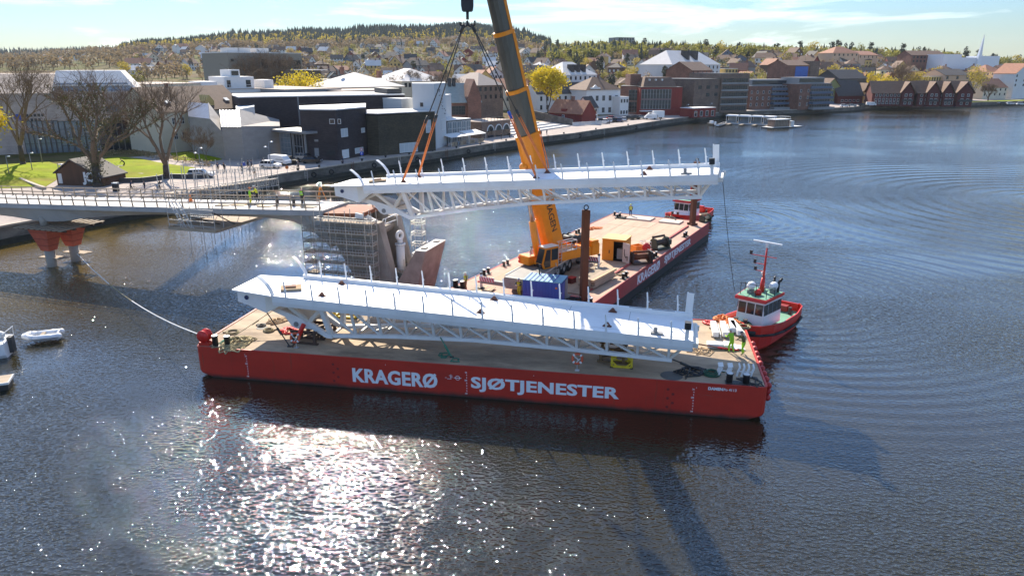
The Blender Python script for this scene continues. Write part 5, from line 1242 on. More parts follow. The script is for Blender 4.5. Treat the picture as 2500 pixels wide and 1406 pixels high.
# brown roofed building behind it
a, b = far(372, 62), far(588, 62); t, L = bld('tiled_hall', 'long building with dark brown tiled roof beside the pale library hall', 'building', a, b, 16, hgt(b, 262), m_cream_w, 'gx', 5.2, m_btile)
HT = hgt(b, 262)
wins(t, 'f', L, 16, 3, L-3, 9, [HT-6.4, HT-3.0], 1.1, 1.6, m_trim, m_glass, (2,2)); chimney(t, L*.35, 8, HT+4.4, 1.6)
m = M(); m.prism([(L*.55,HT-.5),(L*.55+2.6,HT-.5),(L*.55+2.6,HT+1.9),(L*.55+1.3,HT+3.3),(L*.55,HT+1.9)], 1.0, 5.5); m.build('dormer', m_yellow_w, t)
for x in (L*.18, L*.86): m = M(); m.X = Matrix.Translation((x, 2.6, HT+2.02)) @ Matrix.Rotation(math.atan2(5.2,8),4,'X'); m.box(-.6,-.6,-.05,.6,.6,.12); m.build('skylight', m_blind, t)
# white flat-roofed penthouse block
a, b = far(486, 96), far(770, 92); t, L = bld('flat_roofed_block', 'long low white block with roof terraces behind the concrete hall', 'building', a, b, 24, hgt(far(600,94), 218), m_wwall, 'flat', 0, m_gravel)
H = hgt(far(600,94), 218); band(t, 'f', L, 24, 2, L-2, H-2.6, H-.9, 18)
for x0, x1, y0, y1, hh in ((.03,.16,3,12,2.3), (.22,.47,3,14,3.6), (.30,.38,5,12,5.6), (.56,.64,3,10,2.6)):
    m = M(); m.box(L*x0, y0, H+.221, L*x1, y1, H+hh); m.build('roof_house', m_trim, t)
m = M(); m.box(L*.31, 4.9, H+3.9, L*.37, 4.98, H+5.2); m.box(L*.24, 2.9, H+.6, L*.27, 2.98, H+2.6); m.box(L*.4, 2.9, H+.6, L*.44, 2.98, H+2.6); m.build('roof_window', m_glass, t)
m = M()
for k in range(14): m.bar((L*.05+k*L*.045, .4, H+.22), (L*.05+k*L*.045, .4, H+1.3), .06, .06)
m.bar((L*.05, .4, H+1.3), (L*.05+13*L*.045, .4, H+1.3), .08, .08); m.build('roof_rail', m_trim, t)
# big dark brick theatre
c0, c1 = on_ground(600, 366), on_ground(985, 352)
a, b = far(574, 52), far(985, 30); t, L = bld('brick_theatre', 'long black brick theatre hall with white roof edge', 'theatre', a, b, 24, hgt(a, 238), m_dbrick, 'flat', 0, m_trim, z=2.3)
H = hgt(a, 238)
m = M(); m.box(.3, .3, H+.22, L-.3, 23.7, H+.27); m.build('roof_felt', m_wroof, t)
m = M(); m.box(L*.33, -.05, H*.45, L*.338, .0, H); m.build('drain_pipe', m_grey, t)
m = M(); m.box(L*.9, 2, H+.27, L*.99, 14, H+1.6); m.build('roof_plant', m_dtrim, t)
# concrete hall with angular slate tops
def angular(name, label, pts, ztops, mt, parent=None):
    t = parent or thing(name, label, 'building', (pts[0][0], pts[0][1], 2.2), 0); o = t.location
    n = len(pts); m = M(); vs = [(p[0]-o.x, p[1]-o.y, 0) for p in pts]+[(p[0]-o.x, p[1]-o.y, z-o.z) for p, z in zip(pts, ztops)]
    m.add(vs, [tuple(range(n-1,-1,-1)), tuple(range(n, 2*n))]+[(i, (i+1)%n, n+(i+1)%n, n+i) for i in range(n)]); m.build('wall', mt, t); return t
def inland(p, d): r = math.hypot(p[0], p[1]); return Vector((p[0]*(r+d)/r, p[1]*(r+d)/r, p[2]))
A, B, C = on_ground(551, 391), on_ground(597, 393), on_ground(690, 380); Ab, Bb, Cb = inland(A, 9), inland(B, 9), inland(C, 14)
zA, zB, zC = top_z(A, 311), top_z(B, 311), top_z(C, 308)
t = angular('concrete_hall', 'grey concrete hall with folded slate-topped volumes', [A, B, Bb, Ab], [zA, zB, zB+3.1, zA+3.1], m_pconc)
angular('', '', [B+(C-B)*.003, C, Cb, Bb+(C-B)*.003], [zB+.2, zC, zC+.5, zB+3.3], m_pconc, t)
m = M(); o = t.location; m.add([(A.x-o.x,A.y-o.y-.15,zA-o.z+.03),(B.x-o.x,B.y-o.y-.15,zB-o.z+.03),(Bb.x-o.x,Bb.y-o.y,zB-o.z+3.16),(Ab.x-o.x,Ab.y-o.y,zA-o.z+3.16)],[(0,1,2,3)]); m.build('slate_roof', m_zinc, t)
for k in range(7): m = M(); f = k/6; p = A.lerp(B, f); q = Ab.lerp(Bb, f); m.bar((p.x-o.x,p.y-o.y-.15,zA-o.z+.07),(q.x-o.x,q.y-o.y,zA-o.z+3.2),.07,.08); m.build('roof_seam', m_zinc, t)
A2, B2_ = on_ground(472, 374), on_ground(524, 386); Ab2, Bb2 = inland(A2, 10), inland(B2_, 10); z2 = top_z(B2_, 291)
angular('', '', [A2, B2_, Bb2, Ab2], [z2, z2, z2+2.8, z2+2.8], m_pconc, t); angular('', '', [B2_+Vector((.02,0,0)), A-Vector((.02,0,0)), Ab-Vector((.02,0,0)), Bb2+Vector((.02,0,0))], [z2+.1, zA-1.0, zA+1.2, z2+3.2], m_pconc, t)
m = M(); m.add([(A2.x-o.x,A2.y-o.y-.15,z2-o.z+.03),(B2_.x-o.x,B2_.y-o.y-.15,z2-o.z+.03),(Bb2.x-o.x,Bb2.y-o.y,z2-o.z+2.86),(Ab2.x-o.x,Ab2.y-o.y,z2-o.z+2.86)],[(0,1,2,3)]); m.build('slate_roof', m_zinc, t)
p = inland(on_ground(590, 392), 12); q = inland(on_ground(634, 388), 12); zz = top_z(p, 262)
angular('', '', [p, q, inland(q, 10), inland(p, 10)], [zz-.6, zz, zz, zz-.2], m_wtower, t)
for px, py in ((546, 386), (583, 389), (630, 388)):
    p = on_ground(px, py)-Vector((0,.2,0)); m = M(); m.box(p.x-o.x-.5, p.y-o.y-.35, .1, p.x-o.x+.5, p.y-o.y-.2, 2.5); m.build('door', m_dtrim if px < 560 else m_grey_w, t)
# black brick block in front, with corner
A, B, C = on_ground(742, 390), on_ground(828, 392), on_ground(900, 378); H = top_z(B, 270)
t = angular('brick_block', 'black brick corner block with small white windows by the quay', [A, B, C, inland(C, 16), inland(A, 14)], [H]*5, m_dbrick)
o = t.location
m = M(); vs = [(p.x-o.x, p.y-o.y, H-o.z) for p in (A, B, C, inland(C,16), inland(A,14))]; m.add(vs+[(x, y, z+.25) for x, y, z in vs], [(0,1,6,5),(1,2,7,6),(2,3,8,7),(3,4,9,8),(4,0,5,9),(5,6,7,8,9),(4,3,2,1,0)]); m.build('roof', m_trim, t)
def wall_part(t, A, B, px0, py0, px1, py1, name, mt, out=.06, frame_=None, bars=(1,1)):
    "a flat fitting on the wall A-B, given by the photo box it fills"
    o = t.location; d = (B-A); d.z = 0; L = d.length; d.normalize(); n = Vector((d.y, -d.x, 0))
    def hit(px, py):
        r = ray(px, py); k = (A-Vector((0,0,CAMH))).dot(n)/r.dot(n); return Vector((0,0,CAMH))+r*k
    p, q = hit(px0, py1), hit(px1, py0); s0, s1 = (p-A).dot(d), (q-A).dot(d); w, h = s1-s0, q.z-p.z
    ang = math.atan2(d.y, d.x); X = Matrix.Translation((A.x-o.x, A.y-o.y, -o.z)) @ Matrix.Rotation(ang-t.rotation_euler.z, 4, 'Z') if t.rotation_euler.z == 0 else frame(t).inverted() @ Matrix.Translation((A.x, A.y, 0)) @ Matrix.Rotation(ang, 4, 'Z')
    if frame_: return link(name, win_mesh(w, h, frame_, mt, bars, min(.1, w*.12)), t, X @ Matrix.Translation((s0, -.03, p.z)))
    m = M(); m.box(0, -out, 0, w, -.005, h); o_ = m.build(name, mt, t); o_.matrix_local = X @ Matrix.Translation((s0, 0, p.z)); return o_
for bx in ((805,291,817,303),(825,291,832,303)): wall_part(t, A, B, *bx, 'window', m_glass, frame_=m_trim)
for bx in ((833,313,848,336),(882,312,890,325)): wall_part(t, B, C, *bx, 'window', m_blind, frame_=m_trim, bars=(2,1))
wall_part(t, B, C, 836, 364, 851, 388, 'door', m_trim); wall_part(t, B, C, 867, 359, 886, 376, 'window', m_blind, frame_=m_trim)
sg = wall_part(t, A, B, 798, 368, 818, 378, 'sign', m_black, .12); wall_part(t, A, B, 768, 341, 777, 346, 'vent', m_grey_w)
wall_part(t, A, B, 769, 362, 778, 381, 'door', m_grey_w)
# glazed entrance with canopy
e0, e1 = on_ground(686, 383), on_ground(748, 391); t = thing('glazed_entrance', 'tall glazed entrance with flat canopy between concrete hall and black block', 'entrance', (e0.x, e0.y, 2.3), math.atan2(e1.y-e0.y, e1.x-e0.x)); L = math.hypot(e1.x-e0.x, e1.y-e0.y); H = top_z(e0, 321)-2.3
m = M(); m.box(0, .6, 0, L, 6, H); m.build('lobby', m_dtrim, t); m = M(); m.box(-1.2, -1.2, H+.01, L+2.2, 6, H+.5); m.build('canopy', m_grey, t)
for k, (x0, x1) in enumerate(((.06,.46), (.58,.92))): wins(t, 'f', L, 6, L*x0, L*x1, 1, [.2], L*(x1-x0), H-.4, m_grey_w, m_paleglass if k == 0 else m_glass, (3, 5 if k == 0 else 2), .16)
for x in (.0, .5, .97): m = M(); m.box(L*x, .0, 0, L*x+.35, .35, H); m.build('column', m_grey_w, t)
m = M(); m.box(L*.55, 3, H+.5, L*.95, 3.2, H+5.2); m.build('roof_screen', m_grey, t)
# olive black block and white tower
A, B, C = on_ground(899, 379), on_ground(927, 381), on_ground(1064, 368); Hh = top_z(B, 283)
t = angular('olive_brick_block', 'dark olive brick block with wide windows next to the white tower', [A, B, C, inland(C, 13), inland(A, 14)], [Hh, Hh, Hh+.3, Hh+.3, Hh], m_obrick)
o = t.location; m = M(); vs = [(p.x-o.x, p.y-o.y, Hh-o.z+.3) for p in (A, B, C, inland(C,13), inland(A,14))]; m.add(vs+[(x, y, z+.2) for x, y, z in vs], [(0,1,6,5),(1,2,7,6),(2,3,8,7),(3,4,9,8),(4,0,5,9),(5,6,7,8,9)]); m.build('roof', m_wroof, t)
wall_part(t, B, C, 1040, 293, 1051, 325, 'window', m_blind, frame_=m_trim, bars=(1,2)); wall_part(t, B, C, 976, 347, 1019, 374, 'window', m_blind, frame_=m_trim, bars=(4,1))
A, B, C = on_ground(1012, 366), on_ground(1065, 364), on_ground(1091, 356); Hh = top_z(B, 204)
t = angular('white_tower', 'tall pale grey tower with a flight of dark bird marks', [inland(A,3), B, C, inland(C, 9), inland(A, 12)], [Hh]*5, m_wtower); o = t.location
A_ = inland(A, 3)
wall_part(t, A_, B, 1026, 251, 1033, 261, 'window', m_glass, frame_=m_dtrim); wall_part(t, B, C, 1077, 290, 1086, 318, 'window', m_blind, frame_=m_trim)
br_ = random.Random(5)
for k in range(26):
    f = k/25; px = 1069+f*16+br_.uniform(-3,3); py = 214+f*62+br_.uniform(-4,4); w = br_.uniform(1.0,2.2)
    wall_part(t, B, C, px, py, px+w, py+w*1.3, 'bird_mark', m_black, .02)
wing0, wing1 = on_ground(1086, 350), on_ground(1104, 344); t, L = bld('side_wing', 'narrow pale wing on the right of the white tower', 'building', inland(wing0, 4), inland(wing1, 4), 8, hgt(wing0, 236), m_wtower, 'flat', 0, m_trim)
wing0, wing1 = on_ground(985, 372), on_ground(1012, 368); t, L = bld('link_block', 'low pale link block on the left of the white tower', 'building', inland(wing0, 16), inland(wing1, 16), 8, hgt(inland(wing0,16), 243), m_wtower, 'flat', 0, m_trim)
# glass cafe annex with awnings
A, B = on_ground(1092, 357), on_ground(1150, 349); t, L = bld('glass_cafe', 'glass cafe annex with white roof below the white tower', 'cafe', inland(A, 5), inland(B, 5), 7, hgt(inland(A,5), 296), m_dtrim, 'flat', 0, m_trim)
H = hgt(inland(A,5), 296); wins(t, 'f', L, 7, .3, L-.3, 5, [.3], L/5-.3, H-.6, m_trim, m_paleglass, (2,3), .12)
A, B = on_ground(1098, 359), on_ground(1184, 346); t = thing('awning_terrace', 'row of white awnings over the cafe tables on the quay', 'awning', A, math.atan2(B.y-A.y, B.x-A.x)); L = (B-A).length
for k in range(2):
    m = M(); m.hexa([(L*.5*k,-.6,2.3),(L*.5*(k+1)-.2,-.6,2.3),(L*.5*(k+1)-.2,3.0,2.9+.3*k),(L*.5*k,3.0,2.9+.3*k)], [(L*.5*k,-.6,2.36),(L*.5*(k+1)-.2,-.6,2.36),(L*.5*(k+1)-.2,3.0,2.96+.3*k),(L*.5*k,3.0,2.96+.3*k)]); m.build('awning_cloth', m_trim, t)
    for x in (L*.5*k+.1, L*.5*(k+1)-.3): m = M(); m.tube((x,-.5,0),(x,-.5,2.3),.05,6); m.build('awning_post', m_alu, t)
cr_ = random.Random(9)
for k in range(12):
    p = A.lerp(B, .05+k*.075)+Vector((0, cr_.uniform(.3,1.6), 0)); q = thing('cafe_table', 'small dark cafe table with chairs under the white awnings', 'table', (p.x, p.y, p.z), 0, 'cafe tables under the awnings')
    m = M(); m.tube((0,0,0),(0,0,.72),.04,6); m.box(-.4,-.4,.72,.4,.4,.76); m.build('table', m_dtrim, q)
    for s in (-.65,.65): m = M(); m.box(s-.2,-.2,.42,s+.2,.2,.47); m.box(s-.2 if s<0 else s+.15,-.2,.47,s-.15 if s<0 else s+.2,.2,.9); m.build('chair', m_dtrim, q)
t = thing('glass_screen', 'low glass and timber screen around the cafe terrace', 'fence', A+Vector((-.3,-.9,0)), math.atan2(B.y-A.y, B.x-A.x))
for k in range(12): m = M(); m.box(k*L/12, 0, .05, (k+1)*L/12-.06, .06, 1.1); m.build('panel', m_oldwood if k % 3 else m_paleglass, t)
# old red brick school with copper roof and gable
A, B = far(1094, 40), far(1172, 32); Hs = hgt(A, 250); t, L = bld('brick_school', 'old red brick building with tall gable and copper roof', 'school', A, B, 14, Hs, m_brick, 'gx', 5.2, m_copper)
wins(t, 'f', L, 14, .8, L*.5, 4, [1.5, 6.0], 1.1, 2.6, m_dtrim, m_glass, (2,3), .12)
m = M(); x0, x1 = L*.56, L-.2; m.prism([(x0,0),(x1,0),(x1,Hs+1.5),((x0+x1)/2,Hs+6.6),(x0,Hs+1.5)], -1.0, 6); m.build('gable_front', m_brick, t)
wins(t, 'f', L, 14, x0+.6, x1-.6, 3, [1.2, 6.2], 1.0, 2.6, m_dtrim, m_glass, (2,3), .12)
for o_ in t.children[-6:]: o_.matrix_local = Matrix.Translation((0,-1.0,0)) @ o_.matrix_local
for x in (L*.22, L*.36): chimney(t, x, 6, Hs+3.5, 3.2, .9, m_dtrim)
# arcade wall with terrace
A, B = on_ground(1176, 339), on_ground(1246, 330); t, L = bld('arcade_wall', 'low dark stone arcade with three white-edged arches', 'arcade', A, B, 9, hgt(A, 300), m_bbrick, 'flat', 0, m_gravel)
H = hgt(A, 300)
for k, x in enumerate((L*.30, L*.58, L*.85)):
    m = M(); m.X = Matrix.Translation((x, -.02, H*.45)) @ Matrix.Rotation(R(90),4,'X'); m.ring((0,0,0), 1.55, .18, 14, 6, None, math.pi); m.build('arch_ring', m_trim, t, True)
    m = M(); pts = [(x-1.4,.05),(x+1.4,.05)]+[(x+1.4*math.cos(R(a)), H*.45+1.4*math.sin(R(a))) for a in range(0,181,20)]; m.prism(pts, -.04, .0); m.build('arch_opening', m_glass, t)
for k in range(9): m = M(); m.box(k*L/9, .1, H+.22, k*L/9+.08, .18, H+1.2); m.build('terrace_post', m_dtrim, t)
m = M(); m.box(0, .1, H+1.15, L, .18, H+1.22); m.build('terrace_rail', m_dtrim, t)
# amphitheatre steps
A, B = on_ground(1256, 330), on_ground(1392, 309); t = thing('quay_steps', 'broad pale stone steps rising from the quay', 'steps', A, math.atan2(B.y-A.y, B.x-A.x)); L = (B-A).length
for k in range(6): m = M(); m.box(-1+.5*k, k*2.6, -.3, L-2.6*k, k*2.6+2.7, .45*(k+1)); m.build('step', m_deckconc, t)
# wall and white picket fence
A, B = on_ground(1300, 290), on_ground(1396, 306); t = thing('retaining_wall', 'grey stone retaining wall running down beside the steps', 'wall', A, math.atan2(B.y-A.y, B.x-A.x)); L = (B-A).length
m = M(); m.hexa([(0,0,-.5),(L,0,-.5),(L,.5,-.5),(0,.5,-.5)], [(0,0,3.0),(L,0,1.4),(L,.5,1.4),(0,.5,3.0)]); m.build('wall', m_quaywall, t)
A, B = on_ground(1398, 308), on_ground(1482, 303); t = thing('picket_fence', 'white picket fence in front of the red house', 'fence', A, math.atan2(B.y-A.y, B.x-A.x)); L = (B-A).length
for k in range(int(L/.55)): m = M(); m.box(k*.55, 0, 0, k*.55+.3, .06, 1.25); m.build('picket', m_trim, t)
m = M(); m.box(0, .06, .3, L, .1, .4); m.box(0, .06, .9, L, .1, 1.0); m.build('rail', m_trim, t)
# red wooden house and white neighbour
A, B = on_ground(1341, 295), on_ground(1420, 302); t, L = bld('red_house', 'red wooden house with orange tiled roof by the picket fence', 'house', A, B, 7.5, 3.6, m_red_w, 'gx', 4.3, m_otile)
wins(t, 'f', L, 7.5, L*.38, L*.5, 1, [1.6], 1.2, 1.2, m_trim, m_glass, (2,2)); m = M(); m.prism([(L*.36,3.3),(L*.52,3.3),(L*.52,4.9),(L*.36,4.9)], .2, 2); m.build('dormer', m_red_w, t); wins(t, 'f', L, 7.5, L*.38, L*.5, 1, [3.6], 1.1, 1.0, m_trim, m_glass, (2,2)); t.children[-1].matrix_local = Matrix.Translation((0,.18,0)) @ t.children[-1].matrix_local
chimney(t, L*.52, 3.7, 7.2, 2.0, .9)
A, B = inland(on_ground(1438, 301), 10), inland(on_ground(1458, 299), 10); t, L = bld('white_house', 'small white house with dark lean-to roof behind the red house', 'house', A, B, 6, 5.2, m_wwall, 'gx', 3.6, m_tile); wins(t, 'f', L, 9, .6, L-.6, 3, [.9, 3.3], .8, 1.2, m_dtrim, m_glass)
A, B = far(1312, 92), far(1436, 84); t, L = bld('white_wing', 'long white two-storey house with dark roof behind the yellow tree', 'house', A, B, 11, hgt(A, 229), m_wwall, 'gx', 4.2, m_tile); H = hgt(A, 229); wins(t, 'f', L, 11, 1.5, L-1.5, 8, [H-6.4, H-2.9], 1.0, 1.8, m_dtrim, m_glass, (2,2)); chimney(t, L*.7, 5.5, H+3.6)
A, B = on_ground(1430, 285), on_ground(1512, 283); A, B = inland(A, 7), inland(B, 6); t, L = bld('white_villa', 'white two-storey villa with brown hipped roof on the waterfront', 'villa', A, B, 15, hgt(A, 219), m_wwall, 'hip', 5.0, m_btile, ov=.6); H = hgt(A, 219)
wins(t, 'f', L, 15, 1.4, L-1.2, 5, [H*.12, H*.58], 1.35, 2.1, m_grey_w, m_glass, (2,2)); wins(t, 'r', L, 15, 2, 13, 3, [H*.12, H*.58], 1.3, 2.1, m_grey_w, m_glass, (2,2)); chimney(t, L*.6, 7, H+4, 1.8)
m = M(); m.prism([(L*.12,H-.3),(L*.4,H-.3),(L*.4,H+1.0),(L*.33,H+1.0),(L*.26,H+2.0),(L*.19,H+1.0),(L*.12,H+1.0)], -.06, .7); m.build('curved_gable', m_wwall, t)
A, B = inland(on_ground(1512, 285), 5), inland(on_ground(1533, 284), 5); t, L = bld('white_annex', 'small white flat-roofed annex beside the villa', 'house', A, B, 9, hgt(A, 238), m_wwall, 'flat', 0, m_trim); H = hgt(A, 238); wins(t, 'f', L, 9, .5, L-.4, 3, [.8, H-2.2], .8, 1.4, m_dtrim, m_glass)
# red glass-fronted building
A, B = on_ground(1560, 284), on_ground(1662, 284); A, B = inland(A, 6), inland(B, 5); C = inland(on_ground(1688, 281), 10); H = hgt(A, 213)
t, L = bld('red_office', 'red walled office with a tall glazed front on the waterfront', 'office', A, B, 22, H, m_red_w, 'flat', 0, m_dtrim)
wins(t, 'f', L, 22, L*.03, L*.74, 10, [H*.24, H*.60], L*.071, H*.34, m_grey_w, m_glass, (1,2), .12); wins(t, 'r', L, 22, 1, 14, 6, [H*.24, H*.60], 1.9, H*.34, m_grey_w, m_glass, (1,2), .12)
m = M(); m.hexa([(L*.1,2,H+.221),(L*.9,2,H+.221),(L*.9,20,H+.221),(L*.1,20,H+.221)], [(L*.22,7,H+4),(L*.84,7,H+4),(L*.84,20,H+4),(L*.22,20,H+4)]); m.build('sloping_roof', m_btile, t)
m = M(); m.box(-1, 12, H+.221, L*.2, 20, H+5.2); m.build('stair_tower', m_brick, t); m = M(); m.box(0,-2.2,H*.17,L*.5,-.01,H*.2); m.build('door_canopy', m_trim, t)
for x in (L*.3, L*.45, L*.6): m = M(); m.lathe([(0,0),(.5,0),(.5,.7),(0,.7)], 10, (x, 5.5, H+2.6)); m.build('roof_vent', m_alu, t)
A, B = inland(on_ground(1512, 284), 13), inland(on_ground(1558, 284), 10); t, L = bld('red_link', 'lower red and brown wing left of the glazed red office', 'office', A, B, 14, hgt(A, 211), m_brick, 'flat', 0, m_dtrim); H = hgt(A, 211); wins(t, 'f', L, 14, L*.45, L*.95, 3, [1, H*.5], 1.4, H*.38, m_grey_w, m_glass, (1,3))
# brown brick offices
A, B = inland(on_ground(1690, 280), 6), inland(on_ground(1754, 277), 6); t, L = bld('brick_office', 'brown brick office block with few windows', 'office', A, B, 24, hgt(A, 194), m_bbrick, 'flat', 0, m_dtrim); H = hgt(A, 194); wins(t, 'f', L, 24, L*.15, L*.9, 3, [H*.5, H*.72], 2.2, 1.5, m_dtrim, m_glass, (2,1), skip=((0,0),))
A, B = inland(on_ground(1755, 277), 5), inland(on_ground(1822, 275), 5); t, L = bld('brick_office', 'taller brown brick office block with ribbons of windows on every floor', 'office', A, B, 24, hgt(A, 181), m_bbrick, 'flat', 0, m_dtrim); H = hgt(A, 181)
for k in range(5): band(t, 'f', L, 24, .8, L-.8, H*(.06+.18*k), H*(.06+.18*k)+1.7, 11)
for k in range(4): m = M(); m.box(.2, -.3, H*(.205+.18*k), L-.2, -.02, H*(.205+.18*k)+.5); m.build('concrete_band', m_concrete, t)
wins(t, 'r', L, 24, 2, 22, 8, [H*(.06+.18*k) for k in range(5)], 1.5, 1.6, m_dtrim, m_glass)
A, B = on_ground(1690, 288), on_ground(1746, 285); t, L = bld('red_pavilion', 'low red pavilion with flat white roof on the quay', 'pavilion', inland(A,2), inland(B,2), 7, 3.6, m_red_w, 'flat', 0, m_trim, ov=.8); wins(t, 'f', L, 7, 1, L-1, 4, [.4], 1.6, 2.2, m_trim, m_glass)
# terraced flats
for (x0, x1, xm, nm) in ((1826, 1946, 1882, 'brick and grey terraced flats with stepped balconies, left of the pair'), (1946, 2024, 1972, 'brick and grey terraced flats with stepped balconies, right of the pair')):
    A, B, Mm = inland(on_ground(x0, 270), 6), inland(on_ground(x1, 267), 6), inland(on_ground(xm, 269), 6); H = hgt(A, 211 if x0 < 1900 else 206)
    t, L = bld('terraced_flats', nm, 'flats', A, B, 18, H, m_brick, 'flat', 0, m_grey); Lm = (Mm-A).length
    wins(t, 'f', L, 18, .8, Lm-.6, 4 if x0 < 1900 else 2, [H*.16, H*.42, H*.68], .9, 1.4, m_trim, m_glass)
    nf = 5
    for k in range(nf):
        z0 = H*k/nf+(.1 if k else 0); dd_ = 3.2-.65*k
        m = M(); m.box(Lm, -dd_, z0+.05, L-.1, -.01, z0+1.15); m.build('balcony', m_blue_w if k else m_grey_w, t)
        band(t, 'f', L, 18, Lm+.5, L-.6, z0+1.2, z0+H/nf-.3, 8, m_grey_w)
    m = M(); m.box(L*.1, 3, H+.221, L*.9, 14, H+3.0); m.build('penthouse', m_grey_w, t); m = M(); m.box(L*.12, 2.93, H+.7, L*.88, 2.99, H+2.4); m.build('penthouse_window', m_glass, t)
# green house, dark barn, warehouses
A, B = inland(on_ground(2012, 255), 4), inland(on_ground(2046, 254), 4); t, L = bld('green_house', 'olive green gabled house beside the dark barn', 'house', A, B, 14, hgt(A, 212), m_green_w, 'gy', 4.2, m_btile); H = hgt(A, 212); wins(t, 'f', L, 14, 1, L-1, 3, [1.2, 4.4, 7.4], .9, 1.3, m_trim, m_glass)
A, B = inland(on_ground(2044, 255), 3), inland(on_ground(2104, 255), 3); t, L = bld('dark_barn', 'dark barn with a big black slate roof by the water', 'barn', A, B, 15, 5.0, m_dred, 'gx', 7.5, m_tile, ov=.6); wins(t, 'f', L, 15, 2, L-2, 5, [1.3], 1.4, 1.3, m_trim, m_glass)
A, B = inland(on_ground(2104, 256), 14), inland(on_ground(2128, 256), 14); t, L = bld('ochre_house', 'ochre wooden house between the barn and the red warehouse', 'house', A, B, 12, 7, m_yellow_w, 'gy', 4, m_btile); wins(t, 'f', L, 12, .8, L-.8, 3, [1, 4], .9, 1.4, m_trim, m_glass)
def warehouse(x0, x1, xg, label, y, gables):
    A, B = inland(on_ground(x0, y), 3), inland(on_ground(x1, y+1), 3); H = hgt(A, 226); t, L = bld('red_warehouse', label, 'warehouse', A, B, 14, H, m_dred, 'gx', 5.6, m_btile, 'red waterfront warehouses', ov=.7)
    wins(t, 'f', L, 14, 1.5, L*.66, 7, [1.0, H*.38, H*.70], 1.1, 1.3, m_trim, m_glass)
    for g0, g1 in gables:
        m = M(); a_, b_ = L*g0, L*g1; m.prism([(a_,0),(b_,0),(b_,H+.2),((a_+b_)/2,H+5.0),(a_,H+.2)], -1.6, 7); m.build('gable_bay', m_dred, t)
        r = M(); r.prism([(a_-.7,H-.2),((a_+b_)/2,H+5.2),(b_+.7,H-.2),(b_+.7,H+.05),((a_+b_)/2,H+5.5),(a_-.7,H+.05)], -2.3, 7); r.build('gable_roof', m_btile, t)
        n0 = len(t.children); me = win_mesh(1.2, 1.4, m_trim, m_glass, (2,1), .1)
        for z in (1.0, H*.38, H*.72): 
            for q in (.25, .62): link('window', me, t, Matrix.Translation((a_+(b_-a_)*q, -1.64, z)))
        m = M(); m.box(a_+.5, -2.6, H*.36, b_-.5, -1.61, H*.36+.15); m.box(a_+.5,-2.6,H*.36+.15,b_-.5,-2.52,H*.36+1.1); m.build('balcony', m_dtrim, t)
warehouse(2126, 2228, 0, 'red wooden warehouse with one gable bay and rows of small windows', 259, ((.68,.97),))
warehouse(2236, 2370, 0, 'long red wooden warehouse with three gable bays', 260, ((.16,.38),(.44,.62),(.70,.98)))
# second rank behind the waterfront
def back(name, label, cat, x0, x1, d, D, ytop, wall, rk, rh, rmat, cols=0, rows=0, w=1.1, h=1.5, f=None, bars=(1,1), group=None):
    A, B = far(x0, d), far(x1, d); H = max(3.0, hgt((A+B)/2, ytop)); t, L = bld(name, label, cat, A, B, D, H, wall, rk, rh, rmat, group)
    if cols: wins(t, 'f', L, D, L*.05, L*.95, cols, [H-(h+1.3)*(k+.75) for k in range(rows) if H-(h+1.3)*(k+.75) > .3], w, h, f or m_dtrim, m_glass, bars)
    return t, L, H
t, L, H = back('white_block', 'tall white apartment block with steep grey hipped roof', 'flats', 1640, 1758, 118, 20, 157, m_wwall, 'hip', 7.5, m_wroof, 11, 4, 1.3, 1.7)
for x in (.38, .55): m = M(); m.box(L*x, 3, H+1, L*x+3, 7, H+7.5); m.build('roof_tower', m_tile, t)
t, L, H = back('white_block', 'white block with a row of dormers in its pale roof', 'building', 1376, 1458, 100, 16, 183, m_wwall, 'hip', 5.5, m_wroof, 7, 2)
for k in range(3): m = M(); m.box(L*(.3+.17*k), 1.2, H+1.2, L*(.3+.17*k)+1.8, 4, H+4.4); m.build('dormer', m_tile, t)
t, L, H = back('brick_school', 'red brick block with a bright blue middle front', 'school', 1924, 2000, 95, 16, 160, m_brick, 'gx', 3.0, m_btile)
m = M(); m.box(L*.24, -.15, 1, L*.64, -.01, H-.6); m.build('blue_front', mat('bright_blue_panel', (.03,.12,.42), .5), t); wins(t, 'f', L, 16, L*.27, L*.61, 5, [H-3, H-6], 1.3, 1.2, m_trim, m_glass); t.children[-1]
for o_ in t.children:
    if o_.name.startswith('window'): o_.matrix_local = Matrix.Translation((0,-.16,0)) @ o_.matrix_local
m = M(); m.box(L*.7, -.3, 0, L, 14, H+2.5); m.build('dark_wing', m_bbrick, t)
back('dark_hall', 'long hall with a black roof above the barn', 'hall', 2052, 2120, 48, 14, 192, m_dtrim, 'gx', 4.6, m_tile)
back('yellow_flats', 'yellow flats with square dark windows behind the long warehouse', 'flats', 2312, 2372, 40, 16, 184, m_peach, 'gx', 3.4, m_tile, 3, 2, 1.8, 1.8)
back('yellow_hall', 'low yellow timber building behind the long warehouse', 'building', 2258, 2310, 44, 14, 188, m_yellow_w, 'flat', 0, m_gravel, 8, 1, .9, 2.2)
back('brick_school', 'long low brown brick building on the ridge near the church', 'school', 2222, 2304, 210, 16, 135, m_brick, 'gx', 3.5, m_btile, 9, 2, 1.4, 1.6)
back('peach_hall', 'wide peach coloured hall with tiled roof on the ridge', 'hall', 2030, 2092, 235, 18, 130, m_peach, 'hip', 5, m_otile, 6, 1); back('peach_hall', 'lower peach coloured wing right of the wide hall', 'hall', 2094, 2140, 235, 16, 134, m_peach, 'gx', 3, m_otile, 5, 1)
t, L, H = back('church', 'modern white church with a tall thin spire', 'church', 2300, 2344, 190, 16, 133, m_wpaint, 'flat', 0, m_wpaint)
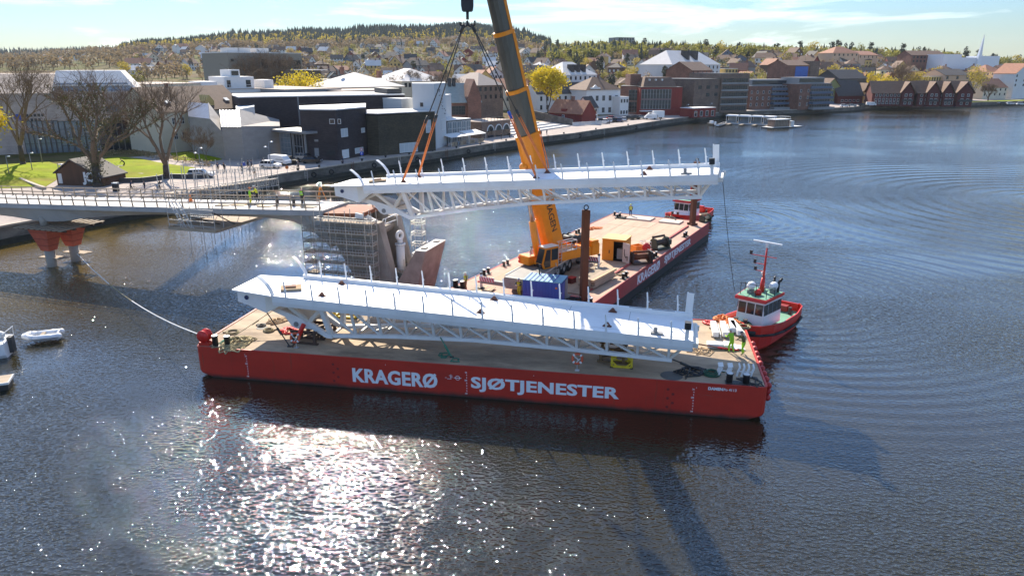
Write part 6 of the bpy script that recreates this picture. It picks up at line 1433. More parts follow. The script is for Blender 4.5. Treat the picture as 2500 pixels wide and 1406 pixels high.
m = M(); m.box(L, 1, 0, L+20, 14, H-2.2); m.build('low_hall', m_wpaint, t); m = M(); m.box(L+20, .5, 0, L+38, 15, H-1); m.build('nave', m_wpaint, t)
q = far(2386, 190); tz = top_z(q, 86)-q.z; I_ = frame(t).inverted(); v0 = I_ @ q
m = M(); m.hexa([(v0.x-3.6,v0.y-2,0),(v0.x+1.6,v0.y-2,0),(v0.x+1.6,v0.y+2,0),(v0.x-3.6,v0.y+2,0)], [(v0.x-1.0,v0.y-.9,tz*.55),(v0.x+1.6,v0.y-.9,tz*.55),(v0.x+1.6,v0.y+.9,tz*.55),(v0.x-1.0,v0.y+.9,tz*.55)]); m.hexa([(v0.x-1.0,v0.y-.9,tz*.55),(v0.x+1.6,v0.y-.9,tz*.55),(v0.x+1.6,v0.y+.9,tz*.55),(v0.x-1.0,v0.y+.9,tz*.55)], [(v0.x+1.4,v0.y-.08,tz),(v0.x+1.6,v0.y-.08,tz),(v0.x+1.6,v0.y+.08,tz),(v0.x+1.4,v0.y+.08,tz)]); m.build('spire', m_wpaint, t)
# left and centre second rank
t, L, H = back('concrete_block', 'big square grey-brown concrete block with scattered windows', 'office', 559, 738, 165, 26, 130, mat('taupe_concrete', (.235,.215,.175), .8, var=.06), 'flat', 0, m_trim)
wr = random.Random(4)
for px0, w, zf, h in ((.03,1.2,.86,1.0),(.02,2.2,.52,2.4),(.14,1.4,.55,1.8),(.02,1.8,.28,2.6),(.12,1.2,.30,1.6),(.17,1.2,.30,1.6),(.43,2.6,.75,3.4),(.56,2.0,.76,2.8),(.66,9.5,.74,3.4),(.88,3.0,.74,3.0),(.47,.9,.52,.9),(.90,2.8,.42,3.0),(.60,1.2,.40,1.6),(.30,1.6,.42,1.8)): wins(t, 'f', L, 26, L*px0, L*px0+w, 1, [H*zf], w, h, m_dtrim, m_glass)
for x in (.1, .25, .5): m = M(); m.box(L*x, 8, H+.22, L*x+5, 14, H+2); m.build('roof_plant', m_wroof, t)
t, L, H = back('black_block', 'black modern block with tall white-framed windows', 'building', 756, 826, 128, 18, 196, m_dtrim, 'flat', 0, m_dtrim, 6, 1, 1.0, 4.0, m_trim); m = M(); m.box(1, 3, H+.221, L-6, 15, H+3.4); m.build('penthouse', m_dtrim, t); m = M(); m.box(0,1,H+3.41,L-4,16,H+3.7); m.build('roof_slab', m_wroof, t)
t, L, H = back('white_roofed_hall', 'long cream hall with a broad white hipped roof', 'hall', 829, 985, 92, 24, 212, m_cream_w, 'hip', 4.6, m_wroof, 12, 1, 1.2, 2.0); chimney(t, L*.3, 12, H+4, 2.2, 1.0); chimney(t, L*.9, 12, H+2.6, 2.4, 1.4)
back('white_roofed_hall', 'second cream hall with white roof behind the tower', 'hall', 980, 1086, 112, 24, 198, m_cream_w, 'hip', 4.6, m_wroof, 10, 1)
t, L, H = back('brown_block', 'brown block with a pale folded roof left of the crane boom', 'building', 1166, 1228, 84, 18, 208, m_bbrick, 'hip', 4.5, m_gravel, 5, 2); back('cream_block', 'cream building behind the crane boom and yellow tree', 'building', 1232, 1318, 112, 14, 216, m_cream_w, 'gx', 4, m_otile, 7, 2); back('brick_block', 'brown brick building with pale flat roof right of the tower', 'building', 1090, 1168, 92, 16, 204, m_bbrick, 'flat', 0, m_gravel, 6, 1)
back('low_hall', 'low black-roofed hall behind the long theatre', 'hall', 690, 830, 76, 16, 219, m_grey_w, 'flat', 0, m_gravel); back('low_hall', 'low pink-roofed hall behind the theatre, nearer the tower', 'hall', 832, 976, 66, 16, 222, m_bbrick, 'flat', 0, m_gravel)
back('low_hall', 'wide low hall with pink flat roof behind the tiled roof', 'hall', 345, 500, 100, 26, 206, m_cream_w, 'flat', 0, m_gravel)
back('brown_house', 'brown house with tiled roof above the red office', 'house', 1690, 1740, 70, 14, 172, m_brick, 'gx', 4, m_btile, 5, 2); back('yellow_house', 'yellow house right of the tall white block', 'house', 1772, 1802, 112, 12, 168, m_yellow_w, 'flat', 0, m_trim, 4, 2)
back('pink_villa', 'peach villa with orange roof at the right end of the bank', 'house', 2412, 2452, 70, 14, 176, m_peach, 'hip', 4.5, m_otile, 4, 2); back('pink_villa', 'second peach villa with orange roof at the right end of the bank', 'house', 2456, 2496, 78, 14, 178, m_peach, 'gx', 4.5, m_otile, 4, 2); back('white_house', 'white gabled house at the far right edge of the town', 'house', 2484, 2530, 34, 14, 180, m_wwall, 'gy', 6, m_otile, 3, 3); back('cream_house', 'cream house behind the trees right of the warehouses', 'house', 2412, 2470, 36, 14, 214, m_cream_w, 'gx', 5, m_otile, 5, 2)
# ------------------------------------------------------------ houses on the slopes
HW = {'white': m_wwall, 'cream': m_cream_w, 'yellow': m_yellow_w, 'red': m_red_w, 'brown': m_brown_w, 'grey': m_grey_w, 'blue-grey': m_blue_w, 'peach': m_peach}
HR = {'dark grey': m_tile, 'brown': m_btile, 'orange': m_otile, 'pale': m_wroof}
HM = {}
def house_meshes(shape, w, r):
    key = (shape, w, r)
    if key in HM: return HM[key]
    L, D, h, rh, kind = ((11,8.5,5.2,3.4,'gx'), (8.5,11,5.4,3.8,'gy'), (14,9,3.4,3.0,'gx'), (9,9,6.0,2.6,'hip'), (9,12,4.4,4.2,'gy'), (18,10,5.6,3.2,'gx'))[shape]
    b = M(); b.box(-L/2, -D/2, -2.5, L/2, D/2, h)
    if kind == 'gx': b.prism([(-D/2,h),(D/2,h),(0,h+rh-.02)], -L/2, L/2, 'x')
    if kind == 'gy': b.prism([(-L/2,h),(L/2,h),(0,h+rh-.02)], -D/2, D/2, 'y')
    wm = b.mesh('wall', HW[w])
    ro = M(); ov = .5; th = .2
    if kind == 'gx': ro.prism([(-D/2-ov,h-ov*rh/(D/2)),(0,h+rh),(D/2+ov,h-ov*rh/(D/2)),(D/2+ov,h-ov*rh/(D/2)+th),(0,h+rh+th),(-D/2-ov,h-ov*rh/(D/2)+th)], -L/2-ov, L/2+ov, 'x')
    elif kind == 'gy': ro.prism([(-L/2-ov,h-ov*rh/(L/2)),(0,h+rh),(L/2+ov,h-ov*rh/(L/2)),(L/2+ov,h-ov*rh/(L/2)+th),(0,h+rh+th),(-L/2-ov,h-ov*rh/(L/2)+th)], -D/2-ov, D/2+ov, 'y')
    else: ro.add([(-L/2-ov,-D/2-ov,h),(L/2+ov,-D/2-ov,h),(L/2+ov,D/2+ov,h),(-L/2-ov,D/2+ov,h),(-.6,0,h+rh),(.6,0,h+rh)], [(0,1,5,4),(1,2,5),(2,3,4,5),(3,0,4),(3,2,1,0)])
    rm = ro.mesh('roof', HR[r])
    c = M(); c.box(L*.12, -.4, h+rh*.5, L*.12+.75, .4, h+rh+1.1); cm = c.mesh('chimney', m_brick)
    wn = M(); n = max(2, int(L/2.7))
    for z in ((.9, 3.4) if h > 5 else (1.0,)):
        for i in range(n): x = -L/2+(i+.5)*L/n; wn.box(x-.55, -D/2-.06, z, x+.55, -D/2+.02, z+1.35)
    if kind == 'gy': wn.box(-.5, -D/2-.06, h+.5, .5, -D/2+.02, h+1.6)
    gm = wn.mesh('window', m_glass if w != 'brown' else m_trim)
    HM[key] = (wm, rm, cm, gm); return HM[key]
def spot(px): return ('far left' if px < 330 else 'left of the concrete block' if px < 560 else 'behind the concrete block' if px < 760 else 'above the white-roofed hall' if px < 1000 else 'left of the crane boom' if px < 1200 else 'behind the crane boom' if px < 1330 else 'behind the white villa' if px < 1520 else 'left of the white block' if px < 1640 else 'behind the tall white block' if px < 1770 else 'above the brick offices' if px < 1930 else 'above the terraced flats' if px < 2060 else 'above the dark barn' if px < 2140 else 'above the red warehouses' if px < 2300 else 'near the white church')
def place_house(px, d, rng):
    p = far(px, d); shape = rng.choices(range(6), (30,28,12,10,14,6))[0]
    w = rng.choices(list(HW), (60,9,8,9,6,5,4,4) if px < 1330 else (38,9,10,16,9,6,4,8))[0]; r = rng.choices(list(HR), (40,30,16,14) if px < 1330 else (30,36,28,6))[0]
    a = math.atan2(p.x, p.y); rz = -a+rng.choice((0,0,.35,-.35,.8,-.7,1.57))+rng.uniform(-.15,.15)
    storeys = {0:'two-storey',1:'gable-fronted',2:'low long',3:'hip-roofed',4:'steep-gabled',5:'long two-storey'}[shape]
    hgh = 'low down' if d < (420 if px < 1330 else 150) else 'midway up' if d < (680 if px < 1330 else 240) else 'high up'
    t = thing('house', '%s %s house, %s roof, %s %s' % (storeys, w, r, hgh, spot(px)), 'house', (p.x, p.y, p.z-.2), rz, 'houses on the hillside town')
    s = rng.uniform(.85, 1.2); t.scale = (s, s, s*rng.uniform(.9,1.1))
    a_, b_, c_, g_ = house_meshes(shape, w, r); link('wall', a_, t); link('roof', b_, t); link('chimney', c_, t); o = link('window', g_, t); o['kind'] = 'stuff'
    return p
hr = random.Random(21); placed = []
def free(p, m): return all((p.x-q.x)**2+(p.y-q.y)**2 > m*m for q in placed)
def scatter(n, px0, px1, d0, d1, m, tries=40):
    for _ in range(n):
        for _k in range(tries):
            px = hr.uniform(px0, px1); d = d0+(d1-d0)*hr.random(); p = far(px, d)
            if free(p, m): placed.append(place_house(px, d, hr)); break
scatter(58, 760, 1330, 200, 480, 17); scatter(62, 740, 1330, 480, 1010, 22); scatter(44, 335, 560, 560, 1000, 19); scatter(12, 60, 330, 700, 1500, 40); scatter(20, 560, 760, 480, 900, 22)
scatter(34, 1340, 1640, 130, 420, 19); scatter(30, 1640, 2010, 150, 330, 18); scatter(36, 1990, 2320, 90, 290, 16); scatter(10, 2300, 2500, 110, 260, 17)

# ------------------------------------------------------------ trees among the houses, skyline, woods
tr_ = random.Random(33)
def size_word(s, a, b): return ('small ', '', 'tall ')[min(2, int(3*(s-a)/(b-a)))]
def trees(n, px0, px1, d0, d1, kinds, wts, s0, s1, group):
    for _ in range(n):
        for _k in range(12):
            px = tr_.uniform(px0, px1); d = tr_.uniform(d0, d1); p = far(px, d)
            if free(p, 7): break
        kind = tr_.choices(kinds, wts)[0]; sz = tr_.uniform(s0, s1); where = ('between the houses ' if d < 500 else 'high on the slope ')+spot(px)
        plant_tree(kind, (p.x, p.y, p.z-.2), sz, where, group, rng=tr_, label=size_word(sz, s0, s1)+TREE_WORDS[kind][0]+' '+where)
K4 = ['spring','gold','brown','conifer','pine','yellow']
trees(26, 770, 1330, 150, 420, K4, (3,3,5,1,1,1), .7, 1.05, 'trees among the hillside houses'); trees(42, 740, 1330, 420, 1030, K4, (4,5,4,3,2,1), .8, 1.15, 'trees among the hillside houses'); trees(24, 300, 760, 260, 900, K4, (4,5,4,2,1,0), .8, 1.2, 'trees among the hillside houses')
trees(38, 1335, 1650, 110, 440, K4, (5,6,4,2,3,1), .75, 1.2, 'trees among the hillside houses'); trees(40, 1650, 2320, 100, 330, K4, (4,5,5,1,2,2), .7, 1.1, 'trees among the hillside houses'); trees(14, 2320, 2520, 60, 240, K4, (5,5,5,1,3,0), .8, 1.2, 'trees among the hillside houses')
def skyline(n, px0, px1, d0, d1, kinds, wts, s0, s1):
    for k in range(n):
        px = px0+(px1-px0)*(k+tr_.random())/n; d = tr_.uniform(d0, d1); p = far(px, d); kind = tr_.choices(kinds, wts)[0]; sz = tr_.uniform(s0, s1)
        plant_tree(kind, (p.x, p.y, p.z-.3), sz, '', 'trees along the skyline ridge', rng=tr_, label=size_word(sz, s0, s1)+TREE_WORDS[kind][0]+' on the skyline ridge '+spot(px))
skyline(50, 1330, 1640, 430, 640, K4, (3,4,2,4,5,0), .85, 1.25); skyline(40, 1640, 2200, 340, 470, K4, (3,4,5,1,6,0), .8, 1.25); skyline(26, 2190, 2520, 300, 420, K4, (4,4,4,0,6,0), .8, 1.2)

def low_conifer(rng):
    vs = []; fs = []; h = 1.0
    for lv, (z0, z1, r) in enumerate(((.08,.55,.20),(.32,.8,.145),(.58,1.0,.09))):
        i = len(vs); a0 = rng.uniform(0,1)
        for k in range(5): a = 2*math.pi*k/5+a0; rr = r*rng.uniform(.75,1.2); vs.append((math.cos(a)*rr, math.sin(a)*rr, z0+rng.uniform(-.04,.04)))
        vs.append((0,0,z1)); fs += [(i+k, i+(k+1)%5, i+5) for k in range(5)]
    return np.array(vs), fs
def leaf_ball(rng):
    q = [p for p in lump_points(46, .44, .46, .56, rng, 6, .3)]; m = quads(q, .105, rng); m.bar((0,0,-.05),(0,0,.4),.04,.04); return np.array(m.v), m.f
def low_round(rng):
    m = M(); m.ball((0,0,.58), .36, 6, 4, (1,1,1.15)); v = np.array(m.v); v[:,:2] *= np.array([[rng.uniform(.7,1.25)] for _ in v]); v[:,2] += np.array([rng.uniform(-.07,.07) for _ in v]); return v, m.f
def woods(name, spots, maker, mt, seed):
    rng = random.Random(seed); protos = [maker(rng) for _ in range(6)]; V = []; F = []; off = 0
    for x, y, z, h in spots:
        v, f = protos[rng.randrange(6)]; a = rng.uniform(0, 6.28); c, s = math.cos(a), math.sin(a); w = rng.uniform(.85,1.25)
        u = np.empty_like(v); u[:,0] = (v[:,0]*c-v[:,1]*s)*h*w+x; u[:,1] = (v[:,0]*s+v[:,1]*c)*h*w+y; u[:,2] = v[:,2]*h+z; V.append(u); F += [tuple(i+off for i in q) for q in f]; off += len(v)
    me = bpy.data.meshes.new(name); me.from_pydata(np.concatenate(V).tolist(), [], F); me.materials.append(mt); return tag(link(name, me), kind='stuff')
def wood_spots(n, px0, px1, d0f, d1f, h0, h1, seed):
    rng = random.Random(seed); out = []
    for _ in range(n):
        px = rng.uniform(px0, px1); d = rng.uniform(d0f(px), d1f(px)); p = far(px, d); out.append((p.x, p.y, p.z-.5, rng.uniform(h0, h1)))
    return out
lo = lambda px: float(np.interp(px, [0,300,560,800,1000,1150,1280,1350], [1300,1150,1090,1080,1060,1010,930,760])); hi = lambda px: float(np.interp(px, [0,300,560,800,1000,1150,1280,1350], [2250,1600,1560,1480,1440,1390,1240,980]))
woods('spruce_woods', wood_spots(3000, 300, 1345, lo, hi, 12, 19, 1)+wood_spots(900, 860, 1330, lambda p: lo(p)+60, hi, 13, 20, 11), low_conifer, m_conif, 2)
woods('golden_woods', wood_spots(1300, 300, 1345, lo, lambda p: lo(p)*.45+hi(p)*.55, 10, 15, 3), leaf_ball, m_gold, 4)
woods('brown_woods', wood_spots(700, 300, 1345, lambda p: lo(p)-90, lo, 8, 13, 5)+wood_spots(700, -200, 330, lambda p: 650, lambda p: 2300, 9, 14, 6)+wood_spots(160, 340, 760, lambda p: 420, lambda p: 1000, 8, 12, 16), leaf_ball, m_brownc, 7)
woods('far_spruce_woods', wood_spots(900, -400, 330, lambda p: 1700, lambda p: 2400, 12, 18, 8), low_conifer, m_conif, 9)
woods('ridge_woods', wood_spots(420, 1340, 1660, lambda p: 440, lambda p: 640, 9, 14, 12)+wood_spots(330, 1650, 2560, lambda p: 330, lambda p: 460, 8, 12, 13), leaf_ball, m_spring, 14)
woods('ridge_pines', wood_spots(260, 1340, 1660, lambda p: 440, lambda p: 680, 11, 16, 17)+wood_spots(120, 1650, 2560, lambda p: 340, lambda p: 470, 10, 14, 18), low_conifer, m_conif, 19)
woods('garden_shrubs', wood_spots(1100, 740, 1330, lambda p: 170, lambda p: 1000, 2.5, 7, 20)+wood_spots(700, 1335, 2520, lambda p: 95, lambda p: 330, 2.5, 5.5, 21), leaf_ball, m_spring, 22)
woods('garden_hedges', wood_spots(1100, 740, 1330, lambda p: 150, lambda p: 1000, 3, 8, 23)+wood_spots(700, 1335, 2520, lambda p: 95, lambda p: 330, 2.5, 6.5, 24), leaf_ball, m_brownc, 25)
# single block on the ridge
back('hotel_block', 'square grey hotel block standing up from the wooded ridge', 'hotel', 1506, 1546, 560, 20, 90, m_grey_w, 'flat', 0, m_tile, 6, 3, 1.6, 1.6)
# ------------------------------------------------------------ park on the left bank
def sheet(name, pts, mt, lift=.06, kind='structure'):
    P = [on_ground(*p) for p in pts]; n = len(P); c = sum(P, Vector())/n; m = M(); rings = []
    for k, dz in ((1.0, 0), (.82, .18), (.6, .34), (.35, .45)):
        rings.append([(c.x+(p.x-c.x)*k, c.y+(p.y-c.y)*k, ground_z(c.x+(p.x-c.x)*k, c.y+(p.y-c.y)*k)+lift+(dz if lift > .05 else 0)) for p in P])
    vs = [p for r in rings for p in r]; fs = [(j*n+i, j*n+(i+1)%n, (j+1)*n+(i+1)%n, (j+1)*n+i) for j in range(3) for i in range(n)]+[tuple(range(3*n, 4*n))]
    base = [(p.x, p.y, p.z-.2) for p in P]; o = len(vs); vs += base; fs += [(i, o+i, o+(i+1)%n, (i+1)%n) for i in range(n)]
    m.add(vs, fs); return tag(m.build(name, mt, None, False), kind=kind)
sheet('lawn', [(-160,470),(-60,462),(60,459),(110,457),(138,440),(140,420),(148,404),(120,396),(60,399),(0,403),(-80,408),(-170,416)], m_lawn)
sheet('lawn', [(252,443),(300,441),(345,440),(390,436),(420,431),(475,421),(490,416),(470,409),(425,403),(385,397),(345,388),(300,384),(262,386),(236,392)], m_lawn)
sheet('lawn', [(416,374),(455,371),(500,378),(545,389),(520,394),(470,393),(425,391)], m_lawn)
def kerb(label, name, pts, h, w, mt, cat='kerb'):
    P = [on_ground(*p) for p in pts]; t = thing(name, label, cat, P[0], 0); m = M(); o = P[0]
    for a, b in zip(P[:-1], P[1:]): m.bar(a-o+Vector((0,0,h/2)), b-o+Vector((0,0,h/2)), w, h)
    m.build('edging', mt, t); return t
kerb('pale stone edging curving through the left lawn', 'path_edging', [(0,427),(22,430),(45,438),(70,449),(96,459),(110,463)], .45, .5, m_cap); kerb('pale stone edging crossing the bright lawn behind the hut', 'path_edging', [(245,403),(275,410),(305,416),(330,427),(350,429)], .4, .45, m_cap)
kerb('low black wall along the foot of the bright lawn', 'low_wall', [(250,447),(300,446),(345,445),(385,440),(412,435),(460,436),(520,434)], .8, .4, m_dtrim, 'wall')
def hedge(pts, label):
    P = [on_ground(*p) for p in pts]; t = thing('hedge', label, 'hedge', P[0], 0); rng = random.Random(len(pts)); q = []
    for a, b in zip(P[:-1], P[1:]):
        for _ in range(int((b-a).length*26)): q.append(a.lerp(b, rng.random())-P[0]+Vector((rng.gauss(0,.25), rng.gauss(0,.25), rng.uniform(.1,1.2))))
    m = quads(q, .17, rng); m.build('twigs', m_brownc, t, fix=False)
hedge([(252,381),(290,377),(330,377),(372,386)], 'brown leafless hedge curving behind the bright lawn'); hedge([(372,388),(420,392),(470,400),(515,407)], 'brown leafless hedge beside the path to the car park')
# brown hut with graffiti under the middle bare tree
A, B = on_ground(141, 452), on_ground(252, 456); d = (B-A); L = d.length
t = thing('brown_hut', 'brown boarded hut with white graffiti under the ivy-covered tree', 'hut', A, math.atan2(d.y, d.x)); pk = top_z(A.lerp(B,.4), 392)-A.z
ev = top_z(A, 423)-A.z
m = M(); m.prism([(0,0),(L,0),(L,ev*.72),(L*.38,pk),(0,ev)], 0, 6); m.build('wall', mat('hut_brown_boards', (.085,.042,.022), .85, var=.2, scale=.6, stretch=(4,4,.3)), t)
r = M(); r.prism([(-.3,ev-.1),(L*.38,pk+.05),(L+.3,ev*.72-.15),(L+.3,ev*.72+.05),(L*.38,pk+.25),(-.3,ev+.1)], -.3, 6.3); r.build('roof', m_tile, t)
gx = L*.60
o_ = textmesh('graffiti', 'JOS', 2.2, m_trim, t, Matrix.Translation((gx, -.03, .75)) @ WALL, .045, space=.92); 
m = M(); m.prism([(gx-.15,.35),(L*.985,.25),(L*.985,.7),(gx+.1,.8)], -.025, -.004); m.build('graffiti_shadow', m_dtrim, t)
m = M(); m.box(.35,-.06,.3,1.1,-.005,2.0); m.build('notice_board', m_blind, t)
# big bare trees
def big_tree(label, base, pytop, seed, r0, wide=1.0, twigs=2, ivy=0, fork=.2, limbs=4, group=None):
    p = on_ground(*base); h = top_z(p, pytop)-p.z; tr, segs, tips = tree_mesh(seed, h, r0, fork, 6, .6, .06, limbs); zt = max(q.z for _, q, _, _ in segs)+.6; k = h/zt
    bm_ = branch_mesh(segs, tips, seed, twigs, min(1.25, h*.06), .02 if h > 12 else .012)
    sc = lambda m_: setattr(m_, 'v', [(x*k*wide, y*k*wide, z*k) for x, y, z in m_.v])
    t = thing('bare_tree', label, 'tree', (p.x, p.y, p.z-.1), 0, group or 'tall bare trees in the park'); 
    tr2 = M(); tr2.v, tr2.f, tr2.mi = tr.v, tr.f, tr.mi; sc(tr2); sc(bm_); tr2.build('trunk', m_bark, t, True); bm_.build('crown', m_twig, t, fix=False)
    if ivy:
        rng = random.Random(seed+1); q = []
        for a, b, ra, rb in segs:
            if ra > .05:
                for _ in range(int(ivy*(b-a).length*(1+ra*6))): c = a.lerp(b, rng.random())*k; q.append(Vector((c.x*wide, c.y*wide, c.z))+Vector((rng.gauss(0,ra+.22), rng.gauss(0,ra+.22), rng.gauss(0,.2))))
        for _ in range(900): q.append(Vector((rng.gauss(0,.65), rng.gauss(0,.65), rng.uniform(.4, h*fork*1.1))))
        m = quads(q, .14, rng); m.build('ivy', m_ivy, t, fix=False)
    return t
big_tree('tall bare tree at the left of the pale brick hall', (57,404), 132, 5, .55, 1.0); big_tree('broad bare tree with ivy growing over its limbs beside the brown hut', (241,455), 150, 12, .75, 1.15, 2, 7); big_tree('tall bare tree with a forked trunk at the edge of the bright lawn', (408,436), 156, 17, .62, 1.0, 2, 0, .13, 3)
for px, py, yt, sd, nm in ((480,392,300,31,'small bare brown tree in front of the concrete hall'),(506,396,322,32,'thin young bare tree beside the concrete hall')): big_tree(nm, (px,py), yt, sd, .12, .95, 2, 0, .22, 3, 'small bare trees by the concrete hall')
def big_leafy(label, p, h, rx, n, size, mt, seed, name='yellow_tree', r0=.3, zc=.62, fork=.2, sp=.34):
    rng = random.Random(seed); tr, segs, tips = tree_mesh(seed, h*.95, r0, fork, 4, .55, .05, 4); zt = max(q.z for _, q, _, _ in segs); k = h*.92/zt
    t = thing(name, label, 'tree', (p.x, p.y, p.z-.1), 0); b = branch_mesh(segs, tips, seed, 2, .8, .03); b.v = [(x*k,y*k,z*k) for x,y,z in b.v]; tr.v = [(x*k,y*k,z*k) for x,y,z in tr.v]
    tr.build('trunk', m_bark, t, True); b.build('limbs', m_bark, t, fix=False)
    pts = []
    for q, d in tips:
        for _ in range(int(n*.5/len(tips))): pts.append(q*k+Vector((rng.gauss(0,1.0), rng.gauss(0,1.0), rng.gauss(0,.8))))
    pts += lump_points(int(n*.5), rx, h*sp, h*zc, rng, 12, .4); m = quads(pts, size, rng); m.build('crown', mt, t, fix=False); return t
p = on_ground(1338, 291); big_leafy('big bright yellow tree beside the red house and white wing', p, top_z(p,160)-p.z, 6.4, 5200, .40, m_yel, 3, r0=.32, zc=.66)
p = far(726, 118); big_leafy('round yellow willow behind the long black theatre', p, top_z(p,168)-p.z, 6.5, 2600, .34, m_yel, 8, zc=.6, sp=.42)
p = on_ground(18, 434); p = p+Vector((-2.6,0,0)); big_leafy('yellow leafing tree cut off by the left edge of the view', p, top_z(p,245)-p.z, 4.6, 3800, .26, m_yel, 9, zc=.66)
for px, d, pt, mt, lab, nm, rx in ((2388, 18, 160, m_gold, 'tall green-gold tree on the lawn right of the warehouses', 'leafy_tree', 6.5), (2165, 34, 182, m_yel, 'bright yellow tree behind the first red warehouse', 'yellow_tree', 6), (2136, 52, 172, m_yel, 'yellow tree behind the black-roofed hall', 'yellow_tree', 5), (2080, 100, 164, m_yel, 'small yellow tree between the roofs above the barn', 'yellow_tree', 4), (2056, 108, 166, m_yel, 'small yellow tree left of the other one above the barn', 'yellow_tree', 4), (2240, 30, 168, m_gold, 'golden tree between the two red warehouses', 'leafy_tree', 5), (960, 140, 172, m_brownc, 'brown budding tree behind the white-roofed hall', 'bare_tree', 5), (880, 130, 170, m_brownc, 'brown budding tree left of the white-roofed hall', 'bare_tree', 5), (1300, 120, 168, m_gold, 'golden tree between the crane boom and yellow tree', 'leafy_tree', 5)):
    p = far(px, d); big_leafy(lab, p, top_z(p, pt)-p.z, rx, 1500, .36, mt, int(px), nm, zc=.58, sp=.36)
for px, d, pt, sd, nm in ((2195, 40, 145, 41, 'tall bare tree standing behind the red warehouses'), (2212, 42, 158, 42, 'second bare tree right behind the red warehouses'), (2428, 16, 205, 43, 'bare tree on the lawn at the right end of the bank'), (640, 158, 120, 44, 'bare tree in front of the grey-brown concrete block'), (690, 156, 132, 45, 'bare tree at the right of the concrete block front'), (616, 157, 138, 46, 'bare tree at the left of the concrete block front'), (1000, 118, 172, 47, 'bare tree between the two white-roofed halls'), (1080, 100, 178, 48, 'bare tree behind the white tower')):
    p = far(px, d); h = top_z(p, pt)-p.z; tr, segs, tips = tree_mesh(sd, h, .4, .2, 5, .6, .06, 4); zt = max(q.z for _, q, _, _ in segs)+.5; k = h/zt; b = branch_mesh(segs, tips, sd, 4, 1.3, .045); t = thing('bare_tree', nm, 'tree', p, 0, 'tall bare trees among the town roofs'); b.v = [(x*k,y*k,z*k) for x,y,z in b.v]; tr.v = [(x*k,y*k,z*k) for x,y,z in tr.v]; tr.build('trunk', m_bark, t, True); b.build('crown', m_twig, t, fix=False)
# strip of lawn at the right end
A = [far(2372,2), far(2440,2), far(2520,2), far(2600,2), far(2600,16), far(2520,16), far(2440,17), far(2372,16)]
m = M(); m.add([(p.x,p.y,p.z+.08) for p in A], [tuple(range(8))]); tag(m.build('lawn', m_lawn), kind='structure')
# timber landing on the left bank
A, B = at(-40, 577, .9), at(262, 524, .9); d = B-A; L = d.length; t = thing('timber_landing', 'low timber landing stage running below the quay on the left', 'jetty', A, math.atan2(d.y, d.x))
for k in range(int(L/1.2)): m = M(); m.box(k*1.2, 0, .0, k*1.2+1.16, 3.2, .12); m.build('deck_board', m_plank, t)
m = M(); m.box(0,-.15,-.35,L,0,.1); m.build('fender_beam', m_tres, t)
for k in range(9): m = M(); m.tube((k*L/8.2+.3,.1,-1.8),(k*L/8.2+.3,.1,.6),.16,8); m.build('post', m_tres, t)
A, B = at(112, 541, 1.0), at(158, 533, 1.0); d = B-A; t = thing('quay_stairs', 'wooden stairs from the landing up to the quay under the bridge', 'stairs', A, math.atan2(d.y, d.x))
for k in range(6): m = M(); m.box(0, 1.0+.35*k, .12+.24*k, d.length, 1.36+.35*k, .2+.24*k); m.build('step', m_plank, t)
# ------------------------------------------------------------ lamp posts, signs, bins
def lamp(px, py, pt, label, arms=1):
    p = on_ground(px, py); h = top_z(p, pt)-p.z; t = thing('street_lamp', label, 'street lamp', p, 0, 'street lamps along the quay and park')
    m = M(); m.tube((0,0,0),(0,0,h),.09,8,.055); m.build('post', m_grey, t, True)
    for k in range(arms):
        s = 1 if k == 0 else -1; zz = h-.15-.9*k; m = M(); m.tube((0,0,zz-.2),(s*.45,-.1,zz),.04,6); m.build('arm', m_grey, t); m = M(); m.ball((s*.6,-.1,zz+.02), .26, 10, 6, (1.2,.9,.5)); m.build('lamp_head', m_wpaint, t, True)
for a in ((24,432,380,'street lamp at the left edge of the lawn',1),(80,421,372,'street lamp on the lawn in front of the brick hall',1),(104,400,338,'street lamp near the trunk of the first bare tree',1),(150,452,400,'street lamp in front of the brown hut',1),(434,395,318,'street lamp right of the forked bare tree',1),(492,428,360,'street lamp beside the parked white estate car',2),(558,391,319,'street lamp by the folded concrete wall',1),(664,438,345,'tall dark street lamp at the quay corner',2),(1445,294,262,'street lamp by the small white house',1),(1675,284,255,'white flag pole in front of the red office',1),(1732,282,252,'white flag pole by the red pavilion',1),(2145,256,232,'street lamp in front of the first red warehouse',1)): lamp(*a[:4], a[4])
def sign(px, py, pt, label, parts):
    p = on_ground(px, py); h = top_z(p, pt)-p.z; t = thing('road_sign', label, 'sign', p, 0); m = M(); m.tube((0,0,0),(0,0,h),.05,6); m.build('post', m_alu, t)
    for kind, z, mt in parts:
        m = M(); 
        if kind == 'disc': m.X = Matrix.Translation((0,-.06,h-z)) @ Matrix.Rotation(R(90),4,'X'); m.lathe([(0,0),(.34,0),(.34,.03),(0,.03)], 18)
        else: m.box(-.36,-.09,h-z-.36,.36,-.06,h-z+.36)
        m.build('sign_face', mt, t)
    return t, h
t, h = sign(884, 388, 360, 'blue parking sign with a red ringed disc above on the narrow quay', (('disc', .5, m_trim), ('box', 1.35, mat('sign_blue', (.02,.06,.5), .5)))); textmesh('sign_letter', 'P', .6, m_trim, t, Matrix.Translation((0,-.1,h-1.58)) @ WALL, .03, align='CENTER')
m = M(); m.X = Matrix.Translation((0,-.1,h-.5)) @ Matrix.Rotation(R(90),4,'X'); m.ring((0,0,0), .29, .05, 18, 4); m.build('red_ring', m_redbright, t); m = M(); m.box(-.5,-.4,0,.5,.4,.4); m.build('concrete_foot', m_concrete, t)
sign(702, 424, 405, 'round brown and red sign at the quay edge by the car park', (('disc', .3, m_orange),)); sign(596, 410, 396, 'small blue and white sign at the car park entrance', (('box', .4, m_blueb),))
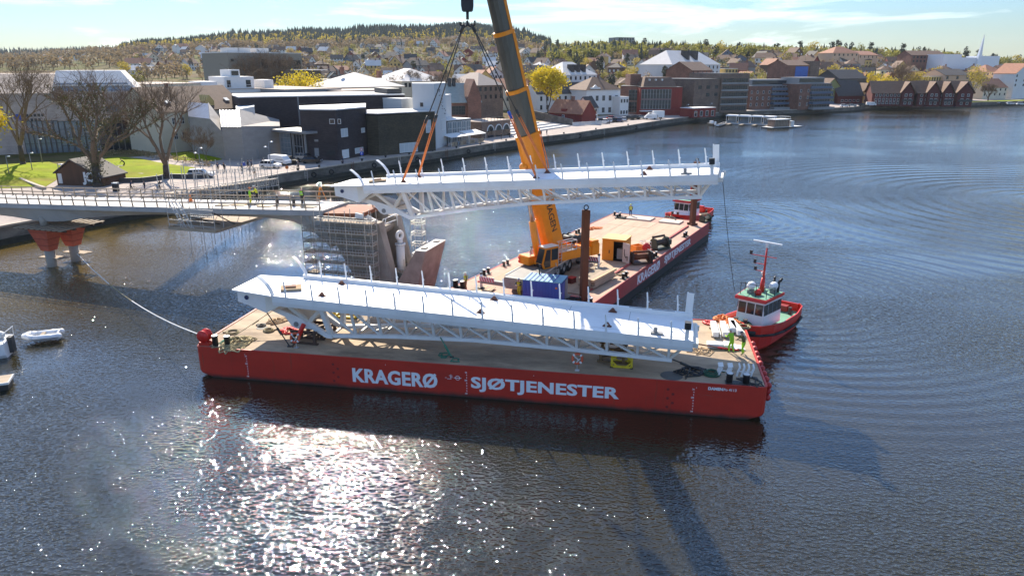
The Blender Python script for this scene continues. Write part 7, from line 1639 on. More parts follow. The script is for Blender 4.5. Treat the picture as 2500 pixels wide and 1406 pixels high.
p = on_ground(284, 467); t = thing('litter_bin', 'black litter bin with a white top on the paved path', 'bin', p, 0); m = M(); m.box(-.4,-.4,0,.4,.4,1.15); m.build('bin_body', m_black, t, bevel=.04); m = M(); m.box(-.42,-.42,1.3,.42,.42,1.42); m.build('bin_lid', m_blind, t); m = M(); [m.bar((x,0,1.1),(x,0,1.32),.06,.06) for x in (-.36,.36)]; m.build('lid_bracket', m_black, t)
# ------------------------------------------------------------ vehicles
CARM = {}
def car_parts(kind):
    if kind in CARM: return CARM[kind]
    if kind == 'van': L, W, prof, cab = 4.9, 1.9, [(0,.35),(4.9,.35),(4.9,.95),(4.55,1.15),(3.9,1.9),(3.5,2.0),(.1,2.0),(0,1.8)], [(2.2,1.15),(4.3,1.15),(3.75,1.8),(2.2,1.8)]
    elif kind == 'estate': L, W, prof, cab = 4.7, 1.85, [(0,.3),(4.7,.3),(4.7,.75),(4.45,.88),(3.35,.98),(.05,.98),(0,.8)], [(.15,.98),(3.4,.98),(2.6,1.48),(.45,1.48)]
    elif kind == 'truck': L, W, prof, cab = 6.6, 2.2, [(0,.5),(4.4,.5),(4.4,3.0),(0,3.0)], [(5.3,1.5),(6.5,1.3),(6.0,2.25),(5.3,2.25)]
    else: L, W, prof, cab = 4.2, 1.8, [(0,.3),(4.2,.3),(4.2,.7),(3.9,.85),(3.1,.95),(.1,.95),(0,.75)], [(.2,.95),(3.15,.95),(2.35,1.46),(.7,1.46)]
    b = M(); b.prism([(x-L/2, z) for x, z in prof], -W/2, W/2)
    if kind == 'truck': b.prism([(x-L/2,z) for x, z in [(4.5,.5),(6.6,.5),(6.6,1.25),(6.05,2.3),(4.5,2.3)]], -W/2+.1, W/2-.1)
    bo = bpy.data.meshes.new('b'); bo = b.mesh('body', m_wpaint)
    bm = bmesh.new(); bm.from_mesh(bo); bmesh.ops.bevel(bm, geom=bm.edges[:], offset=.07, segments=2, affect='EDGES', clamp_overlap=True); bm.to_mesh(bo); bm.free()
    g = M(); k = .03 if kind in ('van','truck') else -.06
    g.hexa([(cab[0][0]-L/2,-W/2-k*.5,cab[0][1]),(cab[1][0]-L/2,-W/2-k*.5,cab[1][1]),(cab[1][0]-L/2,W/2+k*.5,cab[1][1]),(cab[0][0]-L/2,W/2+k*.5,cab[0][1])], [(cab[3][0]-L/2,-W/2+.12-k*1.2,cab[3][1]),(cab[2][0]-L/2,-W/2+.12-k*1.2,cab[2][1]),(cab[2][0]-L/2,W/2-.12+k*1.2,cab[2][1]),(cab[3][0]-L/2,W/2-.12+k*1.2,cab[3][1])])
    r = None
    if kind in ('estate','hatch'):
        r = M(); x0, x1 = cab[3][0]-L/2, cab[2][0]-L/2; r.box(x0-.05,-W/2+.16,cab[2][1]+.001,x1+.05,W/2-.16,cab[2][1]+.06)
        for s in (-1,1):
            for xa in (.34,.62): xx = cab[0][0]+(cab[1][0]-cab[0][0])*xa-L/2; r.bar((xx,s*(W/2+.0),.98),(xx,s*(W/2-.13),1.46),.09,.05)
        r = r.mesh('roof_panel', m_wpaint)
    w = M(); w.X = Matrix.Rotation(R(90),4,'X'); w.lathe([(0,-.1),(.2,-.12),(.31,-.1),(.33,0),(.31,.1),(.2,.12),(0,.1)], 14)
    l = M(); l.box(L/2-.12,-W/2+.1,.62,L/2+.015,-W/2+.5,.78); l2 = M(); l2.box(L/2-.12,W/2-.5,.62,L/2+.015,W/2-.1,.78)
    CARM[kind] = (L, W, bo, g.mesh('windows', m_glass), r, w.mesh('wheel', m_tire, True), l.mesh('headlight', m_alu), l2.mesh('headlight', m_alu)); return CARM[kind]
BODY = {}
def car(kind, px, py, rz, paint, label, group, name='parked_car'):
    L, W, bo, g, r, w, l, l2 = car_parts(kind); p = on_ground(px, py); t = thing(name, label, 'van' if kind == 'van' else 'truck' if kind == 'truck' else 'car', p, rz, group)
    def paintm(me):
        key = (me.name, paint.name)
        if key not in BODY: c = me.copy(); c.materials.clear(); c.materials.append(paint); BODY[key] = c
        return BODY[key]
    link('body', paintm(bo), t); link('window_glass', g, t)
    if r: link('roof_panel', paintm(r), t)
    for x in (-L*.31, L*.31):
        for y in (-W/2+.08, W/2-.08): link('wheel', w, t, Matrix.Translation((x, y, .33)))
    link('headlight', l, t); link('headlight', l2, t); return t
pw, pb_, ps, pr_, pbl = mat('car_white', (.7,.7,.7), .25, var=.02), mat('car_black', (.012,.012,.014), .2, var=.05), mat('car_silver', (.36,.37,.38), .25, metal=.5, var=.03), mat('car_red', (.35,.015,.012), .25, var=.03), mat('car_blue', (.03,.05,.14), .25, var=.03)
G_ = 'cars parked by the theatre'
car('hatch', 661, 410, R(-12), pw, 'white hatchback nearest the quay lamp in the theatre car park', G_); car('van', 684, 402, R(-28), pw, 'white van parked behind the white hatchback', G_, 'parked_van'); car('estate', 708, 400, R(-22), pb_, 'black estate car next to the white van', G_); car('estate', 748, 391, R(-15), ps, 'silver car parked by the theatre entrance', G_); car('hatch', 762, 399, R(0), pb_, 'black car at the right end of the theatre car park', G_)
car('estate', 492, 433, R(8), pw, 'white estate car parked at the edge of the bright lawn', G_)
G_ = 'cars parked in front of the white villa'
for i, (k, px, py, rz, pt, lab) in enumerate((('hatch',1466,299,80,pb_,'black hatchback nearest the white house'),('estate',1478,301,75,pw,'white estate car second from the small white house'),('hatch',1489,299,80,pw,'white hatchback in front of the white villa'),('estate',1500,298,78,pb_,'black estate car in front of the villa corner'),('hatch',1512,298,75,pbl,'dark blue hatchback in front of the villa annex'),('hatch',1523,296,80,pw,'white hatchback in front of the villa annex'),('estate',1536,293,20,pb_,'black estate car left of the dark row by the red wing'),('hatch',1550,292,15,pb_,'black hatchback in front of the red wing'),('hatch',1564,291,10,ps,'silver hatchback left of the white box truck'),('hatch',1494,293,5,pr_,'red hatchback in the second row by the villa'))): car(k, px, py, R(rz), pt, lab, G_)
car('truck', 1600, 290, R(185), pw, 'white box truck in front of the glazed red office', None, 'box_truck'); car('van', 1588, 292, R(180), pw, 'white van beside the box truck', None, 'parked_van')
G_ = 'cars parked at the warehouse end'
for k, px, py, pt, lab in (('van',2126,259,pw,'white van in front of the first red warehouse'),('hatch',2106,260,pb_,'black car left of the first red warehouse'),('hatch',2060,262,pw,'white car in front of the dark barn'),('hatch',2080,261,ps,'silver car in front of the dark barn'),('hatch',2446,256,pb_,'black car under the bare tree on the right lawn'),('estate',2468,256,pw,'white car near the right edge of the bank'),('estate',2494,257,pw,'white car at the very right edge of the bank')): car(k, px, py, R(rnd.uniform(-20,20)), pt, lab, G_)

# ------------------------------------------------------------ boats and floating jetty
def rib(label, a, b, w=.62, r=.24, name='inflatable_dinghy', mt=None):
    a, b = Vector(a), Vector(b); d = b-a; L = d.length; t = thing(name, label, 'dinghy', (a+b)/2, math.atan2(d.y, d.x)); m = M()
    pts = [(-L/2,w),(L*.2,w),(L*.38,w*.7),(L*.5,0),(L*.38,-w*.7),(L*.2,-w),(-L/2,-w)]
    m.path([(x,y,.3+(.12 if x > L*.3 else 0)) for x,y in pts], r, 10)
    for x,y in pts: m.ball((x,y,.3+(.12 if x > L*.3 else 0)), r, 10, 6)
    m.build('tube', mt or m_wpaint, t, True); m = M(); m.prism([(-L/2,-w),(L*.2,-w),(L*.42,0),(L*.2,w),(-L/2,w)], .08, .16, 'z'); m.build('floor', m_grey_w, t)
    m = M(); m.box(-L/2+.05,-w,.1,-L/2+.15,w,.55); m.build('transom', m_wpaint, t); m = M(); m.box(-.2,-w,.42,.1,w,.47); m.build('seat', m_oldwood, t)
    m = M(); m.path([(x*1.0,y*(1+r/w*.98) if abs(y) > .1 else 0,.24+(.12 if x > L*.3 else 0)) for x,y in pts[:3]],.03,6); m.build('rubbing_strip', m_dtrim, t); return t
rib('white inflatable dinghy floating on the left water', at(149,822,.2), at(62,832,.2), .60)
def yacht():
    p = at(-75, 872, 0); t = thing('motor_boat', 'white motor boat reaching in from the left edge', 'boat', p, R(14)); xs = [-5,-2,1.2,2.6,3.0]; hb = [1.5,1.5,1.4,1.25,1.1]; m = M(); rings = []
    for x,h in zip(xs,hb): rings.append([(x,-h*.5,-.4),(x,-h*.95,.3),(x,-h,1.25),(x,h,1.25),(x,h*.95,.3),(x,h*.5,-.4)])
    loft(m, rings); m.build('hull', m_wpaint, t); m = M(); m.hexa([(-3,-1,1.25),(1.6,-1,1.25),(1.6,1,1.25),(-3,1,1.25)],[(-3,-.9,2.6),(.8,-.9,2.4),(.8,.9,2.4),(-3,.9,2.6)]); c = m.build('cabin', m_wpaint, t, bevel=.1)
    m = M(); m.box(-1.5,-1.01,1.75,.6,-.93,2.2); m.build('window', m_glass, c); m = M(); m.tube((.4,0,2.4),(.3,0,5.6),.05,8,.03); m.build('mast', m_alu, t); m = M(); m.ball((1.6,-.6,1.6),.5,12,8,(1,.7,.7)); m.ball((2.3,.3,1.55),.42,12,8,(1,.8,.8)); m.build('cushion', m_blind, t)
    m = M(); m.path([(3.0,-1.0,1.25),(3.0,-1.0,2.0),(3.05,1.0,2.0),(3.0,1.0,1.25)],.03,6); m.build('stern_rail', m_alu, t); m = M(); m.box(2.95,-.3,.2,3.3,.3,1.5); m.build('outboard_motor', m_dtrim, t)
yacht()
p = at(-22, 948, 0); t = thing('mooring_finger', 'floating mooring finger with pale edge at the lower left corner', 'pontoon', p, R(22)); m = M(); m.box(-5,-.75,-.3,1.25,.75,.5); m.build('float', m_black, t); m = M(); m.box(-5,-.78,.501,1.28,.78,.6); m.build('deck', m_plank, t); m = M(); m.box(-5,-.84,.44,1.34,-.781,.61); m.box(1.281,-.78,.44,1.34,.78,.61); m.build('edge_strip', m_trim, t)
def jetty():
    A, B = at(1768, 303, .0), at(1893, 308, .0); d = B-A; L = d.length; t = thing('floating_jetty', 'long white-edged floating jetty off the brick offices', 'jetty', A, math.atan2(d.y, d.x)); m = M(); m.box(0,-1,-.3,L,5,.55); m.build('pontoon', m_grey, t); m = M(); m.box(0,-1.05,.3,L,-1.0,.62); m.build('white_edge', m_trim, t); m = M(); m.box(0,-1,.551,L,5,.6); m.build('deck', m_plank, t)
    for k in range(4): m = M(); m.box(L*.12+k*L*.25,-7,.15,L*.12+k*L*.25+1.2,-1.06,.45); m.build('mooring_arm', m_oldwood, t)
    X = frame(t)
    for k in range(4):
        q = X @ Vector((L*.03+k*L*.245, .6, .6)); u = thing('lounge_pavilion', ('first','second','third','fourth')[k]+' white roofed lounge pavilion from the left on the floating jetty', 'pavilion', q, math.atan2(d.y, d.x), 'pavilions on the floating jetty'); w = L*.20
        m = M(); m.hexa([(-.3,-.6,2.5),(w+.3,-.6,2.5),(w+.3,3.6,2.5),(-.3,3.6,2.5)],[(0,-.3,3.0),(w,-.3,3.0),(w,3.3,3.0),(0,3.3,3.0)]); m.build('roof', m_trim, u)
        for x in (0,w):
            for y in (-.2,3.2): m = M(); m.bar((x,y,0),(x,y,2.5),.15,.15); m.build('post', m_trim, u)
        m = M(); m.box(w*.1,2.6,0,w*.9,3.1,2.3); m.build('back_wall', m_paleglass, u); m = M(); m.box(w*.15,.5,0,w*.85,1.2,.5); m.build('bench', m_blind, u); m = M(); m.box(0,-.25,.0,w,-.2,.9); m.build('front_rail', m_paleglass, u)
    A, B = at(1888, 314, 0), at(1926, 312, 0); d = B-A; L = d.length; t = thing('sauna_raft', 'dark timber sauna raft with white roof at the end of the jetty', 'raft', A, math.atan2(d.y, d.x)); m = M(); m.box(-2,-1,-.3,L+6,4,.35); m.build('float', m_black, t); m = M(); m.box(-2,-1.02,.351,L+6,4,.45); m.build('deck', m_trim, t); m = M(); m.box(.5,0,.45,L,3.5,3.0); m.build('wall', m_bbrick, t)
    for k in range(9): m = M(); m.box(.6+k*(L-1)/9,-.06,.5,.6+k*(L-1)/9+.3,-.01,2.9); m.build('slat', m_oldwood, t)
    m = M(); m.box(.2,-.4,3.01,L+.3,3.9,3.25); m.build('roof', m_trim, t); m = M(); m.path([(.3,-.3,4.1),(L,-.3,4.1),(L,3.8,4.1),(.3,3.8,4.1),(.3,-.3,4.1)],.06,5); [m.tube((x,-.3,3.2),(x,-.3,4.1),.05,5) for x in (.3,L*.33,L*.66,L)]; m.build('roof_rail', m_cream, t); m = M(); m.box(L+1,0,.45,L+2.6,2,2.4); m.build('side_hut', m_blind, t)
    rib('grey inflatable boat moored left of the jetty pavilions', at(1752,309,.2), at(1772,302,.2), .8, .3, 'inflatable_boat', m_grey_w)
    p = at(1737, 306, 0); t = thing('motor_boat', 'small dark motor boat with a white engine by the jetty', 'boat', p, R(100)); m = M(); rings = [[(x,-h*.6,-.3),(x,-h,.7),(x,h,.7),(x,h*.6,-.3)] for x,h in ((-3,1),(0,1.05),(2,.8),(3.2,.15))]; loft(m, rings); m.build('hull', m_dtrim, t); m = M(); m.box(-3.5,-.3,.3,-3,.3,1.6); m.build('outboard_motor', m_wpaint, t); m = M(); m.box(-.5,-.6,.7,.8,.6,1.7); m.build('cockpit', m_wpaint, t, bevel=.1)
jetty()
# rope from the front barge to the red cone pier
a, b = X1 @ Vector((.2, .6, F1+.75)), at(189, 620, 1.6); t = thing('mooring_rope', 'long pale mooring rope from the front barge to the red cone pier', 'rope', a, 0); 
for nm, k0, k1, mt in (('rope_pale', 0, 14, m_trim), ('rope_wet', 14, 20, m_rope), ('rope_pale', 20, 30, m_trim)):
    m = M(); m.path([a.lerp(b, k/30)-a+Vector((0,0,-2.0*4*(k/30)*(1-k/30)*.62)) for k in range(k0, k1+1)], .045, 6); m.build(nm, mt, t)
# ------------------------------------------------------------ gear on the barges
def heap(name, label, cat, p, r, n, mt, seed, th=.035, h=.25, par=None):
    rng = random.Random(seed); t = thing(name, label, cat, p, rng.uniform(0,6)); m = M(); a = 0; pts = []
    for k in range(n):
        a += rng.uniform(.4,1.1); rr = r*math.sqrt(rng.random())*(1 if k % 9 else 1.5); pts.append((math.cos(a)*rr*1.3, math.sin(a)*rr, th+h*rng.random()*max(0,1-rr/r)))
    m.path(pts, th, 5); m.build('strand', mt, t, True); return t
def coil(name, label, p, r, mt, n=4, th=.05, sq=1.0):
    t = thing(name, label, 'rope', p, rnd.uniform(0,6)); m = M()
    for k in range(n): m.ring((.05*math.sin(k*2), .05*math.cos(k*3), th+.04*k), r*(1-.1*k), th, 22, 5, Matrix.Diagonal((1,sq,1,1)))
    m.path([(r,0,th),(r*1.5,.2,th),(r*1.9,-.1,th)], th, 5); m.build('coil', mt, t, True); return t
D1 = F1+.022
d1 = lambda px, py: at(px, py, D1)
D2 = F2+.13
d2 = lambda px, py, z=D2: at(px, py, z)
heap('rope_pile', 'tangled heap of pale and green mooring rope beside the black bollards', 'rope', d1(578,838), 1.15, 170, m_rope, 3, .04, .5); heap('rope_pile', 'green rope mixed into the heap near the red roller', 'rope', d1(556,834), .5, 50, m_green, 4, .04, .3)
coil('rope_coil', 'small rope loop on the left part of the front deck', d1(569,812), .45, m_rope, 2); coil('rope_coil', 'rope loop on the front deck below the leaf nose', d1(656,808), .4, m_rope, 3); coil('rope_coil', 'small rope end on the deck nearest the left edge', d1(640,796), .3, m_wire, 2)
heap('rope_pile', 'brown rope bundle near the left end of the leaf', 'rope', d1(676,784), .7, 60, m_wood, 5, .045, .25); heap('strap_heap', 'tangled red lashing straps left of the dark trestle', 'strap', d1(704,808), .7, 60, m_redbright, 6, .05, .25); heap('chain_heap', 'grey chain lying beside the red straps', 'chain', d1(716,800), .35, 30, m_wire, 7, .04, .15)
heap('rope_pile', 'green rope lying in the shade under the truss', 'rope', d1(1085,868), .45, 34, m_green, 8, .025, .08); heap('rope_pile', 'loose green rope end by the front edge of the barge', 'rope', d1(1112,880), .4, 14, m_green, 9, .035, .05)
heap('hose_heap', 'dark hoses lying in a heap near the right end of the leaf', 'hose', d1(1692,908), .85, 46, m_black, 10, .05, .35); coil('hose_coil', 'coil of dark green hose left of the white brackets', d1(1737,914), .55, mat('dark_green_hawser', (.03,.1,.06), .9), 5, .05); heap('rope_pile', 'brown cord tangle on the sunlit deck at the right end', 'rope', d1(1712,856), .7, 40, m_wood, 11, .03, .12); heap('rope_pile', 'dark rope on the deck beside the red fenders', 'rope', d1(1832,930), .7, 36, m_wire, 12, .04, .1); coil('rope_coil', 'rope coil beside the bow of the tug', d1(1815,800), .5, m_rope, 4)
def tie(label, a, b, r, mt, name='lashing_chain'):
    t = thing(name, label, 'lashing', b, 0); m = M(); m.tube(Vector(a)-Vector(b), (0,0,.05), r, 6); m.build('chain', mt, t); m = M(); q = Vector(a).lerp(Vector(b), .55)-Vector(b); e = (Vector(b)-Vector(a)).normalized()*.3; m.tube(q-e, q+e, r*2, 8); m.build('tensioner', mt, t); m = M(); m.box(-.15,-.1,0,.15,.1,.06); m.build('deck_plate', m_black, t)
tie('dark lashing chain from the leaf nose down to the deck', XL1 @ Vector((-.9,.6,-1.6)), d1(707,846), .045, m_wire); tie('thin lashing wire from the leaf nose across the left deck', XL1 @ Vector((-.9,4.2,-1.6)), d1(548,838), .025, m_rope, 'lashing_wire'); tie('dark lashing chain from the right end of the truss to the deck', XL1 @ Vector((28.4,1.4,-1.9)), d1(1702,902), .05, m_wire); tie('green lashing strap under the middle of the truss', XL1 @ Vector((12.5,.9,-2.1)), d1(1103,872), .04, m_green, 'lashing_strap')
a, b = d1(1668,849)+Vector((0,0,.5)), d1(1803,857); t = thing('red_pole', 'long red and brown pole lying from the truss end to the right edge', 'pole', a, 0); m = M(); m.tube((0,0,0), (b-a)*.62, .05, 8); m.build('pole', m_rust, t); m = M(); m.tube((b-a)*.62, b-a+Vector((0,0,.08)), .06, 8); m.build('red_sleeve', m_redbright, t)
a, b = d1(714,852)+Vector((0,0,.05)), XL1 @ Vector((1.9,.9,-2.3)); t = thing('red_beam', 'red steel strut leaning against the girder above the dark trestle', 'beam', a, 0); m = M(); m.bar((0,0,.1), (b-a)*.5, .1, .1); m.build('rod', m_tres, t); m = M(); m.bar((b-a)*.48, (b-a), .2, .28); m.build('box_section', m_redbright, t)
def lifebuoy(label, p, h=1.0):
    t = thing('life_ring', label, 'life ring', p, R(-10), 'life rings on posts'); m = M(); m.tube((0,0,0),(0,0,h),.04,6); m.box(-.15,-.15,0,.15,.15,.03); m.build('stand', m_alu, t); m = M(); m.ring((0,-.1,h+.05), .33, .085, 24, 8, Matrix.Rotation(R(75),4,'X')); m.build('ring', mat('buoy_orange', (.6,.09,.03), .5), t, True); m = M()
    for k in range(4): a = R(45+90*k); m.ball((.33*math.cos(a), -.1-.02+.33*math.sin(a)*.26, h+.05+.33*math.sin(a)*.97), .1, 8, 5)
    m.build('ring_band', m_trim, t, True); m = M(); m.path([(-.2,-.15,h+.2),(.1,-.18,h),(-.05,-.18,h-.2),(.2,-.15,h+.1)], .03, 5); m.build('line', m_trim, t)
lifebuoy('orange life ring on a post in front of the dark trestle', d1(724,848), .75); lifebuoy('orange life ring on a thin post left of the yellow frame', d1(1409,904), .85)
def stack(name, label, cat, p, rz, items, mt, group=None, part='beam'):
    t = thing(name, label, cat, p, rz, group)
    for (x0,y0,z0,x1,y1,z1) in items: m = M(); m.box(x0,y0,z0,x1,y1,z1); m.build(part, mt, t, bevel=.02)
    return t
rz1 = R(-10.2)
for k, (px, py, l, w, lab) in enumerate(((1747,826,2.6,.42,'white steel channel, leftmost of the row at the right end of the deck'),(1771,826,2.6,.42,'white steel channel, second of the row beside the crouched tug bow'),(1791,815,2.3,.4,'white steel channel behind the green suited worker'),(1806,822,2.4,.4,'white steel channel, rightmost of the row near the tug'))):
    q = d1(px, py); t = thing('white_channel', lab, 'steel beam', q, rz1+R(0 if k < 3 else 8), 'white steel channels stacked on the front barge'); m = M(); m.box(-w/2,0,.12,w/2,l,.5); m.build('channel', m_white, t); m = M(); [m.box(-w/2-.1,yy,.0,w/2+.1,yy+.12,.118) for yy in (.2,l-.5)]; m.build('dunnage', m_oldwood, t); m = M(); m.box(w/2+.12,.1,.0,w/2+.2,l-.1,.3); m.build('rail', m_cream, t)
for px, py, w, l, lab in ((1746,852,1.15,.75,'wide white box lying in front of the channels'),(1779,855,.65,.95,'small white plate box beside the wide white box')):
    q = d1(px, py); t = thing('white_box', lab, 'box', q, rz1); m = M(); m.box(-w/2,0,.05,w/2,l,.36); m.build('box_body', m_white, t, bevel=.03); m = M(); m.box(-w/2+.05,.03,0,w/2-.05,l-.03,.049); m.build('base', m_black, t)
q = d1(1798,851); t = thing('white_sheet', 'white plastic sheet lying between the two workers on the right deck', 'sheet', q, 0); m = M(); n_ = 7; vs = [((i-3)*.18, (j-2)*.22+.1*(i % 2), .05+.16*abs(math.sin(i*1.3+j*.9))*(1-abs(i-3)/4)) for j in range(5) for i in range(n_)]; m.add(vs, [(j*n_+i, j*n_+i+1, (j+1)*n_+i+1, (j+1)*n_+i) for j in range(4) for i in range(n_-1)]); m.build('sheet', m_wpaint, t, True)
heap('orange_net', 'orange netting heaped behind the white channels', 'net', d1(1783,790), .7, 80, m_orange, 14, .07, .5); heap('orange_net', 'orange tarpaulin bundle by the tug bow', 'net', d1(1762,782), .6, 60, m_orange, 15, .08, .5); heap('red_bag', 'red straps in a bundle left of the white channels', 'strap', d1(1733,790), .5, 50, m_redbright, 16, .06, .2)
def brackets(label, px, py, n, w):
    q = d1(px, py); t = thing('white_bracket', label, 'bracket', q, rz1); 
    for k in range(n):
        m = M(); x = k*w; pts = [(x,0,.03),(x+.06,.02,.32),(x+.18,.1,.62),(x+.12,.3,.85)]
        for a, b in zip(pts[:-1], pts[1:]): m.bar(a, b, .1 if n > 2 else .34, .09)
        m.build('curved_arm', m_white, t)
    m = M(); m.bar((0,.08,.36),((n-1)*w+.1,.08,.36),.05,.05); m.build('cross_bar', m_white, t)
brackets('pair of broad white curved brackets on the shaded deck corner', 1752, 917, 2, .62); brackets('row of four slim white curved brackets near the deck corner', 1798, 919, 4, .3)
m_pallet = mat('pallet_orange_wood', (.45,.22,.10), .8, var=.25, scale=3)
def pallet(label, X):
    t = thing('timber_pallet', label, 'pallet', X.to_translation(), X.to_euler().z, 'timber pallets on the leaf noses'); t.rotation_euler = X.to_euler()
    for k in range(6): m = M(); m.box(-.75,-.55+k*.19,.16,.75,-.41+k*.19,.2); m.build('board', m_pallet if k % 2 else m_wood, t)
    for y in (-.5,-.05,.4): m = M(); m.box(-.75,y,.01,.75,y+.12,.155); m.build('bearer', m_oldwood, t)
    m = M(); m.box(-.4,-.3,.205,.35,.25,.3); m.build('clamp', m_rust, t)
pallet('wooden pallet on the nose of the front leaf', XL1 @ TX(.55, 1.75, .012, .5)); pallet('wooden pallet on the nose of the hanging leaf', XL2 @ TX(.55, 1.75, .012, .4))
# barge 2: containers, winches, timber
def container(label, p, rz, L, W, H, wall, roofm, name='container'):
    t = thing(name, label, 'container', p, rz); m = M(); m.box(0,0,.1,L,W,H-.04); m.build('wall', wall, t)
    n = int(L/.28); 
    for y0, y1 in ((-.035,-.001),(W+.001,W+.035)):
        m = M(); [m.box(k*.28+.05,y0,.2,k*.28+.19,y1,H-.15) for k in range(n)]; o = m.build('corrugation', wall, t); o['kind'] = 'stuff'
    m = M()
    for x in (0,L):
        for y in (0,W): m.bar((x,y,0),(x,y,H),.12,.12)
    m.build('corner_post', wall, t); m = M(); m.box(-.05,-.05,H-.04,L+.05,W+.05,H+.03); m.build('roof', roofm, t)
    for k in range(int(L/.42)): m = M(); m.box(k*.42+.1,0,H+.031,k*.42+.18,W,H+.07); m.build('roof_rib', wall, t)
    return t
ca, cb = d2(1278,737), d2(1368,746); dc = cb-ca; LC = dc.length; HC = top_z(ca, 683)-ca.z; t = container('dark blue container with pale blue ribbed roof beside the crane', ca, math.atan2(dc.y,dc.x), LC, 2.3, HC, m_blueb, m_blueroof)
m = M(); m.box(LC+.06,.15,.15,LC+.1,1.1,HC-.15); m.build('door', m_blueb, t); m = M(); m.box(LC+.06,1.25,.15,LC+.11,2.15,HC-.15); m.build('door', m_grey, t); m = M(); m.tube((.9,1.9,HC),(.9,1.9,HC+1.0),.06,8); m.build('stove_pipe', m_black, t); m = M(); m.box(LC*.86,-.05,HC*.72,LC*.91,-.036,HC*.8); m.build('sticker', m_orange, t)
ya, yb_ = d2(1469,634), d2(1524,640); dc = yb_-ya; LY = dc.length; HY = top_z(ya, 583)-ya.z; m_ybox = mat('box_orange_yellow', (.72,.25,.015), .5, var=.08); rz_ = math.atan2(dc.y,dc.x)
t = thing('machine_house', 'orange yellow machine house with its white door open', 'container', ya, rz_)
m = M(); m.box(0,0,0,LY*.5,.08,HY); m.box(LY*.93,0,0,LY,.08,HY); m.box(LY*.5,0,HY*.93,LY*.93,.08,HY); m.box(0,.08,0,.08,2.4,HY); m.box(LY-.08,.08,0,LY,2.4,HY); m.box(.08,2.32,0,LY-.08,2.4,HY); m.build('wall', m_ybox, t); m = M(); m.box(-.06,-.06,HY+.001,LY+.06,2.46,HY+.08); m.build('roof', mat('pale_yellow_roof', (.72,.42,.12), .6), t)
m = M(); m.box(.08,.08,.01,LY-.08,2.32,.04); m.build('floor', m_black, t); m = M(); m.box(LY*.56,.9,.04,LY*.8,1.5,HY*.5); m.build('power_unit', m_blind, t); m = M(); m.box(LY*.2,1.5,.04,LY*.9,2.2,HY*.75); m.build('engine', m_black, t)
m = M(); m.X = TX(LY*.93,-.02,0,R(-35)); m.box(0,-.06,.03,LY*.43,0,HY*.93); m.build('door', mat('door_pinkish_white', (.62,.52,.46), .6), t); m = M(); m.X = TX(LY*.93,-.1,0,R(-35)); m.path([(.25,0,1.5),(.3,-.05,.9),(.55,-.05,.6),(.75,-.03,.8)],.03,5); m.build('hanging_hose', m_black, t); m = M(); m.box(LY*.3,-.03,HY*.35,LY*.34,-.001,HY*.5); m.build('lock', m_black, t)
def winch(label, p, rz, s, frame_m, drum_m, plate=True):
    t = thing('deck_winch', label, 'winch', p, rz, 'deck winches on the crane barge'); t.scale = (s,s,s)
    for x in (-.9,.9): m = M(); m.prism([(-.6,0),(.6,0),(.5,.9),(.2,1.15),(-.3,1.1)], x-.05, x+.05, 'x'); m.build('side_plate', frame_m, t)
    m = M(); m.tube((-.84,0,.62),(.84,0,.62),.3,14); m.build('drum', drum_m, t, True)
    for x in (-.8,.8): m = M(); m.tube((x-.03,0,.62),(x+.03,0,.62),.52,16); m.build('flange', frame_m, t, True)
    m = M(); m.box(-.95,-.65,.0,.95,.65,.1); m.build('base', frame_m, t); m = M(); m.tube((-.85,.3,1.2),(.85,.3,1.2),.12,10); m.build('roller', drum_m, t, True); m = M(); m.box(.96,-.3,.25,1.45,.3,.8); m.build('motor', frame_m, t, bevel=.05)
    if plate: m = M(); m.box(-1.12,-.7,0,-.97,.7,1.2); m.build('end_plate', m_black, t)
m_wg = mat('winch_dark_green', (.05,.055,.035), .6, var=.3)
winch('big dark green winch near the right edge of the crane barge', d2(1611,606), R(35), 1.1, m_wg, m_tres, False); winch('brown winch with a black end plate beside the machine house', d2(1562,641), R(190), 1.05, m_tres, m_rust); winch('small dark winch at the far right corner of the crane barge', at(1722,541,F2+.03), R(40), .8, m_wg, m_wood, False)
p = d2(1556,616); t = thing('orange_crate', 'orange steel bin and wire cage behind the brown winch', 'crate', p, R(30)); m = M(); m.box(-.6,-.5,0,.5,.5,.08); m.box(-.6,-.5,.08,-.54,.5,.85); m.box(.44,-.5,.08,.5,.5,.85); m.box(-.54,-.5,.08,.44,-.44,.85); m.box(-.54,.44,.08,.44,.5,.85); m.build('bin', m_ybox, t); m = M()
for z in (.3,.7,1.1): m.path([(.6,-.5,z),(1.5,-.5,z),(1.5,.5,z),(.6,.5,z),(.6,-.5,z)],.025,4)
[m.tube((x,y,0),(x,y,1.1),.025,4) for x in (.6,1.05,1.5) for y in (-.5,.5)]; m.build('wire_cage', m_alu, t)
p = d2(1577,622); t = thing('red_disc', 'red round life ring case standing behind the winches', 'sign', p, R(10)); m = M(); m.X = Matrix.Translation((0,0,.85)) @ Matrix.Rotation(R(90),4,'X'); m.lathe([(0,-.06),(.42,-.06),(.48,0),(.42,.06),(0,.06)],18); m.build('disc', m_redbright, t, True); m = M(); m.tube((0,.1,0),(0,.1,.8),.04,6); m.build('stand', m_alu, t)
def timber(label, px, py, rz, rows, L):
    p = d2(px, py); t = thing('timber_stack', label, 'timber', p, rz); rng = random.Random(8)
    for j in range(rows):
        for i in range(5): m = M(); m.box(rng.uniform(-.2,.2), i*.33, .08+.2*j, L+rng.uniform(-.3,.3), i*.33+.31, .08+.2*j+.185); m.build('baulk', (m_oldwood, m_plank, m_wood)[rng.randrange(3)], t)
    for x in (.5,L-.6): m = M(); m.box(x,-.05,0,x+.15,1.7,.075); m.build('dunnage', m_oldwood, t)
timber('long stack of grey timber baulks beside the tall pile', 1450, 706, R(57), 4, 4.6)
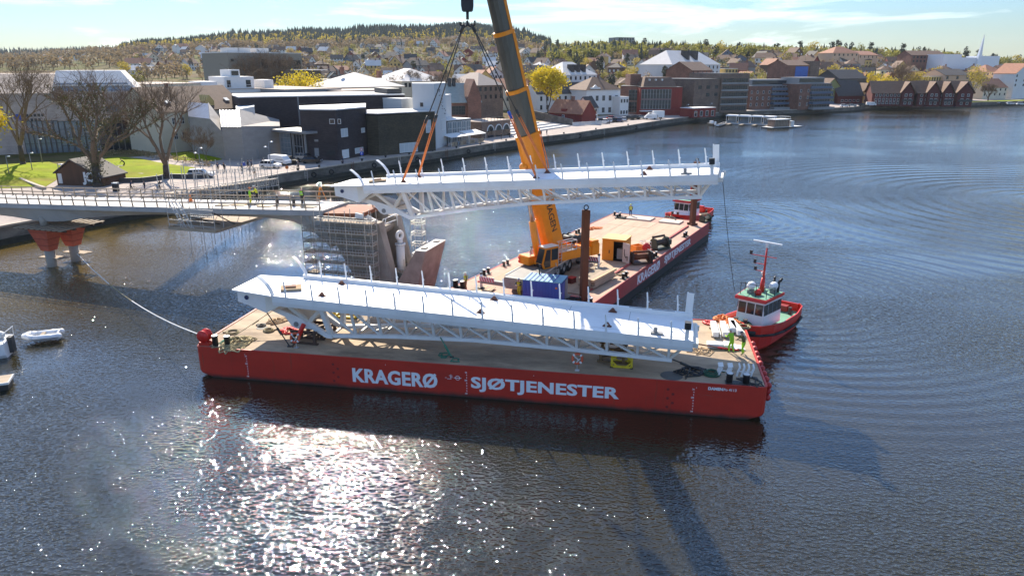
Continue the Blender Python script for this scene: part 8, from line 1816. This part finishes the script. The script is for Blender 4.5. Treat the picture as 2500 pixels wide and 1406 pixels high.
for px, py, l, lab in ((1434,668,2.0,'loose pale boards lying left of the timber stack'),(1462,650,1.6,'loose boards on the deck behind the timber stack'),(1192,716,1.8,'loose grey boards on the deck by the left outrigger')):
    p = d2(px, py, F2+.14); t = thing('loose_boards', lab, 'boards', p, R(rnd.uniform(40,75)))
    for k in range(4): m = M(); m.X = TX(.05*k, k*.27, 0, rnd.uniform(-.08,.08)); m.box(0,0,.003*k,l,.22,.05+.003*k); m.build('board', m_wood if k % 2 else m_plank, t)
p = d2(1395,690); t = thing('red_toolbox', 'small dark red tool chest under the crane carrier', 'box', p, R(50)); m = M(); m.box(-.4,-.3,0,.4,.3,.5); m.build('chest', m_dred, t, bevel=.03); m = M(); m.box(-.41,-.31,.501,.41,.31,.56); m.build('lid', m_red, t)
p = d2(1252,696); t = thing('red_gas_can', 'small red fuel can on the deck left of the blue container', 'can', p, 0); m = M(); m.box(-.3,-.2,0,.3,.2,.5); m.build('can', m_redbright, t, bevel=.05); m = M(); m.box(-.1,-.05,.501,.2,.05,.62); m.build('handle', m_black, t)
heap('orange_hose', 'orange hose coiled at the left edge of the crane barge', 'hose', d2(1452,559,F2+.03), .8, 60, m_orange, 31, .06, .3); heap('rope_pile', 'dark ropes beside the bollards at the far end of the crane barge', 'rope', d2(1517,533,F2+.03), .8, 50, m_wire, 32, .06, .25); heap('cable_heap', 'black cables at the foot of the tall pile', 'cable', d2(1400,733,F2+.03), .9, 60, m_black, 33, .05, .2); heap('rope_pile', 'pale rope lying on the right deck margin of the crane barge', 'rope', d2(1512,668,F2+.03), .8, 26, m_rope, 34, .035, .05); coil('hose_coil', 'dark hose loop on the pale hatch cover', d2(1640,533,F2+.2), .7, m_wire, 1, .05, .5)
# ------------------------------------------------------------ people
def person_mesh(pose):
    J = {}
    def V(n, x, y, z, r, par=None, grp='top', r2=None): J[n] = (Vector((x,y,z)), r, par, grp, r2 or r)
    lean, arms, step, bend = pose
    V('hip', 0,0,.95,.15,None,'legs'); V('waist', lean*.15,0,1.12,.14,'hip'); V('chest', lean*.45,0,1.34,.165,'waist'); V('neck', lean*.6,0,1.5,.062,'chest','skin'); V('head', lean*.68+.02,0,1.62,.095,'neck','skin'); V('crown', lean*.7+.015,0,1.73,.085,'head','skin')
    for s, k in ((1,'l'),(-1,'r')):
        st = step*s
        V('th'+k, .02,s*.1,.88,.105,'hip','legs'); V('kn'+k, st*.5+.03+bend*.28,s*.11,.5-bend*.05,.072,'th'+k,'legs'); V('an'+k, st-.02,s*.11,.1,.05,'kn'+k,'legs'); V('to'+k, st+.15,s*.12,.04,.042,'an'+k,'boot')
        ax, az, bx, bz, by = arms[0 if s > 0 else 1]
        V('sh'+k, lean*.5,s*.19,1.42,.075,'chest'); V('el'+k, lean*.5+ax,s*.27,1.42+az,.052,'sh'+k); V('wr'+k, lean*.5+bx,s*by,1.42+bz,.036,'el'+k); d = (J['wr'+k][0]-J['el'+k][0]).normalized(); w = J['wr'+k][0]
        V('pa'+k, *(w+d*.07),.034,'wr'+k,'skin'); sd = d.cross(Vector((s,0,.2))).normalized(); 
        for i, (o, l) in enumerate(((-.03,.07),(-.01,.085),(.01,.08),(.03,.06))): V('f%d%s' % (i,k), *(w+d*(.09+l)+sd*o+Vector((0,0,-.015))),.009,'pa'+k,'skin')
        V('tb'+k, *(w+d*.075+sd*-.06),.011,'pa'+k,'skin')
    names = list(J); me = bpy.data.meshes.new('body'); me.from_pydata([J[n][0] for n in names], [(names.index(J[n][2]), names.index(n)) for n in names if J[n][2]], []); o = bpy.data.objects.new('tmp', me); COL.objects.link(o)
    sk = o.modifiers.new('s', 'SKIN'); sk.use_smooth_shade = True
    for i, n in enumerate(names): v = me.skin_vertices[0].data[i]; v.radius = (J[n][1], J[n][4]); v.use_root = n == 'hip'
    su = o.modifiers.new('u', 'SUBSURF'); su.levels = 1; bpy.context.view_layer.update(); out = bpy.data.meshes.new_from_object(o.evaluated_get(bpy.context.evaluated_depsgraph_get())); bpy.data.objects.remove(o)
    seg = [(J[n][0], J[J[n][2]][0], J[n][3]) for n in names if J[n][2]]; idx = {'top':0,'legs':1,'skin':2,'boot':3}; mi = []
    for p in out.polygons:
        c = p.center; best = None
        for a, b, g in seg:
            ab = b-a; t = max(0, min(1, (c-a).dot(ab)/max(1e-9, ab.length_squared))); dd = (c-(a+ab*t)).length
            if best is None or dd < best[0]: best = (dd, g)
        mi.append(idx[best[1]])
    for _ in range(4): out.materials.append(m_black)
    out.polygons.foreach_set('material_index', mi); return out, J['crown'][0].copy(), J['head'][0].copy()
ARM_DOWN = ((.02,-.3,.06,-.56,.26),(.02,-.3,.06,-.56,.26)); ARM_FWD = ((.12,-.26,.36,-.22,.16),(.1,-.27,.34,-.28,.14)); ARM_HIP = ((-.05,-.27,.12,-.42,.2),(-.05,-.27,.12,-.42,.2)); ARM_FACE = ((.16,-.22,.22,.08,.1),(.05,-.3,.2,-.3,.16))
POSES = {k: person_mesh(v) for k, v in {'stand': (0,ARM_DOWN,.05,0), 'walk': (.06,((.12,-.28,.22,-.5,.24),(-.12,-.28,-.14,-.54,.24)),.26,.25), 'work': (.35,ARM_FWD,.12,.3), 'hips': (.05,ARM_HIP,.06,0), 'look': (.1,ARM_FACE,.06,0), 'stoop': (.85,((.2,-.26,.4,-.46,.16),(.2,-.28,.42,-.5,.14)),.18,.7)}.items()}
m_skin = mat('skin', (.48,.27,.19), .6, var=.08); m_boot = mat('work_boots', (.03,.024,.02), .7); m_hair = mat('dark_hair', (.03,.02,.014), .8)
CL = {'hivis': m_hivis, 'yellow': mat('hi_vis_lemon', (.62,.62,.03), .7), 'black': mat('black_cloth', (.015,.015,.018), .8), 'navy': mat('navy_cloth', (.02,.03,.08), .8), 'brown': mat('brown_cloth', (.22,.12,.05), .8, var=.2), 'grey': mat('grey_cloth', (.12,.12,.12), .8), 'olive': mat('olive_cloth', (.11,.10,.03), .8), 'white': mat('white_cloth', (.6,.6,.58), .8), 'red': mat('red_cloth', (.4,.03,.03), .8), 'orange': mat('orange_cloth', (.6,.16,.03), .8)}
PM = {}
def person(p, rz, pose, top, legs, label, hat=None, vest=None, group=None):
    me, crown, head = POSES[pose]; key = (pose, top, legs)
    if key not in PM:
        c = me.copy(); 
        for i, m_ in enumerate((CL[top], CL[legs], m_skin, m_boot)): c.materials[i] = m_
        PM[key] = c
    t = thing('person', label, 'person', p, rz, group); link('body', PM[key], t)
    c = head+(crown-head)*.62
    m = M(); m.ball((c.x-.01, c.y, c.z+.0), .118, 14, 8, (1.12,.95,.92)); 
    m.v = [(x,y,max(z, c.z-.005)) for x,y,z in m.v]
    if hat: m.box(c.x+.05, c.y-.09, c.z-.006, c.x+.17, c.y+.09, c.z+.008); m.build('hard_hat', CL.get(hat) or m_wpaint, t, True)
    else: m.v = [(x-.012,y,z) for x,y,z in m.v]; m.build('hair', m_hair, t, True)
    m = M(); m.ball((head.x+.105, 0, head.z+.02), .02, 6, 4, (1,.8,1.3)); m.build('nose', m_skin, t, True); m = M(); [m.ball((head.x+.088, s*.035, head.z+.055), .012, 6, 4) for s in (-1,1)]; m.build('eye', m_black, t)
    if vest:
        lean = head.x-.02; ch = Vector((lean*.66,0,1.34)); m = M(); n = 16; rr = []
        for z, a, b in ((.98,.165,.2),(1.12,.168,.19),(1.3,.178,.215),(1.42,.16,.2)):
            x = lean/.68*(.15 if z < 1.1 else .25 if z < 1.2 else .42 if z < 1.4 else .5); rr.append([(x+a*math.cos(2*math.pi*i/n), b*math.sin(2*math.pi*i/n), z) for i in range(n)])
        loft(m, rr, False); m.build('vest', CL[vest], t, True)
        m = M(); z = 1.16; x = lean/.68*.27; m.add([(x+.176*math.cos(2*math.pi*i/n), .206*math.sin(2*math.pi*i/n), z+dz) for dz in (0,.06) for i in range(n)], [(i,(i+1)%n,n+(i+1)%n,n+i) for i in range(n)]); m.build('reflective_band', m_blind, t)
    return t
W_ = 'workers in hi-vis clothing'
person(d1(1785,861), R(120), 'work', 'hivis', 'hivis', 'worker in bright green suit standing by the white channels on the right deck', 'white', group=W_); person(d1(1814,865), R(190), 'work', 'olive', 'hivis', 'worker in olive jacket and green trousers at the right edge of the front barge', 'grey', group=W_)
person(at(1138,709,F2+.03), R(200), 'hips', 'olive', 'brown', 'worker in yellow vest and brown trousers at the left corner of the crane barge', 'white', 'yellow', W_); person(d2(1268,723), R(250), 'work', 'navy', 'yellow', 'worker with yellow vest beside the blue container', 'white', 'yellow', W_); person(d2(1438,731), R(150), 'stoop', 'black', 'black', 'dark clothed worker bending beside the tall rusty pile', 'hivis', None, W_); person(at(1539,529,F2+.03), R(255), 'hips', 'navy', 'navy', 'worker in yellow vest standing at the far end of the crane barge', 'yellow', 'yellow', W_)
def on_bridge(px, py):
    s = -20
    for _ in range(20):
        z = bridge_z(s)+.02; p = at(px, py, z); s = (XB.inverted() @ p).x
    return p
person(on_bridge(612,499), R(20), 'hips', 'hivis', 'yellow', 'worker in yellow-green suit, left of the pair talking on the bridge', 'orange', None, W_); person(on_bridge(630,494), R(190), 'work', 'yellow', 'black', 'worker in lemon jacket and black trousers, right of the pair on the bridge', 'white', None, W_); person(on_bridge(738,500), R(60), 'stand', 'black', 'black', 'worker in green vest alone near the middle of the bridge', None, 'hivis', W_); person(on_bridge(820,492), R(10), 'work', 'hivis', 'black', 'worker in green jacket at the tip of the hanging leaf', None, None, W_)
b_ = XB @ Vector((-.9, 3.6, 8.68)); person(b_, R(180), 'work', 'hivis', 'black', 'worker in green jacket seen behind the hanging truss', 'white', None, W_)
for px, py, nm in ((678,500,'dark gas bottle on the bridge deck behind the railing'),(718,503,'second dark gas bottle nearer the bridge end')):
    q = on_bridge(px, py); t = thing('gas_bottle', nm, 'gas bottle', q, 0); m = M(); m.lathe([(0,0),(.16,0),(.16,.75),(.08,.9),(.04,.95),(0,.95)],12); m.build('bottle', m_black, t, True); m = M(); m.tube((0,0,.95),(0,0,1.05),.05,8); m.build('valve', m_alu, t)
q = on_bridge(784,488); t = thing('survey_tripod', 'yellow survey tripod with instrument at the end of the bridge', 'tripod', q, 0)
for k in range(3): a = 2.1*k; m = M(); m.bar((.55*math.cos(a),.55*math.sin(a),0),(.05*math.cos(a),.05*math.sin(a),1.35),.06,.06); m.build('leg', m_ybox, t)
m = M(); m.box(-.18,-.15,1.36,.18,.15,1.85); m.build('instrument', m_blind, t, bevel=.03)
q = on_bridge(466,492); t = thing('traffic_cone', 'orange traffic cone among the scaffold on the bridge', 'cone', q, 0); m = M(); m.lathe([(0,.04),(.2,.04),(.04,.75),(0,.75)],12); m.build('cone', m_orange, t, True); m = M(); m.box(-.25,-.25,0,.25,.25,.04); m.build('base', m_orange, t)
Q_ = 'people walking along the quay'
for px, py, rz, pose, a, b, lab in ((838,402,180,'stand','navy','navy','person in dark blue clothes standing on the narrow quay by the black block'),(729,415,90,'hips','grey','black','person standing at the quay edge beside a bicycle'),(592,421,250,'stand','grey','black','person in grey jacket near the blue and white sign'),(606,412,10,'walk','black','black','person in black by the car park entrance, left of two'),(615,412,200,'walk','navy','black','person in navy by the car park entrance, right of two'),(610,427,40,'stand','brown','grey','person in brown coat near the scaffold footway'),(622,432,300,'walk','black','brown','person in black coat closest to the scaffold footway'),(643,409,100,'look','black','black','person in black beside the white hatchback'),(533,419,120,'stand','navy','black','person in navy right of the parked white estate car'),(548,419,60,'stand','black','black','person in black right of the parked white estate car'),(355,468,250,'walk','black','navy','person in black walking on the path between the two cyclists'),(384,375,300,'stand','black','black','person in black on the path behind the bright lawn'),(390,372,200,'walk','grey','white','person with pale trousers on the path behind the bright lawn'),(306,409,200,'stoop','black','black','person in black bending over a mower on the bright lawn'),(1224,341,250,'walk','black','grey','person in black on the quay below the stone arches, left one'),(1244,337,80,'walk','black','black','person in black on the quay below the stone arches, right one'),(1321,333,40,'stand','black','black','person in black on the quay below the stone steps'),(1335,330,140,'stand','grey','navy','person in grey on the quay below the stone steps'),(1488,304,20,'walk','navy','navy','person in navy by the picket fence'),(1604,291,60,'stand','black','black','person in black beside the white truck')):
    person(on_ground(px, py), R(rz), pose, a, b, lab, None, None, Q_)
def bicycle(label, p, rz, group=None):
    t = thing('bicycle', label, 'bicycle', p, rz, group)
    for x in (-.52,.52): m = M(); m.ring((x,0,.34), .32, .025, 20, 5, Matrix.Rotation(R(90),4,'X')); m.build('wheel', m_tire, t, True)
    m = M(); m.path([(-.52,0,.34),(-.15,0,.75),(.4,0,.8),(.52,0,.34)],.022,5); m.path([(-.15,0,.75),(-.05,0,.32),(.4,0,.75)],.022,5); m.path([(-.52,0,.34),(-.05,0,.32)],.02,5); m.build('frame', m_dtrim, t); m = M(); m.box(-.28,-.06,.86,-.02,.06,.91); m.build('saddle', m_black, t); m = M(); m.tube((.38,-.28,.98),(.38,.28,.98),.02,5); m.tube((.4,0,.78),(.38,0,.98),.02,5); m.build('handlebar', m_alu, t); return t
bicycle('bicycle leaning beside the person at the quay edge', on_ground(721,415), .3)
for px, py, nm, c in ((322,466,'left of the two','navy'),(391,465,'right of the two','black')):
    q = on_ground(px, py); bicycle('bicycle ridden by the cyclist '+nm+' on the park path', q, .2, 'bicycles'); t = person(q+Vector((-.12,0,.02)), .2, 'work', c, 'black', 'cyclist in dark clothes riding, '+nm+' on the park path', None, None, 'cyclists')
q = on_ground(296, 410); t = thing('lawn_mower', 'small dark lawn mower on the bright lawn', 'mower', q, 0); m = M(); m.box(-.7,-.4,.15,.5,.4,.45); m.build('deck', m_black, t, bevel=.05); m = M(); m.bar((-.6,0,.4),(-1.2,0,.95),.05,.05); m.build('handle', m_dtrim, t)
for x in (-.5,.4):
    for y in (-.42,.42): m = M(); m.tube((x,y-.04,.18),(x,y+.04,.18),.18,10); m.build('wheel', m_tire, t)

# ------------------------------------------------------------ small things along the quay edge
def shore_pt(px, d=0.0):
    p = along(px, 100); a = math.atan2(p.x, p.y); r = shore_r(a)+d; return Vector((math.sin(a)*r, math.cos(a)*r, QZ)), -a
for i, px in enumerate((705, 760, 820, 870, 930, 990, 1050, 1110, 1170, 1235, 1300, 1380, 1460, 1540, 1620, 1700)):
    p, a = shore_pt(px, .9); t = thing('mooring_bollard', 'black mooring bollard on the quay edge '+('below the theatre' if px < 900 else 'below the olive block and tower' if px < 1120 else 'below the stone steps' if px < 1400 else 'below the white villa and red office'), 'bollard', p, a, 'mooring bollards along the quay'); m = M(); m.lathe([(0,0),(.28,0),(.2,.15),(.2,.45),(.3,.55),(.3,.65),(0,.7)], 12); m.build('bollard', m_bollard, t, True)
for i, px in enumerate((725, 845, 965, 1085, 1205, 1340, 1480, 1600)):
    p, a = shore_pt(px, -.16); t = thing('quay_ladder', 'steel ladder on the quay wall '+('below the car park','below the black block','below the olive block','below the white tower','below the arches','below the retaining wall','below the white villa','below the red office')[i], 'ladder', p, a); m = M()
    for s in (-.25,.25): m.bar((s,-.12,-2.0),(s,-.12,.5),.07,.07)
    for k in range(8): m.bar((-.25,-.12,-1.9+.3*k),(.25,-.12,-1.9+.3*k),.05,.05)
    m.build('ladder', m_rust if i % 2 else m_galv, t)
for i, px in enumerate((745, 790, 900, 1010, 1140, 1275, 1420, 1560)):
    p, a = shore_pt(px, -.2); t = thing('tyre_fender', 'black tyre hung as a fender on the quay wall '+('nearest the car park','under the black block','under the quay sign','under the olive block','under the cafe awnings','under the steps','under the picket fence','under the red office')[i], 'tyre', p+Vector((0,0,-1.0)), a); m = M(); m.ring((0,-.14,0), .42, .14, 18, 7, Matrix.Rotation(R(90),4,'X')); m.build('tyre', m_tire, t, True); m = M(); m.tube((0,-.14,.4),(0,-.05,1.0),.03,5); m.build('chain', m_wire, t)

# ------------------------------------------------------------ air: thin even haze round everything, sky outside
hz = M(); hz.box(-3400, -420, -3.2, 3400, 4300, 175); hz = hz.build('haze', mat('haze_skin', (.5,.5,.5)))
hm_ = bpy.data.materials.new('haze_air'); hm_.use_nodes = True; nt = hm_.node_tree; nt.nodes.remove(nt.nodes['Principled BSDF']); pv = nt.nodes.new('ShaderNodeVolumePrincipled')
pv.inputs['Color'].default_value = (.86,.93,1.0,1); pv.inputs['Density'].default_value = 0.00005; pv.inputs['Anisotropy'].default_value = .1; nt.links.new(pv.outputs['Volume'], nt.nodes['Material Output'].inputs['Volume'])
hz.data.materials.clear(); hz.data.materials.append(hm_); tag(hz, kind='stuff')
